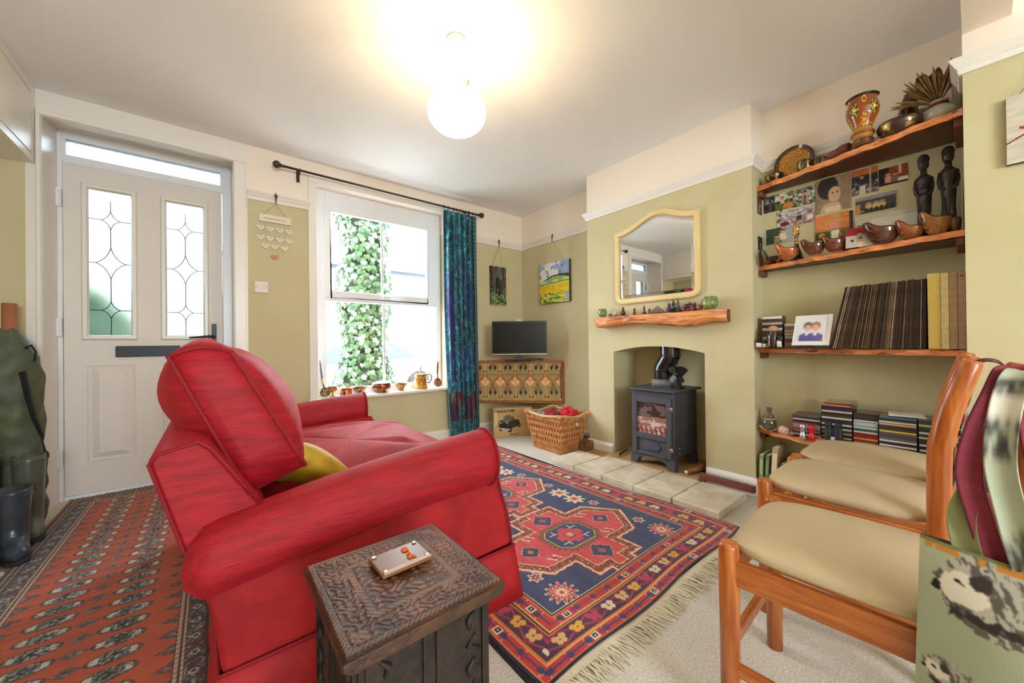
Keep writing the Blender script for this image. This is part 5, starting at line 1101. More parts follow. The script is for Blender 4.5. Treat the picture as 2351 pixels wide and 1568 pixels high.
# ================================================================ MANTEL ORNAMENTS
MZ = 1.1515; MX = 2.498
def greenfn(seed):
    def f(th, s, r, z):
        P = Paint(th, (140, 158, 92)); P.c += (fbm(th*6, s*4, seed)[..., None]-.5)*50
        n = 9; a = ((th*n) % 1)-.5; b = ((s*3.6) % 1)-.5; rr = np.hypot(a, b*1.1); ang = np.arctan2(b, a); P.p((rr < .42) & (rr > .12) & (np.cos(ang*8) > .1), (34, 52, 40)).p(rr < .07, (34, 52, 40)).p((s > .94) & (np.sin(th*2*PI*26) > 0), (30, 40, 34)); return P.c
    return f
def lantern(label, y, r, h, seed):
    t = thing('pierced_bowl', label, 'candle holder', (MX, y, MZ)); pr2 = [(0, .001), (r*.5, .001), (r*.75, h*.12), (r*.96, h*.35), (r, h*.55), (r*.94, h*.78), (r*.80, h*.96), (r*.77, h), (r*.74, h*.96), (r*.88, h*.7), (r*.93, h*.5), (r*.5, h*.08), (0, h*.06)]
    gobj('bowl', [latheg(pr2, greenfn(seed), n=96, sub=5)], LACQ, t); return t
lantern('small green pierced globe candle holder at the left end of the mantel', 1.908, .036, .068, 2)
lantern('larger green pierced globe candle holder at the right end of the mantel', 1.062, .050, .083, 3)
GAR = M('dark_garnet_resin', (92, 28, 40), .18, coat=.5); BRZ = M('dark_bronze', (66, 50, 44), .3, coat=.3)
def figure(name, label, y, h, mat, x=MX, kind=0, cat='figurine'):
    t = thing(name, label, cat, (x, y, MZ)); s = h/.07
    m = MB(); m.lathe([(0, .001), (.018, .001), (.020, .006), (.015, .010)], 16, sy=1.1); m.build('base', mat, t)
    m = MB()
    if kind == 0:      # seated figure
        m.ball((0, 0, .022), (.016, .020, .014), 14); m.ball((0, 0, .038), (.012, .014, .014), 14); m.tube([(-.008, -.018, .022), (-.018, -.01, .016), (-.016, .012, .016), (-.006, .018, .022)], .006, 8); m.build('body', mat, t)
        m = MB(); m.ball((-.002, 0, .056), (.009, .009, .010), 12); m.ball((0, 0, .066), (.004, .004, .005), 8); m.ball((0, .009, .055), (.002, .002, .005), 6); m.ball((0, -.009, .055), (.002, .002, .005), 6); m.build('head', mat, t)
    elif kind == 1:    # small owl-like animal
        m.ball((0, 0, .028), (.012, .013, .022), 14); m.ball((.0, .012, .026), (.004, .004, .015), 8); m.ball((.0, -.012, .026), (.004, .004, .015), 8); m.build('body', mat, t)
        m = MB(); m.ball((0, 0, .054), (.012, .013, .011), 12); m.tube([(0, .009, .06), (0, .012, .070)], [.004, .001], 6); m.tube([(0, -.009, .06), (0, -.012, .070)], [.004, .001], 6); m.build('head', mat, t)
    elif kind == 2:    # standing robed figure
        m.lathe([(.014, .008), (.011, .025), (.008, .04), (.010, .050), (.005, .056)], 14); m.tube([(0, .009, .048), (-.010, .004, .040), (-.012, -.004, .046)], .0032, 6); m.build('body', mat, t)
        m = MB(); m.ball((0, 0, .062), (.0055, .0055, .0065), 10); m.ball((.002, 0, .067), (.004, .004, .004), 8); m.build('head', mat, t)
    elif kind == 3:    # elephant
        m.ball((0, .0, .034), (.015, .024, .017), 14)
        for a in (-.012, .014):
            for b in (-.008, .008): m.tube([(b, a, .004), (b, a, .028)], [.006, .007], 8)
        m.build('body', mat, t)
        m = MB(); m.ball((0, -.024, .046), (.010, .011, .012), 12); m.tube([(0, -.032, .046), (0, -.040, .038), (0, -.040, .024), (0, -.036, .016)], [.006, .004, .003, .002], 8); m.ball((-.010, -.020, .048), (.002, .009, .010), 8); m.ball((.010, -.020, .048), (.002, .009, .010), 8); m.build('head', mat, t)
    for ch in t.children: ch.data.transform(Matrix.Diagonal((s, s, s, 1)))
    return t
def stone(label, y, r, col, col2, x=MX, nm='crystal', rough=.3):
    t = MB(); t.ball((0, 0, r[2]*.95), r, 14); 
    t.v = [v+Vector(((hsh(np.array(v.x*99), np.array(v.z*77))-.5)*.004, (hsh(np.array(v.y*99), np.array(v.z*57))-.5)*.004, 0)) for v in t.v]
    o = t.build(nm, M('stone_%d_%d_%d' % col, col, rough, col2=col2, vs=40, coat=.3)); o.location = (x, y, MZ+.001); return tag(o, label, 'stone')
stone('pale quartz crystal between the left pierced globe and the seated figurine', 1.800, (.016, .020, .024), (206, 200, 190), (170, 160, 150), 2.515)
stone('purplish rock chip in front of the pale quartz crystal', 1.822, (.010, .014, .011), (110, 60, 60), (80, 40, 46), 2.480)
figure('seated_figurine', 'largest seated dark red figurine, left half of the mantel', 1.712, .070, GAR)
figure('owl_figurine', 'small dark red owl figurine, standing alone on the mantel', 1.612, .052, GAR, kind=1)
figure('robed_figurine', 'slim dark brown standing figurine left of the striped pyramid', 1.530, .066, M('brown_red', (104, 48, 44), .25, coat=.4), kind=2)
figure('tiny_bird_figurine', 'tiny dark bird figurine touching the left foot of the pyramid', 1.488, .040, BRZ, kind=1)
py = thing('striped_pyramid', 'striped stone pyramid in the middle of the mantel', 'pyramid', (MX, 1.424, MZ))
cs = [(88, 96, 92), (150, 90, 70), (110, 110, 100), (160, 110, 80), (90, 84, 84)]
for k in range(5):
    a = .052*(1-k/5); b = .052*(1-(k+1)/5); m = MB(); V = [(-a*.8, -a, .002+k*.0105), (a*.8, -a, .002+k*.0105), (a*.8, a, .002+k*.0105), (-a*.8, a, .002+k*.0105), (-b*.8, -b, .002+(k+1)*.0105), (b*.8, -b, .002+(k+1)*.0105), (b*.8, b, .002+(k+1)*.0105), (-b*.8, b, .002+(k+1)*.0105)]
    m.add(V, [(3, 2, 1, 0), (4, 5, 6, 7), (0, 1, 5, 4), (1, 2, 6, 5), (2, 3, 7, 6), (3, 0, 4, 7)]); m.build('layer', M('pyr%d' % k, cs[k], .35, coat=.3), py)
figure('seated_figurine', 'dark seated figurine in front of the two tall standing figures', 1.330, .066, M('plum_resin', (60, 34, 42), .2, coat=.5), x=2.488)
figure('tall_figurine', 'left one of two tall slim dark figures standing on the mantel', 1.322, .088, BRZ, x=2.532, kind=2)
figure('tall_figurine', 'right one of two tall slim figures with white hood on the mantel', 1.288, .090, M('grey_bronze', (110, 90, 84), .3, coat=.3), x=2.530, kind=2)
figure('crouching_figurine', 'small black crouching figurine left of the dark red elephant', 1.264, .046, M('near_black', (44, 34, 38), .2, coat=.5))
figure('elephant_figurine', 'dark red elephant figurine near the right end of the mantel', 1.210, .068, GAR, kind=3)
figure('seated_figurine', 'dark red pointed figurine just right of the elephant', 1.163, .056, GAR, x=2.51)
stone('rounded pink brown stone beside the larger pierced globe', 1.128, (.016, .020, .019), (150, 100, 90), (120, 76, 70))
# ================================================================ TOP SHELF
Z1, Z2, Z3, Z4 = 1.906, 1.409, .899, .403
def floral(base, seed, dots=(222, 146, 60), leafc=(206, 170, 70)):
    def f(th, s, r, z):
        P = Paint(th, base); n = fbm(th*16, s*5, seed, 3); P.p(n > .64, (96, 84, 44), .7)
        for k in range(6):
            t0 = (k+.5)/6; d = np.abs(((th-t0+.5) % 1)-.5); P.p((np.hypot(d*7, (s-.38)*1.6) < .16) & (k % 2 == 0), leafc).p((np.hypot((d-.004)*9, (s-.30)*2.4) < .12) & (k % 2 == 1), dots).p((np.hypot((d-.004)*9, (s-.42)*2.4) < .12) & (k % 2 == 1), dots); P.p((d < .004) & (k % 2 == 0) & (s < .5), (70, 50, 20))
        return P.c
    return f
def scrollfn(u, v):
    x, y = (u-.5)*2, (v-.5)*2; r = np.hypot(x, y); a = np.arctan2(y, x); P = Paint(u, (226, 156, 40)); q = np.sin(r*20+3*np.sin(a*6))*np.sin(a*12+4*np.sin(r*9)); P.p(np.abs(q) < .20, (46, 26, 16)).p((np.abs(q-.55) < .12), (60, 60, 20), .7).p(r > .80, (58, 36, 24)).p((r > .86) & (r < .89), (130, 90, 50)); return P.c
pl = thing('painted_plate', 'large gold and black painted plate standing against the wall on the top shelf', 'plate', (2.70, .655, Z1))
nr, na = 46, 150; rr, aa = np.meshgrid(np.linspace(0, 1, nr+1), np.arange(na)/na*2*PI, indexing='ij'); R_ = .098; zz = np.where(rr > .8, .008*(rr-.8)*5, 0)
U, V = .5+.5*rr*np.cos(aa), .5+.5*rr*np.sin(aa); Y_, Zc = -R_*rr*np.cos(aa), R_*1.0+R_*rr*np.sin(aa); Xd = -.006-zz
tilt = .16; P = np.stack([2.70+Xd-.0+ .0+(Zc-R_)*tilt*1.0-.0, .655+Y_, Z1+.001+Zc], -1)
gobj('face', [(P, scrollfn(U, V), False, True)], LACQ, pl, world=True)
gobj('back', [(P+np.array([.007, 0, 0]), (50, 30, 20), False, True), (np.stack([P[-1], P[-1]+np.array([.007, 0, 0])]), (60, 40, 26), False, True)], LACQ, pl, world=True)
pot('painted_bowl', 'black bowl painted with berries at the left end of the top shelf', 'bowl', (2.688, .752, Z1), [('bowl', [(0, .001), (.020, .001), (.036, .012), (.047, .032), (.050, .052), (.047, .052), (.043, .03), (.03, .014), (0, .010)], floral((36, 34, 26), 3))])
pot('painted_cup', 'black cup painted with berries in front of the large painted plate', 'cup', (2.645, .590, Z1), [('bowl', [(0, .001), (.026, .001), (.036, .010), (.040, .034), (.037, .064), (.034, .064), (.036, .034), (.02, .012), (0, .010)], floral((38, 36, 28), 5))])
pot('painted_cup', 'black and gold painted cup right of the large plate on the top shelf', 'cup', (2.68, .530, Z1), [('bowl', [(0, .001), (.022, .001), (.032, .012), (.036, .04), (.037, .062), (.034, .062), (.033, .04), (.02, .014), (0, .010)], floral((34, 36, 28), 8))])
CW = M('carved_brown', (112, 62, 40), .35, col2=(76, 40, 28), vs=20, coat=.3, bump=.3, bs=60); CWO = M('orange_brown_wood', (160, 84, 40), .35, col2=(130, 62, 30), vs=14, coat=.3)
t = thing('wooden_shoe', 'dark wooden clog shaped carving lying on the top shelf left of the tall vase', 'carving', (2.58, .437, Z1))
m = MB(); m.tube([(.0, .062, .008), (.0, .04, .014), (.0, .01, .024), (0, -.02, .034), (0, -.042, .034), (0, -.052, .028)], [.007, .012, .022, .030, .030, .020], 16, flat=.95); m.v = [Vector((v.x, v.y, max(.0015, v.z))) for v in m.v]; m.build('body', CW, t)
m = MB(); m.ball((.04, .028, .034), (.014, .022, .032), 14); m.build('handle', CWO, t)
vase = thing('painted_vase', 'tall amber and gold painted lacquer vase standing on the top shelf', 'vase', (2.50, .330, Z1))
def vasefn(th, s, r, z):
    P = Paint(th, (150, 74, 20)); zz = z; P.p(zz > .218, (34, 40, 34)).p((zz < .022), (96, 48, 24)).p((zz > .055) & (zz < .078), (168, 130, 40)).p((zz > .034) & (zz < .040), (190, 150, 50)).p((zz > .024) & (zz < .032), (150, 116, 40))
    n = 5; a = ((th*n+.3) % 1)-.5
    for c0, w_ in ((.155, .034),): P.p((np.hypot(a*.16, zz-c0) < .032), (44, 50, 20), .9); ang = np.arctan2(zz-c0, a*.16); rr_ = np.hypot(a*.16, zz-c0); P.p(np.abs(rr_-.018*(.7+.3*np.cos(ang*5))) < .0035, (240, 220, 90)).p(rr_ < .006, (250, 236, 140)).p((rr_ > .024) & (rr_ < .034) & (np.cos(ang*6) > .5), (216, 180, 50))
    a2 = ((th*n+.8) % 1)-.5; P.p(np.hypot(a2*.16, (zz-.105)*.9) < .022*(1+.3*np.cos(np.arctan2(zz-.105, a2*.16)*7)), (236, 176, 40), .95).p(np.abs(np.hypot(a2*.16, (zz-.105))-.013) < .003, (120, 60, 16)).p(np.abs(np.hypot(a2*.16, (zz-.200))-.016) < .003, (226, 190, 70)).p((zz > .084) & (zz < .09) & (np.sin(th*2*PI*40) > 0), (240, 180, 50)); return P.c
gobj('body', [latheg([(0, .001), (.040, .001), (.041, .018), (.036, .024), (.036, .034), (.044, .044), (.044, .056), (.038, .064), (.036, .078), (.044, .10), (.058, .135), (.063, .165), (.060, .190), (.054, .206), (.053, .216), (.063, .226), (.060, .230), (.050, .224), (.046, .2), (0, .19)], vasefn, n=220, sub=9)], LACQ, vase)
t = pot('painted_tureen', 'low wide dark bowl painted with gold leaves right of the tall vase', 'bowl', (2.52, .205, Z1), [('bowl', [(0, .001), (.055, .001), (.060, .006), (.075, .024), (.080, .044), (.076, .058), (.070, .062), (.064, .058), (.05, .03), (0, .03)], floral((62, 34, 30), 11, (206, 150, 60), (214, 176, 70)))])
t = thing('wooden_egg', 'smooth tall dark polished wood form standing behind the low painted bowl', 'carving', (2.655, .205, Z1))
m = MB(); m.lathe([(0, .001), (.030, .002), (.038, .02), (.044, .08), (.044, .14), (.040, .19), (.030, .228), (.014, .246), (0, .250)], 28, T=Euler((0.12, 0, 0)).to_matrix().to_4x4(), sy=.8); m.v = [Vector((v.x, v.y, max(.001, v.z))) for v in m.v]; m.build('body', M('dark_polished', (70, 40, 34), .25, coat=.5), t)
GV = M('grey_glass', (178, 176, 166), .08, coat=.6, spec=.8)
gv = thing('glass_vase', 'round grey glass vase at the right end of the top shelf, holding dried grasses', 'vase', (2.545, .085, Z1))
m = MB(); m.lathe([(0, .001), (.03, .001), (.052, .016), (.062, .04), (.056, .062), (.036, .078), (.026, .084), (.026, .098), (.032, .104), (.028, .104), (.022, .098), (.022, .085), (.0, .08)], 36); m.build('body', GV, gv)
m = MB(); m.lathe([(.0265, .084), (.031, .088), (.030, .096), (.0265, .098)], 24); m.build('ribbon', M('maroon_ribbon', (110, 24, 36), .4, coat=.4), gv)
dg = thing('dried_bouquet', 'bunch of dried grass heads and dark feathers standing in the grey glass vase', 'bouquet', (2.545, .085, Z1+.09))
GR1 = M('dried_grass', (158, 122, 76), .9, col2=(120, 90, 56), vs=30); FE = M('dark_feather', (44, 42, 50), .5, col2=(74, 60, 50), vs=20)
for i in range(70):
    az = random.uniform(-.2, 2*PI); sp2 = random.uniform(.15, 1.0); L = random.uniform(.10, .17); d = Vector((cos(az)*sp2*.5-.2, sin(az)*sp2*.9+.25, 1.0)).normalized()
    if i > 56: d = Vector((-.4, random.uniform(.9, 1.7), .75)).normalized(); L = random.uniform(.12, .17)
    m = MB(); p0 = Vector((0, 0, 0)); pts = [p0+d*L*t+Vector((0, .0, -.03*t*t if i > 56 else 0)) for t in (0, .35, .6, .8, .95, 1.05)]
    for k in range(len(pts)): pts[k].y = max(pts[k].y, -.055)
    m.tube(pts, [.0008, .0010, .0028, .0042, .0030, .001], 6); m.build('grass_stem', GR1, dg)
for i, (dx, dy, L) in enumerate(((-.1, .42, .165), (-.05, .30, .17), (.1, -.25, .19), (-.15, .0, .16), (0, .16, .15))):
    m = MB(); d = Vector((dx, dy, 1)).normalized(); s_ = d.cross(Vector((1, 0, 0))).normalized(); V = []; N2 = 12
    for k in range(N2+1):
        t_ = k/N2; c = d*L*t_; w_ = .0012 if t_ < .45 else .014*sin(PI*(t_-.45)/.56)**.6+.001; V += [c-s_*w_, c+s_*w_+Vector((.003, 0, 0))]
    m.add(V, [(2*k, 2*k+1, 2*k+3, 2*k+2) for k in range(N2)], 0, True); m.build('feather', FE, dg, solid=.0008)
# ================================================================ SECOND SHELF: carved cups, statues, photographs
def kuksa(label, x, y, r, h, az, cols, seed, lift=.5, name='carved_bowl', dark=False, sc=1.0):
    nth, ns = 90, 26; th, s = np.meshgrid(np.arange(nth)/nth*2*PI, np.linspace(0, 1, ns), indexing='ij'); out = []
    fr = np.exp(-((((th+PI) % (2*PI))-PI)/.50)**2)
    for inner in (0, 1):
        ss = s if not inner else s[:, ::-1]; q = np.sin(ss*PI/2); rad = r*(.42+.58*q)*(1+.42*fr*ss**1.3)*(1 if not inner else .86); z = h*(1-np.cos(ss*PI/2))**.85*(1+lift*fr*ss)+(0 if not inner else .006)*np.ones_like(ss)
        out.append((rad*np.cos(th), rad*np.sin(th), z))
    X = np.concatenate([out[0][0], out[1][0]], 1); Y = np.concatenate([out[0][1], out[1][1]], 1); Zz = np.concatenate([out[0][2], out[1][2]], 1)+.001
    Tn = np.concatenate([th, th], 1); S2 = np.concatenate([s, 2-s], 1); c, s0 = math.cos(az), math.sin(az)
    P = np.stack([X*c-Y*s0, X*s0+Y*c, Zz], -1)
    C = Paint(Tn, cols[0]); n = fbm(Tn*3, S2*5, seed); C.c += (n[..., None]-.5)*np.array([60, 44, 30]); dth = ((Tn+PI) % (2*PI))-PI
    if dark: C.p((np.abs(dth) < .55) & (S2 < 1) & (np.sin(S2*34+np.abs(dth)*10) > .35), (40, 22, 18)).p((np.abs(dth) > .6) & (S2 > .72) & (S2 < .78), (60, 34, 26)).p((np.abs(dth) > .6) & (S2 < 1) & (hsh(np.floor(Tn*16), np.floor(S2*22)) > .6), (86, 48, 32), .7)
    else: rr_ = np.hypot(dth*1.1, (S2-.72)*1.9); C.p((np.abs(rr_-.20) < .045), cols[1]).p(rr_ < .06, cols[1]).p((np.abs(dth) < .3) & (np.abs(S2-.40-np.abs(dth)*.3) < .035), (60, 30, 20))
    C.p(S2 > 1.02, (70, 40, 28), .8)
    t = thing(name, label, 'bowl', (x, y, Z2)); gobj('bowl', [(P, C.c, True, False), (np.stack([P[:, 0], np.broadcast_to(P[:, 0].mean(0), P[:, 0].shape)]), cols[0], False, True), (np.stack([P[:, -1], np.broadcast_to(P[:, -1].mean(0), P[:, -1].shape)]), (60, 36, 26), False, True)], LACQ, t); return t
AZ = 2.25
kuksa('honey coloured carved cup with upright handle, leftmost on the second shelf', 2.560, .655, .048, .052, AZ, [(180, 98, 48), (120, 56, 30)], 1, .75)
kuksa('dark scaly carved cup second from left on the second shelf', 2.552, .535, .046, .054, AZ, [(118, 66, 44), (70, 38, 28)], 2, .5, dark=True)
kuksa('dark fine chip carved cup third from left, under the blurred portrait', 2.552, .450, .043, .056, AZ, [(122, 66, 40), (70, 38, 28)], 3, .45, dark=True)
kuksa('brown carved cup standing behind the small red portrait photo', 2.64, .402, .042, .066, AZ+.3, [(150, 86, 46), (96, 50, 28)], 4, .6)
kuksa('large dark fretwork carved cup, right of the red portrait photo', 2.535, .268, .058, .070, AZ, [(96, 54, 38), (50, 28, 22)], 5, .45, dark=True)
kuksa('brown carved cup with ring handle beside the large dark fretwork cup', 2.525, .172, .044, .050, AZ, [(150, 84, 44), (90, 46, 26)], 6, .7)
kuksa('olive brown carved cup with looped handle below the tall statues', 2.515, .094, .044, .068, AZ, [(146, 92, 42), (80, 50, 22)], 7, .5)
kuksa('dull brown carved cup at the right end of the second shelf', 2.535, .044, .020, .058, AZ, [(110, 74, 60), (70, 44, 36)], 8, .1)
t = pot('black_dish', 'glossy black dish behind the ring handled cup', 'dish', (2.64, .165, Z2), [('bowl', [(0, .001), (.03, .001), (.04, .02), (.046, .075), (.043, .075), (.036, .02), (0, .012)], lambda th, s, r, z: Paint(th, (30, 26, 28)).c)])
pot('red_bowl', 'small black and red painted bowl at the far left of the second shelf', 'bowl', (2.675, .752, Z2), [('bowl', [(0, .001), (.024, .001), (.042, .016), (.046, .046), (.042, .046), (.036, .018), (0, .010)], lacfn((40, 24, 22), (200, 50, 24), (220, 130, 40), 21, 10, 5))])
pot('candlestick', 'black and gold painted candlestick on the second shelf', 'candlestick', (2.625, .632, Z2), [('stem', [(0, .001), (.034, .001), (.032, .010), (.024, .04), (.012, .075), (.009, .10), (.013, .106), (.009, .112), (.013, .120), (.009, .128), (.012, .135), (.017, .155), (.016, .175), (.019, .190), (.015, .190), (.012, .178), (0, .176)], lambda th, s, r, z: Paint(th, (40, 24, 18)).p((z > .148) & (z < .186) & (fbm(th*14, s*30, 3) > .42), (222, 152, 50)).p((z > .095) & (z < .14) & (np.sin(z*700) > 0), (206, 160, 90)).c)])
CARV = M('dark_statue_wood', (58, 46, 44), .45, col2=(36, 28, 28), vs=24, coat=.3, bump=.7, bs=55)
def statue(label, x, y, h, lean, sc, baby):
    t = thing('tall_statue', label, 'statue', (x, y, Z2)); k = h/.42
    m = MB(); m.lathe([(0, .001), (.028, .001), (.030, .012), (.024, .018)], 20, sy=sc); m.build('base', CARV, t)
    m = MB(); m.lathe([(.022, .015), (.025, .06), (.031, .14), (.035, .20), (.034, .24), (.037, .27), (.036, .292), (.020, .305), (.012, .312)], 24, sy=sc)
    for s_ in (-1, 1):
        m.tube([(0, s_*.022, .288), (-.008, s_*.026, .25), (-.022, s_*.022, .215), (-.030, s_*.008, .205)], [.009, .009, .008, .007], 8)
        m.tube([(-.018, s_*.012, .03), (-.022, s_*.012, .10), (-.024, s_*.010, .17)], [.008, .010, .008], 8)
    if baby: m.ball((-.036, .0, .222), (.010, .016, .018), 10); m.ball((-.040, 0, .246), .009, 10)
    m.build('body', CARV, t)
    m = MB(); m.tube([(0, 0, .305), (lean*.3, 0, .325)], [.012, .011], 10); m.ball((lean-.002, 0, .352), (.022, .019, .030), 14); m.ball((lean-.022, 0, .348), (.005, .004, .008), 8); m.build('head', CARV, t)
    m = MB(); m.ball((lean+.006, 0, .374), (.024, .021, .020), 12); m.lathe([(.018, .370), (.020, .378), (.017, .390), (.010, .398), (0, .400)], 18, c=(lean+.004, 0, 0)); m.build('headdress', CARV, t)
    for ch in t.children: ch.data.transform(Matrix.Diagonal((k*.98, k*.98, k*1.0, 1)))
    return t
statue('tall dark carved figure with bowed head, left one of the pair on the second shelf', 2.632, .138, .43, -.008, .72, True)
statue('tall dark carved figure standing right of the bowed head statue', 2.625, .062, .44, 0, .66, False)
# photographs on the alcove wall: loose prints, figures kept to anonymous shapes
def person(P, u, v, x, y, s, shirt, skin=(214, 150, 116), hair=(70, 46, 34), asp=1.0):
    P.p((np.abs(u-x) < s*.55) & (v < y) & (v > y-s*1.9), shirt).p(np.hypot((u-x)*asp, v-y-.55*s) < s*.48, skin).p((np.hypot((u-x)*asp, v-y-.75*s) < s*.46) & (v > y+.75*s), hair); return P
def f_garden(u, v): P = Paint(u, (120, 110, 70)); n = fbm(u*12, v*10, 2); P.p(n > .5, (50, 60, 36)).p((v > .55) & (n > .45), (216, 214, 200)).p((v < .22), (104, 108, 50)); P.p((u < .4) & (fbm(u*20, v*16, 4) > .45), (34, 38, 44)); person(P, u, v, .66, .62, .14, (222, 190, 150)); P.p((u > .7) & (v < .35), (200, 130, 60)); return P.c
def f_jacket(u, v): P = Paint(u, (96, 110, 70)); n = fbm(u*14, v*14, 5); P.p(n > .52, (206, 204, 196)).p(n < .36, (50, 60, 40)); person(P, u, v, .55, .55, .24, (196, 136, 110)); P.p((np.abs(u-.55) < .04) & (v < .56), (70, 70, 140)); return P.c
def f_portrait(u, v): P = Paint(u, (150, 126, 104)); P.p(np.hypot((u-.36)*1.1, v-.72) < .33, (44, 36, 34)).p(np.hypot((u-.55)*1.25, v-.50) < .22, (206, 168, 134)).p((v < .26) & (np.abs(u-.45) < .34-.5*v), (196, 170, 140)).p((v < .16) & (np.abs(u-.5) < .22), (226, 206, 176)); P.p((np.hypot(u-.50, v-.54) < .03) | (np.hypot(u-.63, v-.55) < .03), (90, 60, 50)); return P.c
def f_stage(u, v): P = Paint(u, (44, 40, 46)); P.p(v > .74, (196, 110, 60)).p((v < .2), (120, 96, 80)).p(np.abs(u-.72) < .03, (200, 190, 186)); person(P, u, v, .40, .60, .16, (40, 44, 60)); P.p((np.abs(u-.36) < .06) & (v < .34) | (np.abs(u-.48) < .05) & (v < .34), (224, 220, 206)); P.p((fbm(u*20, v*20, 3) > .64) & (v < .5), (190, 196, 200)); return P.c
def f_party(u, v): P = Paint(u, (150, 70, 46)); P.p(u < .36, (40, 34, 38)); person(P, u, v, .32, .50, .2, (222, 150, 150)); person(P, u, v, .58, .45, .18, (120, 110, 110)); P.p((np.abs(u-.74) < .05) & (v > .5), (222, 190, 160)).p((u > .66) & (v < .3) & (v > .1), (226, 224, 216)).p(v < .08, (50, 40, 40)); return P.c
def f_group(u, v): P = Paint(u, (70, 76, 70)); P.p(v > .78, (150, 146, 166)); [person(P, u, v, x, .5, .15, c) for x, c in ((.34, (214, 184, 120)), (.52, (220, 196, 140)), (.68, (214, 180, 110)))]; P.p((v < .30) & (np.sin(u*50) > 0), (40, 42, 44)).p((u < .12) & (v < .6), (196, 150, 90)).p((np.hypot(u-.14, v-.14) < .07), (206, 130, 30)); return P.c
def f_picnic(u, v): P = Paint(u, (150, 140, 146)); n = fbm(u*16, v*12, 7); P.p((v > .5) & (n > .5), (206, 204, 210)).p((v < .4), (146, 110, 96)).p((v < .4) & (n > .56), (226, 220, 214)).p((np.hypot(u-.12, v-.2) < .14), (110, 20, 60)); person(P, u, v, .55, .56, .14, (50, 56, 80)); person(P, u, v, .86, .5, .16, (226, 216, 210)); return P.c
def f_couple(u, v): P = Paint(u, (60, 76, 56)); P.p(u > .62, (170, 176, 170)); person(P, u, v, .66, .62, .22, (228, 216, 190)); person(P, u, v, .46, .34, .2, (150, 140, 130)); P.p(u < .06, (226, 222, 210)); return P.c
def f_portrait2(u, v): P = Paint(u, (222, 134, 80)); P.p((v < .35), (120, 120, 60)); P.p(np.hypot((u-.6)*1.1, v-.66) < .27, (206, 150, 80)).p(np.hypot((u-.6)*1.2, v-.56) < .2, (226, 150, 130)).p((v < .32) & (np.abs(u-.6) < .12), (230, 220, 200)).p((v < .3) & (u < .45), (70, 70, 50)).p(np.hypot(u-.2, v-.18) < .1, (210, 130, 40)); return P.c
def f_grey(u, v): P = Paint(u, (208, 200, 190)); n = fbm(u*10, v*10, 6); P.p((np.hypot((u-.45)*1.4, v-.2) < .5) & (n > .4), (140, 132, 122)).p((np.hypot(u-.08, v-.4) < .2) & (n > .45), (120, 112, 104)); return P.c
def f_white(u, v): P = Paint(u, (232, 226, 216)); P.p(np.hypot((u-.5)*1.6, v-.1) < .3, (150, 110, 106)); return P.c
def f_red(u, v): P = Paint(u, (150, 34, 44)); P.p(v < .62, (190, 170, 156)); person(P, u, v, .52, .58, .17, (120, 160, 160)); person(P, u, v, .56, .28, .17, (216, 176, 160)); P.p((np.hypot(u-.25, v-.35) < .07), (50, 40, 44)); return P.c
def f_dark(u, v): P = Paint(u, (44, 44, 40)); person(P, u, v, .55, .40, .22, (90, 84, 80)); P.p(v < .12, (206, 200, 190)); return P.c
def f_wood(u, v): P = Paint(u, (96, 70, 60)); person(P, u, v, .4, .5, .2, (170, 140, 130)); person(P, u, v, .65, .45, .2, (80, 60, 60)); return P.c
def print_(name, label, y0, y1, z0, z1, fn, dz=0, X=None, n=(44, 44), roll=0):
    X = XB-.002 if X is None else X; t = Vector((X, y0, z0)); du = Vector((0, y1-y0, dz)); dv = Vector((0, 0, z1-z0))
    face = planeg(Vector((X-.0012, y0, z0)), du, dv, n[0]*2, n[1]*2, lambda a, b: blur(fn(a, b)+(fbm(a*9, b*9, 31)[..., None]-.5)*34, 7)); edge = planeg(Vector((X, y0, z0)), du, dv, 1, 1, lambda u, v: Paint(u, (226, 218, 204)).c)
    rim = []; F0 = np.asarray(face[0]); E0 = np.asarray(edge[0])
    c = [F0[0, 0], F0[-1, 0], F0[-1, -1], F0[0, -1], F0[0, 0]]; e = [E0[0, 0], E0[-1, 0], E0[-1, -1], E0[0, -1], E0[0, 0]]
    o = gobj(name, [face, edge, (np.array([c, e]), (226, 218, 204))], PAINTED, None, loc=(X, y0, z0)); return tag(o, label, 'photograph')
print_('photo_print', 'garden photo with dark conifer, upper left of the photo wall', .826, .676, 1.752, 1.853, f_garden)
print_('photo_print', 'photo of a person in a tan jacket, between the garden photo and the large portrait', .674, .567, 1.748, 1.85, f_jacket, X=XB-.004)
print_('photo_print', 'large faded brown portrait photo in the middle of the alcove wall', .565, .413, 1.672, 1.868, f_portrait, X=XB-.003, n=(60, 70))
print_('photo_print', 'photo of a performer in white trousers, right of the large portrait', .408, .305, 1.73, 1.866, f_stage)
print_('photo_print', 'party photo with pink figure, uppermost right on the photo wall', .302, .196, 1.748, 1.838, f_party)
print_('photo_print', 'group photo of three people, below the performer and party photos', .394, .240, 1.625, 1.712, f_group, X=XB-.004, n=(60, 40))
print_('photo_print', 'photo of people picnicking by a table, below the tan jacket photo', .735, .569, 1.640, 1.735, f_picnic, X=XB-.005, n=(60, 40))
print_('photo_print', 'pale leafy photo strip peeping out left of the picnic photo', .757, .700, 1.652, 1.755, lambda u, v: Paint(u, (226, 216, 196)).p(fbm(u*9, v*16, 3) > .55, (90, 70, 56)).c)
print_('photo_print', 'photo of a couple in pale clothes, lower left behind the candlestick', .826, .677, 1.549, 1.645, f_couple)
print_('photo_print', 'orange blurred portrait photo standing behind the fine chip carved cup', .568, .420, 1.520, 1.66, f_portrait2, X=XB-.006, n=(56, 56))
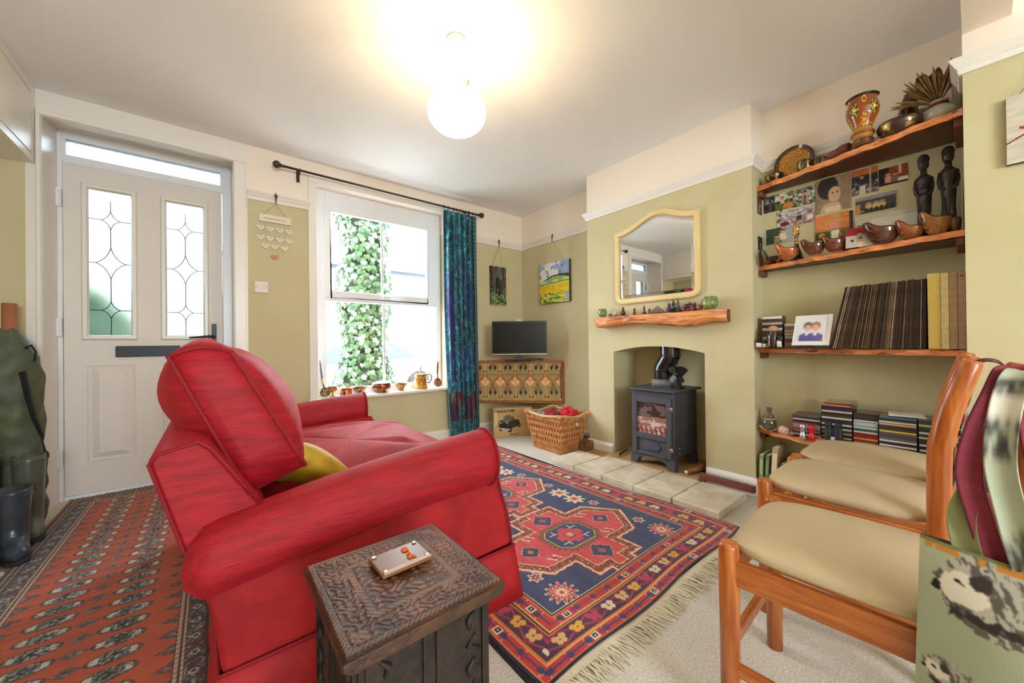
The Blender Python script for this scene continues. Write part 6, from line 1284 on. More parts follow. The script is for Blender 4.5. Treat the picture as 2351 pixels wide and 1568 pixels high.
print_('photo_print', 'dark brown backed card with rounded top, right of the orange portrait', .455, .405, 1.50, 1.655, lambda u, v: Paint(u, (92, 66, 58)).p(np.minimum(np.minimum(u, 1-u)*.6, 1-v) < .06, (34, 26, 26)).c, X=XB-.004)
print_('photo_print', 'wide greyish drawing leaning behind the white card on the second shelf', .396, .138, 1.50, 1.605, f_grey, X=XB-.012, n=(90, 40))
print_('photo_print', 'white card with faint pencil head behind the fretwork cup', .331, .164, 1.48, 1.578, f_white, X=XB-.018)
rp = thing('red_portrait_print', 'small red topped photo of two people leaning at the front of the second shelf', 'photograph', (2.512, .40, Z2))
gobj('print', [planeg((2.515, .402, Z2+.001), (.012, -.098, 0), (.02, 0, .102), 50, 50, f_red), planeg((2.5165, .402, Z2+.001), (.012, -.098, 0), (.02, 0, .102), 1, 1, lambda u, v: Paint(u, (230, 224, 214)).c)], PAINTED, rp, world=True)
def sideprint(label, x0, x1, z0, z1, fn):
    o = gobj('photo_print', [planeg((x0, YC0-.003, z0), (x1-x0, 0, 0), (0, 0, z1-z0), 24, 30, fn), planeg((x0, YC0-.0015, z0), (x1-x0, 0, 0), (0, 0, z1-z0), 1, 1, lambda u, v: Paint(u, (226, 218, 204)).c)], PAINTED, None, loc=(x0, YC0-.002, z0)); return tag(o, label, 'photograph')
sideprint('small curling brown photo on the chimney side wall, upper one', 2.655, 2.728, 1.742, 1.842, f_wood)
sideprint('dark photo on the chimney side wall just above the second shelf', 2.655, 2.73, 1.50, 1.60, f_dark)
t = thing('pale_platter', 'thin pale rimmed platter on edge against the chimney side wall', 'plate', (2.69, .80, Z2))
gobj('plate', [latheg([(0, 0), (.04, .001), (.052, .006), (.053, .008), (.04, .004), (0, .003)], lambda th, s, r, z: Paint(th, (60, 50, 44)).p(r > .049, (216, 206, 190)).c, n=40, T=Matrix.Translation((0, .012, .056)) @ Matrix.Rotation(1.32, 4, 'X'))], LACQ, t)
m = MB(); m.bb((2.50, .020, Z2+.001), (2.73, .024, Z2+.20)); o = m.build('thin_card', M('grey_green_card', (150, 150, 120), .7), loc=(2.6, .022, Z2)); tag(o, 'thin pale card standing edge on at the right end of the second shelf', 'card')
# ================================================================ THIRD SHELF: record sleeves, box files, photo, tapes
SLC = [((74, 56, 46), 9), ((96, 72, 50), 8), ((60, 46, 40), 9), ((120, 92, 60), 5), ((84, 62, 40), 7), ((150, 124, 88), 3), ((196, 172, 140), 3), ((48, 42, 44), 5), ((132, 84, 44), 3)]
pool = [i for i, (c, w_) in enumerate(SLC) for _ in range(w_)]
SLM = [M('sleeve_%s' % nm, c, .75, col2=tuple(int(q*.62) for q in c), vs=26, stretch=(1, 3, .5)) for (c, w_), nm in zip(SLC, ('umber', 'tan', 'dark', 'ochre', 'brown', 'sand', 'cream', 'black', 'rust'))]
smesh = []
for i in range(9):
    m = MB(); th_ = .0029 if i != 6 else .0033; m.bb((0, -th_/2, 0), (.238, th_/2, .316)); m.bb((-.0005, -th_/2+.0007, .002), (.004, th_/2-.0007, .314)); o = m.build('record_sleeve', SLM[i]); smesh.append(o.data); bpy.data.objects.remove(o)
N_ = 84; rr_ = random.Random(5)
for i in range(N_):
    t_ = i/(N_-1); k = rr_.choice(pool); 
    if i == 0: k = 7
    if i in (1,): k = 0
    if i in (3, 5): k = 6
    yb = .463-(.463-.133)*t_; lean = .19*(1-t_)**1.0+.012; o = bpy.data.objects.new('record_sleeve', smesh[k]); COL.objects.link(o)
    o.location = (2.488+rr_.uniform(0, .006), yb+.0, Z3+.0012+rr_.uniform(0, .001)); o.rotation_euler = (lean, 0, 0); o.scale = (1, 1, 1+rr_.uniform(-.012, .008))
    pale = k in (5, 6); wh = (ORD[i]+' from the left end of the leaning row on the third shelf') if i < 14 else (ORD[N_-1-i]+' to the left of the wide yellow box file') if N_-1-i < 14 else None; tag(o, ((cname(SLC[k][0])+' record sleeve, '+wh) if wh else ('pale cream edged record sleeve' if pale else 'orange brown worn record sleeve' if k in (3, 8) else 'dark brown worn record sleeve')+' midway in the packed leaning row on the third shelf'), 'record', 'record sleeves leaning on the third shelf')
for i, (y0, y1, c, lb, h) in enumerate(((.1235, .0865, (226, 204, 116), 'wide yellow box file between the record sleeves and the cream one', .335), (.0855, .0625, (226, 206, 150), 'narrow cream box file next to the wide yellow one', .332), (.0615, .0385, (184, 150, 112), 'brown speckled box file, second from the right end', .330), (.0375, .0165, (178, 146, 116), 'brown card box file at the right end of the third shelf', .333))):
    t = thing('box_file', lb, 'box file', (2.6, (y0+y1)/2, Z3)); m = MB(); m.bb((2.468, y1, Z3+.0015), (2.72, y0, Z3+h)); m.build('case', M('boxfile%d' % i, c, .7, col2=tuple(int(q*.9) for q in c), vs=40), t, world=True, bev=.0015)
    if i == 0: m = MB(); m.bb((2.4665, y1+.007, Z3+.006), (2.468, y0-.005, Z3+h-.006)); m.build('spine_label', M('yellow_spine', (216, 190, 98), .6), t, world=True)
    if i == 3: m = MB(); m.lathe([(.003, 0), (.005, .001)], 10, T=Matrix.Translation((2.467, (y0+y1)/2, Z3+h-.02)) @ Matrix.Rotation(-PI/2, 4, 'Y')); m.build('finger_hole', INK, t, world=True)
def f_school(u, v):
    P = Paint(u, (222, 222, 226)); 
    for x, h_ in ((.40, (96, 74, 66)), (.66, (150, 112, 88))): P.p(np.hypot((u-x)*1.1, v-.62) < .17, h_).p(np.hypot((u-x)*1.2, v-.54) < .135, (216, 166, 146)).p((v < .34-.5*(u-x)**2*3) & (np.abs(u-x) < .26), (84, 74, 150)).p((np.abs(u-x) < .06) & (v < .38) & (v > .22), (226, 222, 220))
    return P.c
pf = thing('framed_photo', 'white card photo of two children propped on the third shelf beside the records', 'photograph', (2.55, .55, Z3))
o_, du, dv = Vector((2.535, .640, Z3+.018)), Vector((-.035, -.170, 0)), Vector((.045, -.012, .165)); nn = du.cross(dv).normalized(); nn = nn if nn.x < 0 else -nn
gobj('print', [planeg(o_+du*.07+dv*.14+nn*.002, du*.80, dv*.80, 70, 60, lambda a, b: blur(f_school(a, b), 5))], M('glossy_print', attr=True, rough=.2, coat=.5), pf, world=True)
m = MB(); m.add([o_, o_+du, o_+du+dv, o_+dv, o_-nn*.003, o_+du-nn*.003, o_+du+dv-nn*.003, o_+dv-nn*.003], [(0, 1, 2, 3), (4, 7, 6, 5), (0, 4, 5, 1), (1, 5, 6, 2), (2, 6, 7, 3), (3, 7, 4, 0)]); m.build('mount', M('white_card', (238, 234, 226), .5), pf, world=True)
bk = thing('bark_slice', 'dark bark edged wooden slice under the propped photo', 'stand', (2.54, .56, Z3))
m = MB(); m.prism([(-.045, .10), (-.05, .05), (-.047, 0), (-.052, -.06), (-.045, -.10), (.045, -.10), (.05, .1)], 'Z', .001, .014); m.build('slice', M('bark', (66, 52, 48), .9, col2=(40, 34, 32), vs=40, bump=.8, bs=60), bk, bev=.003)
m = MB()
for k in range(16): m.tube([(-.043, .085-.011*k, .014), (-.044, .083-.011*k, .014+.004+.005*rr_.random())], .0014, 4)
m.build('fringe_marks', BLACK, bk)
TC = [(222, 216, 204), (70, 60, 60), (150, 120, 112), (206, 200, 190), (60, 74, 60), (90, 80, 84), (200, 196, 188), (48, 42, 46), (170, 160, 150), (80, 50, 50)]
def slab_stack(name, label, cat, group, x0, y0, y1, z0, n, th, dx, cols, jx=.003, seedk=1, casec=(64, 62, 66), rnd=None, lblfn=None):
    r_ = random.Random(seedk); w_ = y0-y1; out = []; z = z0+.0008
    case = M('disc_case_edge', (150, 150, 154), .15, coat=.4)
    for i in range(n):
        col = cols[i % len(cols)] if rnd is None else r_.choice(cols); h = th*(1 if len(col) < 4 else col[3]); col = tuple(col[:3]); nm = 'spine_%d_%d_%d' % col
        t = thing(name, '%s edged %s, %s from the top of %s' % (cname(col), label[0], ORD[n-1-i], label[1]), cat, (x0+dx/2, (y0+y1)/2, z), r_.uniform(-.012, .012), group)
        jxx = r_.uniform(-jx, jx); m = MB(); m.bb((-dx/2+jxx, -w_/2, .0004), (dx/2+jxx, w_/2, h-.0006), 0); 
        m.build('case', M('case_%d_%d_%d' % casec, casec, .25, coat=.3), t)
        m = MB(); m.bb((-dx/2+jxx-.0006, -w_/2+.002, .0012), (-dx/2+jxx+.001, w_/2-.002, h-.0013)); m.build('spine', M(nm, col, .35, coat=.3), t)
        out.append(t); z += h
    return out, z
slab_stack('cassette_tape', ('cassette', 'the taller cassette stack'), 'cassette', 'cassettes on the third shelf', 2.615, .808, .702, Z3, 11, .0174, .062, TC, seedk=3)
slab_stack('cassette_tape', ('cassette', 'the shorter cassette stack behind the photo'), 'cassette', 'cassettes on the third shelf', 2.625, .697, .62, Z3, 8, .0182, .062, [(200, 190, 176), (196, 140, 110), (120, 104, 100), (216, 206, 196)], seedk=4)
bt = thing('tinted_jar', 'dark jar with round pale wooden stopper in front of the cassettes', 'jar', (2.565, .735, Z3))
m = MB(); m.lathe([(0, .001), (.032, .001), (.033, .006), (.033, .096), (.030, .100), (0, .100)], 28); m.build('body', M('dark_plum_glass', (58, 26, 34), .12, coat=.7), bt)
m = MB(); m.ball((0, 0, .114), (.026, .026, .020), 18); m.build('stopper', M('pale_cork', (196, 146, 110), .5), bt)
for x, y, r, h, lb in ((2.57, .810, .016, .056, 'small dark bottle with pale label, leftmost on the third shelf'), (2.572, .779, .012, .048, 'small bottle with cream label beside the dark jar'), (2.535, .698, .011, .074, 'slim dark bottle with narrow cream label right of the dark jar')):
    t = thing('small_bottle', lb, 'bottle', (x, y, Z3)); m = MB(); m.lathe([(0, .001), (r, .001), (r, h*.70), (r*.6, h*.78), (0, h*.78)], 18); m.build('body', M('dark_plum_glass'), t)
    m = MB(); m.lathe([(0, h*.78), (r*.75, h*.78), (r*.75, h), (0, h)], 16); m.build('cap', BLACK, t)
    m = MB(); m.lathe([(r*1.02, h*.12), (r*1.03, h*.12), (r*1.03, h*.58), (r*1.02, h*.58)], 18, cap=False); m.build('paper_label', PAPER, t)
# ================================================================ LOWEST SHELF: disc stacks and small things
DK = [(44, 40, 44), (206, 200, 192), (70, 64, 66), (36, 36, 40), (190, 186, 178), (96, 60, 44), (52, 48, 56)]
S1 = [(60, 56, 62), (206, 200, 196), (96, 74, 74), (196, 112, 96), (120, 110, 110), (180, 176, 174), (206, 160, 150), (150, 60, 60), (54, 48, 52), (196, 190, 186), (70, 56, 56), (110, 96, 94)]
S2 = [(206, 190, 150), (60, 50, 40), (190, 170, 120), (54, 50, 52), (166, 150, 110), (70, 64, 66), (200, 196, 190), (46, 44, 48), (206, 204, 198), (56, 52, 58), (50, 46, 50), (206, 204, 200), (90, 70, 50), (46, 40, 42), (214, 206, 180), (66, 40, 100), (66, 40, 44), (200, 120, 90)]
S3 = [(50, 40, 36), (200, 180, 140), (160, 60, 40), (206, 170, 110), (170, 50, 40), (160, 44, 40), (216, 214, 206), (60, 110, 104), (222, 220, 214), (172, 200, 210, 2.0), (214, 206, 180), (60, 54, 52), (70, 62, 58), (54, 48, 46)]
S4 = [(206, 204, 204), (60, 56, 60), (214, 210, 206), (60, 56, 60), (206, 204, 206), (110, 106, 112), (90, 84, 92), (100, 94, 100), (222, 190, 80), (70, 62, 54), (60, 54, 50), (206, 160, 116), (206, 200, 190), (46, 46, 50), (70, 110, 140)]
S5 = [(40, 38, 42), (60, 58, 60), (196, 200, 150), (46, 44, 48), (206, 204, 204), (50, 48, 52), (60, 56, 56), (196, 180, 160), (70, 60, 58), (206, 204, 200), (50, 48, 50), (60, 70, 60), (190, 196, 140)]
G = 'compact disc cases on the lowest shelf'; TH = .0108
slab_stack('disc_case', ('disc case', 'the leftmost disc stack'), 'disc case', G, 2.565, .648, .521, Z4, 12, .0105, .135, S1, seedk=11, lblfn=None)
slab_stack('disc_case', ('disc case', 'the tallest stack behind the binoculars'), 'disc case', G, 2.555, .517, .393, Z4, 18, .0112, .135, S2, seedk=12)
slab_stack('disc_case', ('disc case', 'the middle stack, right of the tallest'), 'disc case', G, 2.56, .390, .297, Z4, 14, .0112, .135, S3, seedk=13)
slab_stack('disc_case', ('disc case', 'the stack under the white booklets'), 'disc case', G, 2.545, .294, .166, Z4, 15, .0113, .142, S4, seedk=14, jx=.002)
slab_stack('disc_case', ('disc case', 'the rightmost disc stack'), 'disc case', G, 2.54, .162, .03, Z4, 15, .0115, .142, S5+[(60, 58, 60), (90, 88, 90)], seedk=15)
m = MB(); m.bb((-.06, -.062, 0), (.06, .062, .004)); m.bb((-.052, -.055, .004), (.055, .06, .007)); o = m.build('white_booklet', M('white_card'), bev=.001); o.location = (2.615, .205, Z4+.172); o.rotation_euler = (0, 0, .12); tag(o, 'white booklets lying on top of the wide disc stack', 'booklet')
t = thing('disc_case', 'loose tilted red edged disc case on top of the tallest stack', 'disc case', (2.62, .445, Z4+.204), .2, G)
m = MB(); m.box((0, 0, .006), (.13, .125, .008)); m.build('case', M('clear_smoke', (150, 110, 96), .2, coat=.5), t); 
def torch(label, y, c, met):
    t = thing('pocket_torch', label, 'torch', (2.515, y, Z4)); mt = M('torch_%d_%d' % (c[0], c[1]), c, .25, metal=met, coat=.3)
    m = MB(); m.lathe([(0, .001), (.014, .001), (.014, .026), (.0105, .030), (.0105, .055), (.013, .060), (.013, .082), (0, .083)], 24); m.build('body', mt, t)
    m = MB(); m.lathe([(.0142, .008), (.0146, .010), (.0142, .012)], 20, cap=False); m.lathe([(.0132, .066), (.0136, .068), (.0132, .070)], 20, cap=False); m.build('grip_rings', mt, t)
    m = MB(); m.tube([(-.006, -.008, .083), (-.004, -.022, .070), (-.002, -.026, .035), (.004, -.022, .003)], .0014, 5); m.build('wrist_cord', BLACK, t)
torch('silver pocket torch standing on the lowest shelf', .590, (206, 204, 204), .8); torch('red pocket torch standing right of the silver one', .552, (206, 20, 30), .1)
bn = thing('binoculars', 'small black binoculars standing upright in front of the tallest disc stack', 'binoculars', (2.515, .460, Z4))
RUB = M('black_rubber', (34, 36, 40), .5)
for s_ in (-1, 1): m = MB(); m.lathe([(0, .001), (.017, .001), (.018, .02), (.018, .075), (.013, .084), (.015, .092), (.015, .114), (.010, .115), (0, .112)], 22, c=(0, s_*.020, 0)); m.build('barrel', RUB, bn)
m = MB(); m.bb((-.016, -.010, .012), (.010, .010, .085)); m.build('bridge', RUB, bn, bev=.003)
m = MB(); m.box((-.0175, 0, .032), (.002, .016, .016)); m.build('maker_badge', M('badge_grey', (190, 190, 190), .4), bn)
t = pot('small_urn', 'small dark green and brown pottery urn at the left end of the lowest shelf', 'urn', (2.60, .772, Z4), [('body', [(0, .001), (.022, .001), (.032, .02), (.038, .045), (.034, .066), (.022, .078), (.026, .086), (.024, .094), (.013, .102), (.012, .128), (.018, .138), (.016, .140), (.009, .128), (0, .12)], lambda th, s, r, z: Paint(th, (96, 88, 70)).p((z > .04) & (z < .07) & (np.sin(th*2*PI*14) > 0), (60, 70, 50)).p(z > .076, (110, 84, 66)).p((z > .070) & (z < .075), (190, 170, 130)).c)])
sh = thing('scallop_shell', 'large cream scallop shell on the lowest shelf by the urn', 'shell', (2.585, .768, Z4))
m = MB(); rows = []
for i in range(9):
    rr2 = .048*i/8; rows.append([(-.01+rr2*sin(a)*.8, -rr2*cos(a), .004+.026*(i/8)**2+.0015*sin(a*18)*(i/8)) for a in [PI*(-.15+1.3*k/44)-.0 for k in range(45)]])
m.grid(rows); m.build('shell', M('shell_cream', (226, 196, 156), .4, col2=(206, 160, 120), vs=30), sh, solid=.002)
t = thing('spiral_shell', 'striped round sea snail shell lying on the lowest shelf', 'shell', (2.545, .688, Z4))
P, C, a_, b_ = latheg([(0, .0), (.014, .003), (.024, .014), (.027, .026), (.022, .038), (.012, .046), (.006, .052), (0, .055)], lambda th, s, r, z: Paint(th, (206, 170, 150)).p(np.sin(s*26+th*2*PI) > .3, (170, 110, 90)).p(np.sin(s*26+th*2*PI) > .85, (236, 222, 212)).c, n=36, T=Matrix.Translation((0, 0, .027)) @ Matrix.Rotation(1.2, 4, 'X') @ Matrix.Translation((0, 0, -.024)))
gobj('shell', [(P, C, a_, b_)], LACQ, t)
t = thing('pebble', 'flat pale pebble beside the spiral shell', 'stone', (2.575, .658, Z4)); m = MB(); m.ball((0, 0, .011), (.018, .022, .010), 12); m.build('stone', M('pale_pebble', (216, 190, 160), .5), t)
# books on the floor under the shelves
for i, (y, w_, h, c, lean, lb) in enumerate(((.812, .022, .26, (150, 170, 100), .03, 'pale green paperback leaning first in the floor row under the shelf'), (.785, .020, .262, (110, 130, 90), .05, 'darker green book second in the floor row'), (.752, .030, .315, (206, 186, 150), .06, 'tall cream book in the floor row under the shelf'), (.722, .018, .23, (110, 90, 90), .10, 'dull brown book between the cream and yellow books'), (.695, .024, .275, (222, 160, 40), .12, 'yellow orange book at the right end of the floor row'))):
    t = thing('book', lb, 'book', (2.64, y, .0), 0, 'books standing under the lowest shelf'); t.rotation_euler = (lean, 0, 0)
    m = MB(); m.bb((-.075, -w_/2, .002), (.08, w_/2, h)); m.build('cover', M('cover%d' % i, c, .5, col2=tuple(int(q*.85) for q in c), vs=30), t, bev=.002)
    m = MB(); m.bb((-.072, -w_/2+.003, h-.001), (.082, w_/2-.003, h+.0008)); m.build('pages', PAPER, t)
    m = MB(); m.bb((-.0765, -w_/2+.004, h*.55), (-.0748, w_/2-.004, h*.9)); m.build('spine_panel', M('spinep%d' % i, tuple(min(255, q+34) for q in c) if i != 4 else (150, 30, 40), .5), t)
# ================================================================ FLOOR THINGS by the fireplace
bs = thing('wicker_basket', 'square willow basket with a rope rim beside the hearth', 'basket', (2.39, 2.33, 0))
BT = [(2.275, 2.185), (2.52, 2.185), (2.52, 2.515), (2.275, 2.515)]; TP = [(2.225, 2.115), (2.57, 2.125), (2.57, 2.57), (2.215, 2.57)]
def bpt(e, t_, z): a, b = e, (e+1) % 4; B = Vector(BT[a]).lerp(Vector(BT[b]), t_); U_ = Vector(TP[a]).lerp(Vector(TP[b]), t_); k = z/.325; q = B.lerp(U_, k); return q
WK = M('willow', (236, 176, 112), .55, col2=(206, 132, 76), vs=26, bump=.2, bs=90)
ev = [Vector((-0, -1)), Vector((1, 0)), Vector((0, 1)), Vector((-1, 0))]
m = MB()
for e in range(4):
    nL = 26 if e in (1, 3) else 20
    for i in range(nL):
        t_ = (i+.5)/nL; pts = []
        for k in range(15):
            z = .006+.305*k/14; q = bpt(e, t_, z); sgn = 1 if (i % 2) else -1; w_ = sin(z*PI/.044+(PI if sgn > 0 else 0)); o2 = ev[e]*.0035*w_; tan = Vector((-ev[e].y, ev[e].x))*.0035*sin(z*PI/.06); pts.append((q.x+o2.x+tan.x, q.y+o2.y+tan.y, z))
        m.tube(pts, .0040, 5)
q = m.build('willow_stakes', WK, bs, world=True, fix=False); q['kind'] = 'stuff'
m = MB()
for k in range(6):
    z = .02+.054*k
    for j in (-1, 1):
        pts = []
        for e in range(4):
            for i in range(24): p = bpt(e, i/24, z+j*.005); w_ = .0035*sin(i*PI+0)*j; pts.append((p.x-ev[e].x*.002, p.y-ev[e].y*.002, z+j*.006))
        m.tube(pts, .0042, 5, closed=True)
q = m.build('willow_weft', WK, bs, world=True, fix=False); q['kind'] = 'stuff'
RIMM = M('pale_willow_rim', (216, 176, 122), .6, col2=(186, 140, 90), vs=30, bump=.3, bs=70)
pts = []
for e in range(4):
    for i in range(12): p = bpt(e, i/12, .322); pts.append((p.x, p.y, .322+(.010*cos(i/12*2*PI) if True else 0)))
m = MB(); m.tube(pts, .0135, 10, closed=True); m.build('rim', RIMM, bs, world=True)
m = MB()
for k in range(4):
    e = k; p = bpt(e, 0, .322)
    for j in range(5):
        for sg, ee in ((1, e), (-1, (e-1) % 4)):
            p = bpt(ee, (.02+.022*j) if sg > 0 else 1-(.02+.022*j), .322); m.tube([(p.x+.0165*cos(a)*ev[ee].x, p.y+.0165*cos(a)*ev[ee].y, .327+.0165*sin(a)) for a in [2*PI*q_/10 for q_ in range(10)]], .0036, 5, closed=True)
q = m.build('rim_binding', WK, bs, world=True, fix=False); q['kind'] = 'stuff'
m = MB(); m.bb((2.285, 2.195, .004), (2.51, 2.505, .012)); m.build('basket_base', WK, bs, world=True)
m = MB(); m.tube([(2.41, 2.125, .262), (2.41, 2.118, .235)], .010, 8); m.build('toggle', M('white_toggle', (236, 226, 206), .4), bs, world=True)
INS = M('gap_shade_brown', (92, 60, 40), .9)
m = MB(); m.add([(BT[i][0]*.97+.03*2.4, BT[i][1]*.97+.03*2.35, .01) for i in range(4)]+[(TP[i][0]*.965+.035*2.395, TP[i][1]*.965+.035*2.345, .30) for i in range(4)], [(i, (i+1) % 4, (i+1) % 4+4, i+4) for i in range(4)]); m.build('gap_shade_sheet', INS, bs, world=True)  # added dark sheet, shade behind the willow gaps painted as colour
def cloth(label, c, x, y, z, r, col, seed, name='folded_cloth'):
    m = MB(); n = 26; rows = []; rg = random.Random(seed); ph = [rg.uniform(0, 6) for _ in range(6)]
    for i in range(n+1):
        th = PI*i/n; row = []
        for j in range(40):
            a = 2*PI*j/40; k = 1+.13*sin(3*a+ph[0]+2*th)+.08*sin(7*a+ph[1]-3*th)+.05*sin(11*th+ph[2]+a); row.append((x+r[0]*k*sin(th)*cos(a), y+r[1]*k*sin(th)*sin(a), z+r[2]*(k*-cos(th))))
        rows.append(row)
    m.grid(rows, wv=True); o = m.build(name, M(c, col, .8, col2=tuple(int(q*.75) for q in col), vs=20, sheen=.3), loc=(x, y, z-r[2])); return tag(o, label, 'cloth')
cloth('bright red cloth heaped in the willow basket', 'red_cloth', 2.47, 2.27, .30, (.07, .10, .065), (214, 30, 44), 3)
cloth('darker red patterned cloth at the back of the basket', 'red_cloth2', 2.38, 2.40, .285, (.08, .09, .05), (170, 36, 40), 5)
cloth('grey cloth at the left side inside the basket', 'grey_cloth', 2.33, 2.47, .29, (.07, .06, .035), (150, 144, 140), 9)
cloth('brown cloth filling the bottom of the basket', 'brown_cloth', 2.40, 2.33, .16, (.10, .13, .14), (110, 90, 70), 12)
br = MB(); br.box((0, 0, .048), (.155, .105, .094)); 
o = br.build('rough_brick', M('worn_brick', (150, 112, 76), .95, col2=(100, 74, 50), vs=14, bump=1.0, bs=30), bev=.012, seg=3); o.location = (2.558, 2.112, .0015); o.rotation_euler = (0, 0, -.05); tag(o, 'worn brown brick lying beside the willow basket', 'brick')
mg = thing('magazine_stack', 'few dark magazines on the floor behind the basket', 'magazine', (2.705, 2.33, 0), .1)
for i, c in enumerate(((60, 60, 70), (200, 196, 190), (50, 60, 66), (170, 170, 170), (70, 80, 90))): m = MB(); m.box((rr_.uniform(-.004, .004), rr_.uniform(-.006, .006), .007+i*.012), (.10, .17, .011)); m.build('magazine', M('mag%d' % i, c, .4), mg)
bxx = thing('cardboard_model_box', 'tan cardboard box with a dark off road vehicle print under the corner unit', 'box', (2.36, 2.93, 0), math.atan2(-.40, .92)*1.0)
xd = Vector((.92, -.40, 0)); yd = Vector((.40, .92, 0)); bo = Vector((2.176, 3.004, .0)); TB = frame(tuple(bo), xd, yd)
TAN = M('tan_cardboard', (206, 176, 122), .8, col2=(190, 158, 104), vs=5)
m = MB(); m.bb((0, 0, .002), (.40, .09, .292), T=TB); m.build('carton', TAN, bxx, world=True, bev=.003)
VEH = M('print_dark', (66, 56, 50), .7); VEL = M('print_light', (214, 204, 186), .7); VEG = M('print_mid', (122, 112, 96), .7)
def flat(nm, pl2, mt, y=-.0014, d=.0008): m = MB(); m.prism(pl2, 'Y', y-d, y, T=TB); return m.build(nm, mt, bxx, world=True)
def circ(cx2, cz, r, n=20, sx=1): return [(cx2+r*sx*cos(2*PI*k/n), cz+r*sin(2*PI*k/n)) for k in range(n)]
flat('print_body', [(.050, .105), (.050, .158), (.062, .172), (.120, .182), (.128, .214), (.205, .206), (.212, .178), (.262, .170), (.268, .118), (.240, .105), (.150, .078), (.075, .082)], VEH)
flat('print_windscreen', [(.098, .184), (.104, .216), (.200, .206), (.204, .180)], VEG, -.0024)
flat('print_seats', [(.125, .213), (.135, .228), (.150, .214), (.165, .226), (.176, .212)], VEH, -.0026)
flat('print_bonnet', [(.068, .160), (.130, .182), (.205, .172), (.150, .150)], VEG, -.0024)
flat('print_grille', [(.074, .108), (.074, .146), (.128, .140), (.128, .100)], M('print_grille', (40, 34, 32), .7), -.0024)
flat('print_bumper', [(.052, .090), (.052, .102), (.158, .082), (.158, .068)], VEL, -.0030)
for cx2, cz, r in ((.166, .078, .030), (.262, .118, .022), (.070, .085, .018)): flat('print_tyre', circ(cx2, cz, r, sx=.72), M('print_tyre', (34, 28, 28), .7), -.0026); flat('print_wheel', circ(cx2, cz, r*.5, sx=.72), VEG, -.0034)
for cx2, cz in ((.066, .150), (.136, .146)): flat('print_headlight', circ(cx2, cz, .008), VEL, -.0034)
flat('print_blob', [(.004, .10), (.004, .25), (.02, .262), (.036, .25), (.038, .18), (.03, .14)], M('print_pale', (222, 200, 152), .8), -.0012)
TXT = M('print_black', (24, 22, 22), .6)
text('title_lettering', 'LANDROVER', .036, TXT, TB @ frame((.012, -.0016, .252), (1, 0, 0), (0, 0, 1)), bxx, ext=.0004, bold=.0009)
text('series_lettering', 'Series I', .032, TXT, TB @ frame((.165, -.0016, .018), (1, 0, 0), (0, 0, 1)), bxx, ext=.0004, bold=.0003)
# beam offcut on the hearth, logs, poker, dark unit by the sofa
o = MB(); o.bb((2.462, .812, .0), (2.50, 1.128, .038)); q = o.build('timber_offcut', M('red_brown_timber', (134, 72, 56), .7, col2=(104, 52, 42), vs=18, stretch=(4, .6, 4), bump=.3, bs=50), loc=(2.48, .97, 0), bev=.004); q.location = (2.478, .97, .048); tag(q, 'long reddish timber offcut lying along the right end of the hearth', 'timber')
lg = thing('forked_branch', 'pale ended forked branch lying beside the stove', 'branch', (2.60, 1.185, .052)); m = MB(); m.tube([(-.12, .03, .014), (-.06, .012, .018), (0, 0, .026), (.08, -.015, .040)], [.013, .016, .021, .024], 12); m.tube([(.0, -.002, .022), (.04, -.035, .022)], [.017, .013], 10); m.build('branch', M('branch_bark', (170, 112, 66), .8, col2=(120, 74, 44), vs=16), lg); m = MB(); m.ball((-.125, .032, .014), (.012, .0125, .0125), 10); m.build('pale_end', M('pale_cut', (226, 206, 180), .6), lg)
pk = thing('hearth_poker', 'short dark metal poker lying left of the stove', 'poker', (2.52, 1.745, .055)); m = MB(); m.tube([(-.055, 0, .006), (-.01, .012, .008), (.12, .04, .010)], [.008, .006, .005], 8); m.build('rod', BLACK, pk); m = MB(); m.ball((-.06, -.001, .008), .008, 8); m.build('knob', M('chrome'), pk)
dv_ = thing('dark_console', 'black low console box on the floor behind the far sofa arm', 'console', (1.03, 2.98, 0)); m = MB(); m.box((0, 0, .15), (.20, .22, .298)); m.build('casing', M('grey_black_plastic', (58, 62, 70), .35), dv_, bev=.012); m = MB(); m.box((-.02, -.01, .309), (.15, .16, .016)); m.build('lid', M('lid_plastic', (44, 48, 56), .25), dv_, bev=.006)
# ================================================================ LEFT CORNER: tube, rod bag, boots, shoe
OLV = M('olive_canvas', (98, 102, 74), .55, col2=(66, 74, 56), vs=5, bump=.5, bs=14, sheen=.2)
rb = thing('rod_bag', 'slumped olive green canvas bag with black straps in the corner beside the door', 'bag', (-.80, 3.10, 0))
rows = []; prof2 = [(.004, .085, .06), (.05, .10, .07), (.2, .105, .075), (.4, .110, .08), (.6, .112, .085), (.78, .108, .08), (.90, .095, .07), (.97, .070, .055), (1.01, .045, .04), (1.05, .035, .032)]
for i in range(70):
    z = .004+1.046*i/69; rx, ry = [float(np.interp(z, [q[0] for q in prof2], [q[j] for q in prof2])) for j in (1, 2)]
    row = []
    for k in range(60):
        a = 2*PI*k/60; w_ = 1+.05*sin(3*a+z*9)+.035*sin(z*52+2.4*sin(2*a+z*6))*(.3+abs(sin(z*4+a)))+.03*sin(z*27-3*a)+.02*sin(7*a-z*15); row.append((-.83+.02*(1-z)*1.2+rx*w_*cos(a), 3.10+ry*w_*sin(a), z+.006*sin(5*a)))
    rows.append(row)
m = MB(); m.grid(rows, wv=True); m.add(rows[0], [tuple(range(60))]); m.build('body', OLV, rb, world=True)
STB = M('black_webbing', (34, 34, 40), .7)
m = MB(); m.tube([(-.765, 3.018, .83), (-.745, 3.010, .70), (-.725, 3.012, .58), (-.70, 3.02, .48)], [.022, .022, .018, .012], 8, flat=.2); m.build('strap', STB, rb, world=True)
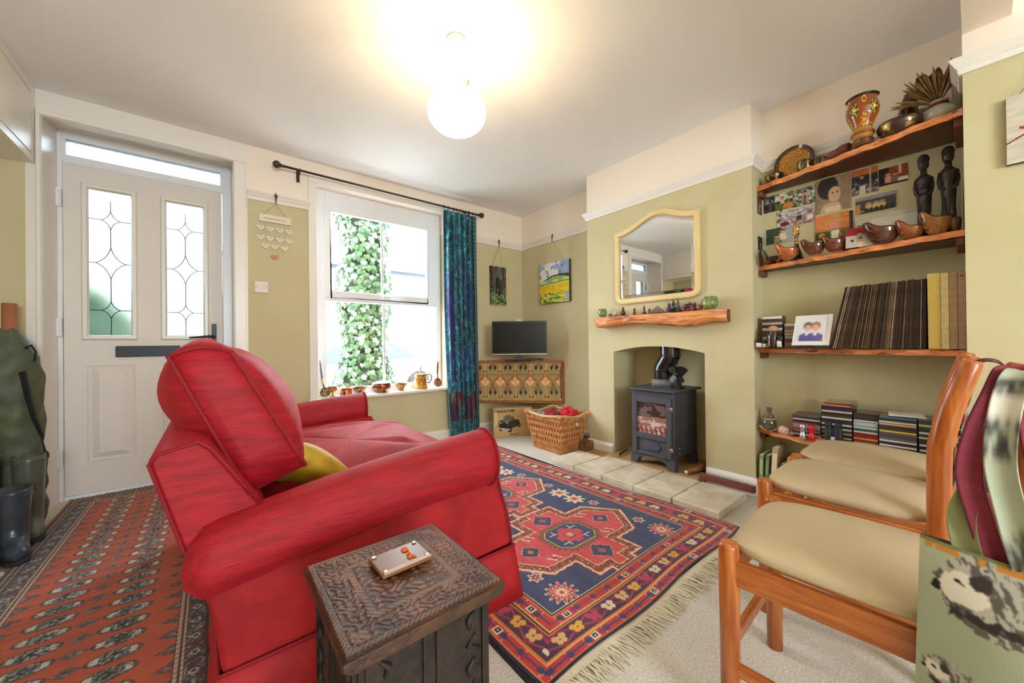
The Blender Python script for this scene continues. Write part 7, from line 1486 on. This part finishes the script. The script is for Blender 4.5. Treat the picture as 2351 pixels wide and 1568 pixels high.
m = MB(); m.tube([(-.76, 3.04, .95), (-.735, 3.02, .965), (-.72, 3.02, .93), (-.725, 3.02, .88)], .005, 6); m.build('strap', STB, rb, world=True)
m = MB(); m.tube([(-.712, 3.02, .55), (-.70, 3.015, .47), (-.688, 3.01, .40)], [.004, .004, .004], 6); m.ball((-.686, 3.01, .385), (.012, .012, .026), 10); m.build('drawcord', STB, rb, world=True)
rb.location.y += .05
tu = thing('cardboard_tube', 'brown cardboard tube sticking up out of the olive bag', 'tube', (-.825, 3.15, .95)); m = MB(); m.lathe([(.024, -.3), (.026, -.3), (.026, .235), (.022, .235), (.022, -.3)], 24); m.build('tube', M('kraft_tube', (172, 108, 76), .7), tu)
o = MB(); o.ball((0, 0, .25), (.05, .06, .24), 16); q = o.build('rust_jacket', M('rust_cloth', (120, 44, 36), .8), loc=(0, 0, 0)); q.location = (-.975, 2.90, .02); tag(q, 'dark rust red garment squeezed behind the boots at the left edge', 'garment')
def boot(label, x, y, h, col, az, name='wellington_boot'):
    t = thing(name, label, 'boot', (x, y, .009), az, 'wellington boots in the left corner'); mt = M('rubber_%d_%d' % (col[0], col[2]), col, .35, col2=tuple(int(q*.8) for q in col), vs=6, coat=.25)
    rows = []; K = 20
    for i in range(K+1):       # foot to shaft
        t2 = i/K
        if t2 < .4: a_ = t2/.4*PI/2; cx2 = -.11*(1-sin(a_))*.9; c = Vector((cx2-.0, 0, .035+.085*(1-cos(a_)))); d = Vector((cos(a_), 0, sin(a_)*1.0)); ry, rz_ = .040+.006*a_, .036+.014*a_
        else: q = (t2-.4)/.6; c = Vector((-.0+.01*q, 0, .12+(h-.12)*q)); d = Vector((0, 0, 1)); ry, rz_ = .047+.010*q, .052+.016*q
        up = Vector((-d.z, 0, d.x)); rows.append([tuple(c+Vector((0, 1, 0))*ry*cos(b)+up*rz_*sin(b)*(1 if t2 >= .4 or True else 1)) for b in [2*PI*k/28 for k in range(28)]])
    tip = [tuple(Vector((-.155, 0, .030)).lerp(Vector(p), .35)) for p in rows[0]]
    m = MB(); m.grid([tip]+rows, wv=True); m.add(tip, [tuple(range(28))]); m.v = [Vector((v.x, v.y, max(.003, v.z))) for v in m.v]
    inn = [tuple(Vector(p)*.92+Vector((.0, 0, h*.08))) for p in rows[-1]]; dn = [(p[0]*.95, p[1]*.95, h*.55) for p in inn]; m.grid([rows[-1], inn, dn], 0, wv=True); m.build('shaft', mt, t)
    m = MB(); m.prism([(-.165, 0), (-.14, .035), (-.07, .046), (.0, .042), (.05, .044), (.066, .02), (.066, -.02), (.05, -.044), (0, -.042), (-.07, -.046), (-.14, -.035)], 'Z', .001, .016); m.build('sole', M('boot_sole', (40, 42, 44), .7), t, bev=.003)
    m = MB(); m.tube([(.01+.066*cos(a), .058*sin(a), h-.03) for a in [2*PI*k/28 for k in range(28)]], .003, 5, closed=True); m.build('top_band', mt, t); return t
boot('tall grey green wellington boot, rightmost of the boots by the door', -.725, 2.99, .40, (92, 96, 84), 1.9)
boot('dark green wellington boot behind the grey green one', -.862, 2.96, .40, (50, 58, 52), 1.9)
boot('blue grey wellington boot at the very left edge, front of the row', -.835, 2.70, .30, (66, 78, 86), 1.9)
boot('darker blue grey wellington boot beside the runner rug edge', -.712, 2.745, .30, (54, 62, 72), 1.9)
sn = thing('trainer', 'blue grey trainer with pale laces at the left edge of the runner rug', 'shoe', (-.755, 2.44, .0), 1.2)
m = MB(); rows = []
for i in range(13):
    q = i/12; x = -.11+.23*q; w_ = .036*sin(PI*min(.97, q*.88+.12))**.5+.004; h = .03+.05*min(1, max(0, (q-.25)/.4)); rows.append([(x, w_*cos(a), .018+h*max(0, sin(a))) for a in [PI*2*k/20 for k in range(20)]])
m.grid(rows, wv=True); m.add(rows[0], [tuple(range(20))]); m.add(rows[-1], [tuple(range(20))]); m.build('upper', M('trainer_blue', (70, 82, 104), .7), sn)
m = MB(); m.prism([(-.118, 0), (-.10, .028), (-.03, .042), (.05, .034), (.12, .034), (.128, 0), (.12, -.034), (.05, -.034), (-.03, -.042), (-.10, -.028)], 'Z', .001, .02); m.build('sole', M('pale_sole', (190, 196, 200), .6), sn, bev=.004)
m = MB()
for k in range(5): m.tube([(-.055+.02*k, -.02, .052+.009*k), (-.05+.02*k, 0, .062+.009*k), (-.055+.02*k, .02, .052+.009*k)], .003, 5)
m.build('laces', M('pale_sole'), sn)
# ================================================================ TOTE BAGS on the near chair
def hedge_fn(u, v):
    P = Paint(u, (168, 174, 146)); P.c += (fbm(u*3, v*4, 2)[..., None]-.5)*16; P.p(u > .40, (150, 142, 84)).p((u > .38) & (u < .40), (164, 158, 110))
    def hog(x, y, s, flip=1):
        a, b = (u-x)*flip/s+(fbm(u*40, v*40, 7)-.5)*.16, (v-y)/s+(fbm(u*40+9, v*40, 8)-.5)*.16; body = np.hypot(a*.75, b*1.1); spk = fbm((a+b*.5)*16, (b-a*.3)*5, 3)*1.0; P.p(body < .62, (96, 88, 80)).p((body < .62) & (spk > .45), (190, 184, 170), .9)
        f = np.hypot((a+.42)*1.1, (b-.02)*1.5); P.p(f < .36, (226, 216, 198)).p(np.hypot(a+.78, b+.06) < .07, (26, 22, 24)).p(np.hypot(a+.48, b-.08) < .05, (26, 22, 24)).p((np.hypot(a+.2, b-.18) < .13), (60, 50, 46)).p((b < -.28) & (b > -.42) & (np.abs(a+.1) < .5) & (spk > .3), (50, 44, 42))
    hog(.24, .86, .23); hog(1.02, .72, .26, 1); hog(.36, .20, .30, -1); hog(.80, .34, .20); hog(.12, .52, .12); P.p((v > .965) & (u < .45) & (fbm(u*20, v*8, 5) > .45), (196, 130, 50)); P.p(v > .988, (120, 120, 80)); return P.c
tt = thing('tote_bag', 'sage green cotton tote bag printed with hedgehogs hanging on the nearest chair', 'bag', (.93, -.08, .2))
nu, nv = 330, 360; u, v = np.meshgrid(np.linspace(0, 1, nu+1), np.linspace(0, 1, nv+1), indexing='ij')
Y = .060-.33*u+.016*(1-v)*(1-2*u); Zt = .615+.0*u-.012*np.sin(u*3); Zz = .16+(Zt-.16)*v; Xx = .925+.020*np.abs(u-.4)*2+.008*np.sin(u*9+v*4)*(1-v*.5)-.028*np.sin(PI*v)*np.sin(PI*u)
FAB = M('cotton_print', attr=True, rough=.85, bump=.12, bs=300)
gobj('front', [(np.stack([Xx, Y, Zz], -1), blur(hedge_fn(u, v), 2))], FAB, tt, world=True)
gobj('back', [(np.stack([np.full_like(Xx, .955)+.01*np.sin(u*5), Y, Zz-.004*v], -1)[::5, ::5], Paint(u[::5, ::5], (120, 116, 70)).c)], FAB, tt, world=True)
def strap(par, pts, w_, cfn, th=.002, nm='strap', wdir=(0, 1, 0)):
    P = [Vector(p) for p in pts]; out = []; n = 60
    dense = []
    for i in range(n+1):
        f = i/n*(len(P)-1); k = min(int(f), len(P)-2); t_ = f-k; p0, p1, p2, p3 = P[max(k-1, 0)], P[k], P[k+1], P[min(k+2, len(P)-1)]
        dense.append(.5*((2*p1)+(-p0+p2)*t_+(2*p0-5*p1+4*p2-p3)*t_*t_+(-p0+3*p1-3*p2+p3)*t_**3))
    wd = Vector(wdir).normalized(); A = np.array([[tuple(p+wd*w_*(j/24-.5)+Vector((.006*sin(j/24*PI), 0, 0))) for j in range(25)] for p in dense]); uu, vv = np.meshgrid(np.linspace(0, 1, n+1), np.linspace(0, 1, 25), indexing='ij')
    o = gobj(nm, [(A, blur(cfn(uu, vv), 2))], FAB, par, world=True); q = o.modifiers.new('solid', 'SOLIDIFY'); q.thickness = th; return o
strap(tt, [(.935, .008, .60), (.95, .014, .66), (.955, -.010, .74), (.958, -.030, .83), (.96, -.048, .885), (.985, -.060, .893)], .030, lambda u, v: Paint(u, (140, 142, 100)).c)
strap(tt, [(.925, -.048, .60), (.925, -.034, .68), (.925, -.024, .76), (.935, -.030, .84), (.952, -.042, .892), (.985, -.055, .898), (1.01, -.075, .87)], .030, lambda u, v: Paint(u, (176, 180, 156)).p((u > .34) & (u < .62) & (fbm(u*50, v*6, 3) > .47), (60, 56, 56)).p((u > .46) & (u < .56), (220, 212, 198)).p((u < .12) & (fbm(u*60, v*5, 8) > .4), (60, 56, 50)).c)
mb_ = thing('maroon_bag', 'maroon check cloth bag hanging behind the hedgehog tote', 'bag', (.99, -.12, .3))
mar = lambda u, v: Paint(u, (140, 50, 66)).p(np.sin(u*120) > .5, (160, 74, 86), .6).p(np.abs(v-.5) > .42, (110, 34, 50)).c
strap(mb_, [(.945, -.020, .59), (.945, -.005, .66), (.948, .006, .73), (.952, -.004, .80), (.958, -.022, .86), (.965, -.035, .900), (.985, -.046, .903)], .028, mar)
strap(mb_, [(.945, -.075, .59), (.945, -.070, .68), (.95, -.060, .78), (.96, -.052, .87), (.985, -.050, .905)], .028, mar)
m = MB(); m.grid([[(.967+.008*sin(j*.8), .01-.24*j/10, .62-.28*i/8) for j in range(11)] for i in range(9)]); m.build('body', M('maroon_cloth', (110, 36, 50), .85), mb_, world=True, solid=.004)
sc3 = thing('knitted_scarf', 'dark red and black patterned scarf hanging on the middle chair back', 'scarf', (1.9, .03, .6))
def scf(u, v): P = Paint(u, (60, 54, 54)); n = fbm(u*30, v*6, 4); P.p(n > .55, (150, 34, 50)).p(n > .66, (190, 190, 180)); return P.c
strap(sc3, [(1.80, .046, .50), (1.79, .030, .60), (1.79, .022, .70), (1.80, .006, .80), (1.80, -.005, .868), (1.80, -.03, .885), (1.80, -.06, .86), (1.80, -.062, .75), (1.80, -.06, .6)], .16, scf, .006, 'panel', wdir=(1, 0, 0))
# wire ring on the beam soffit etc. kept out: nothing else hangs there
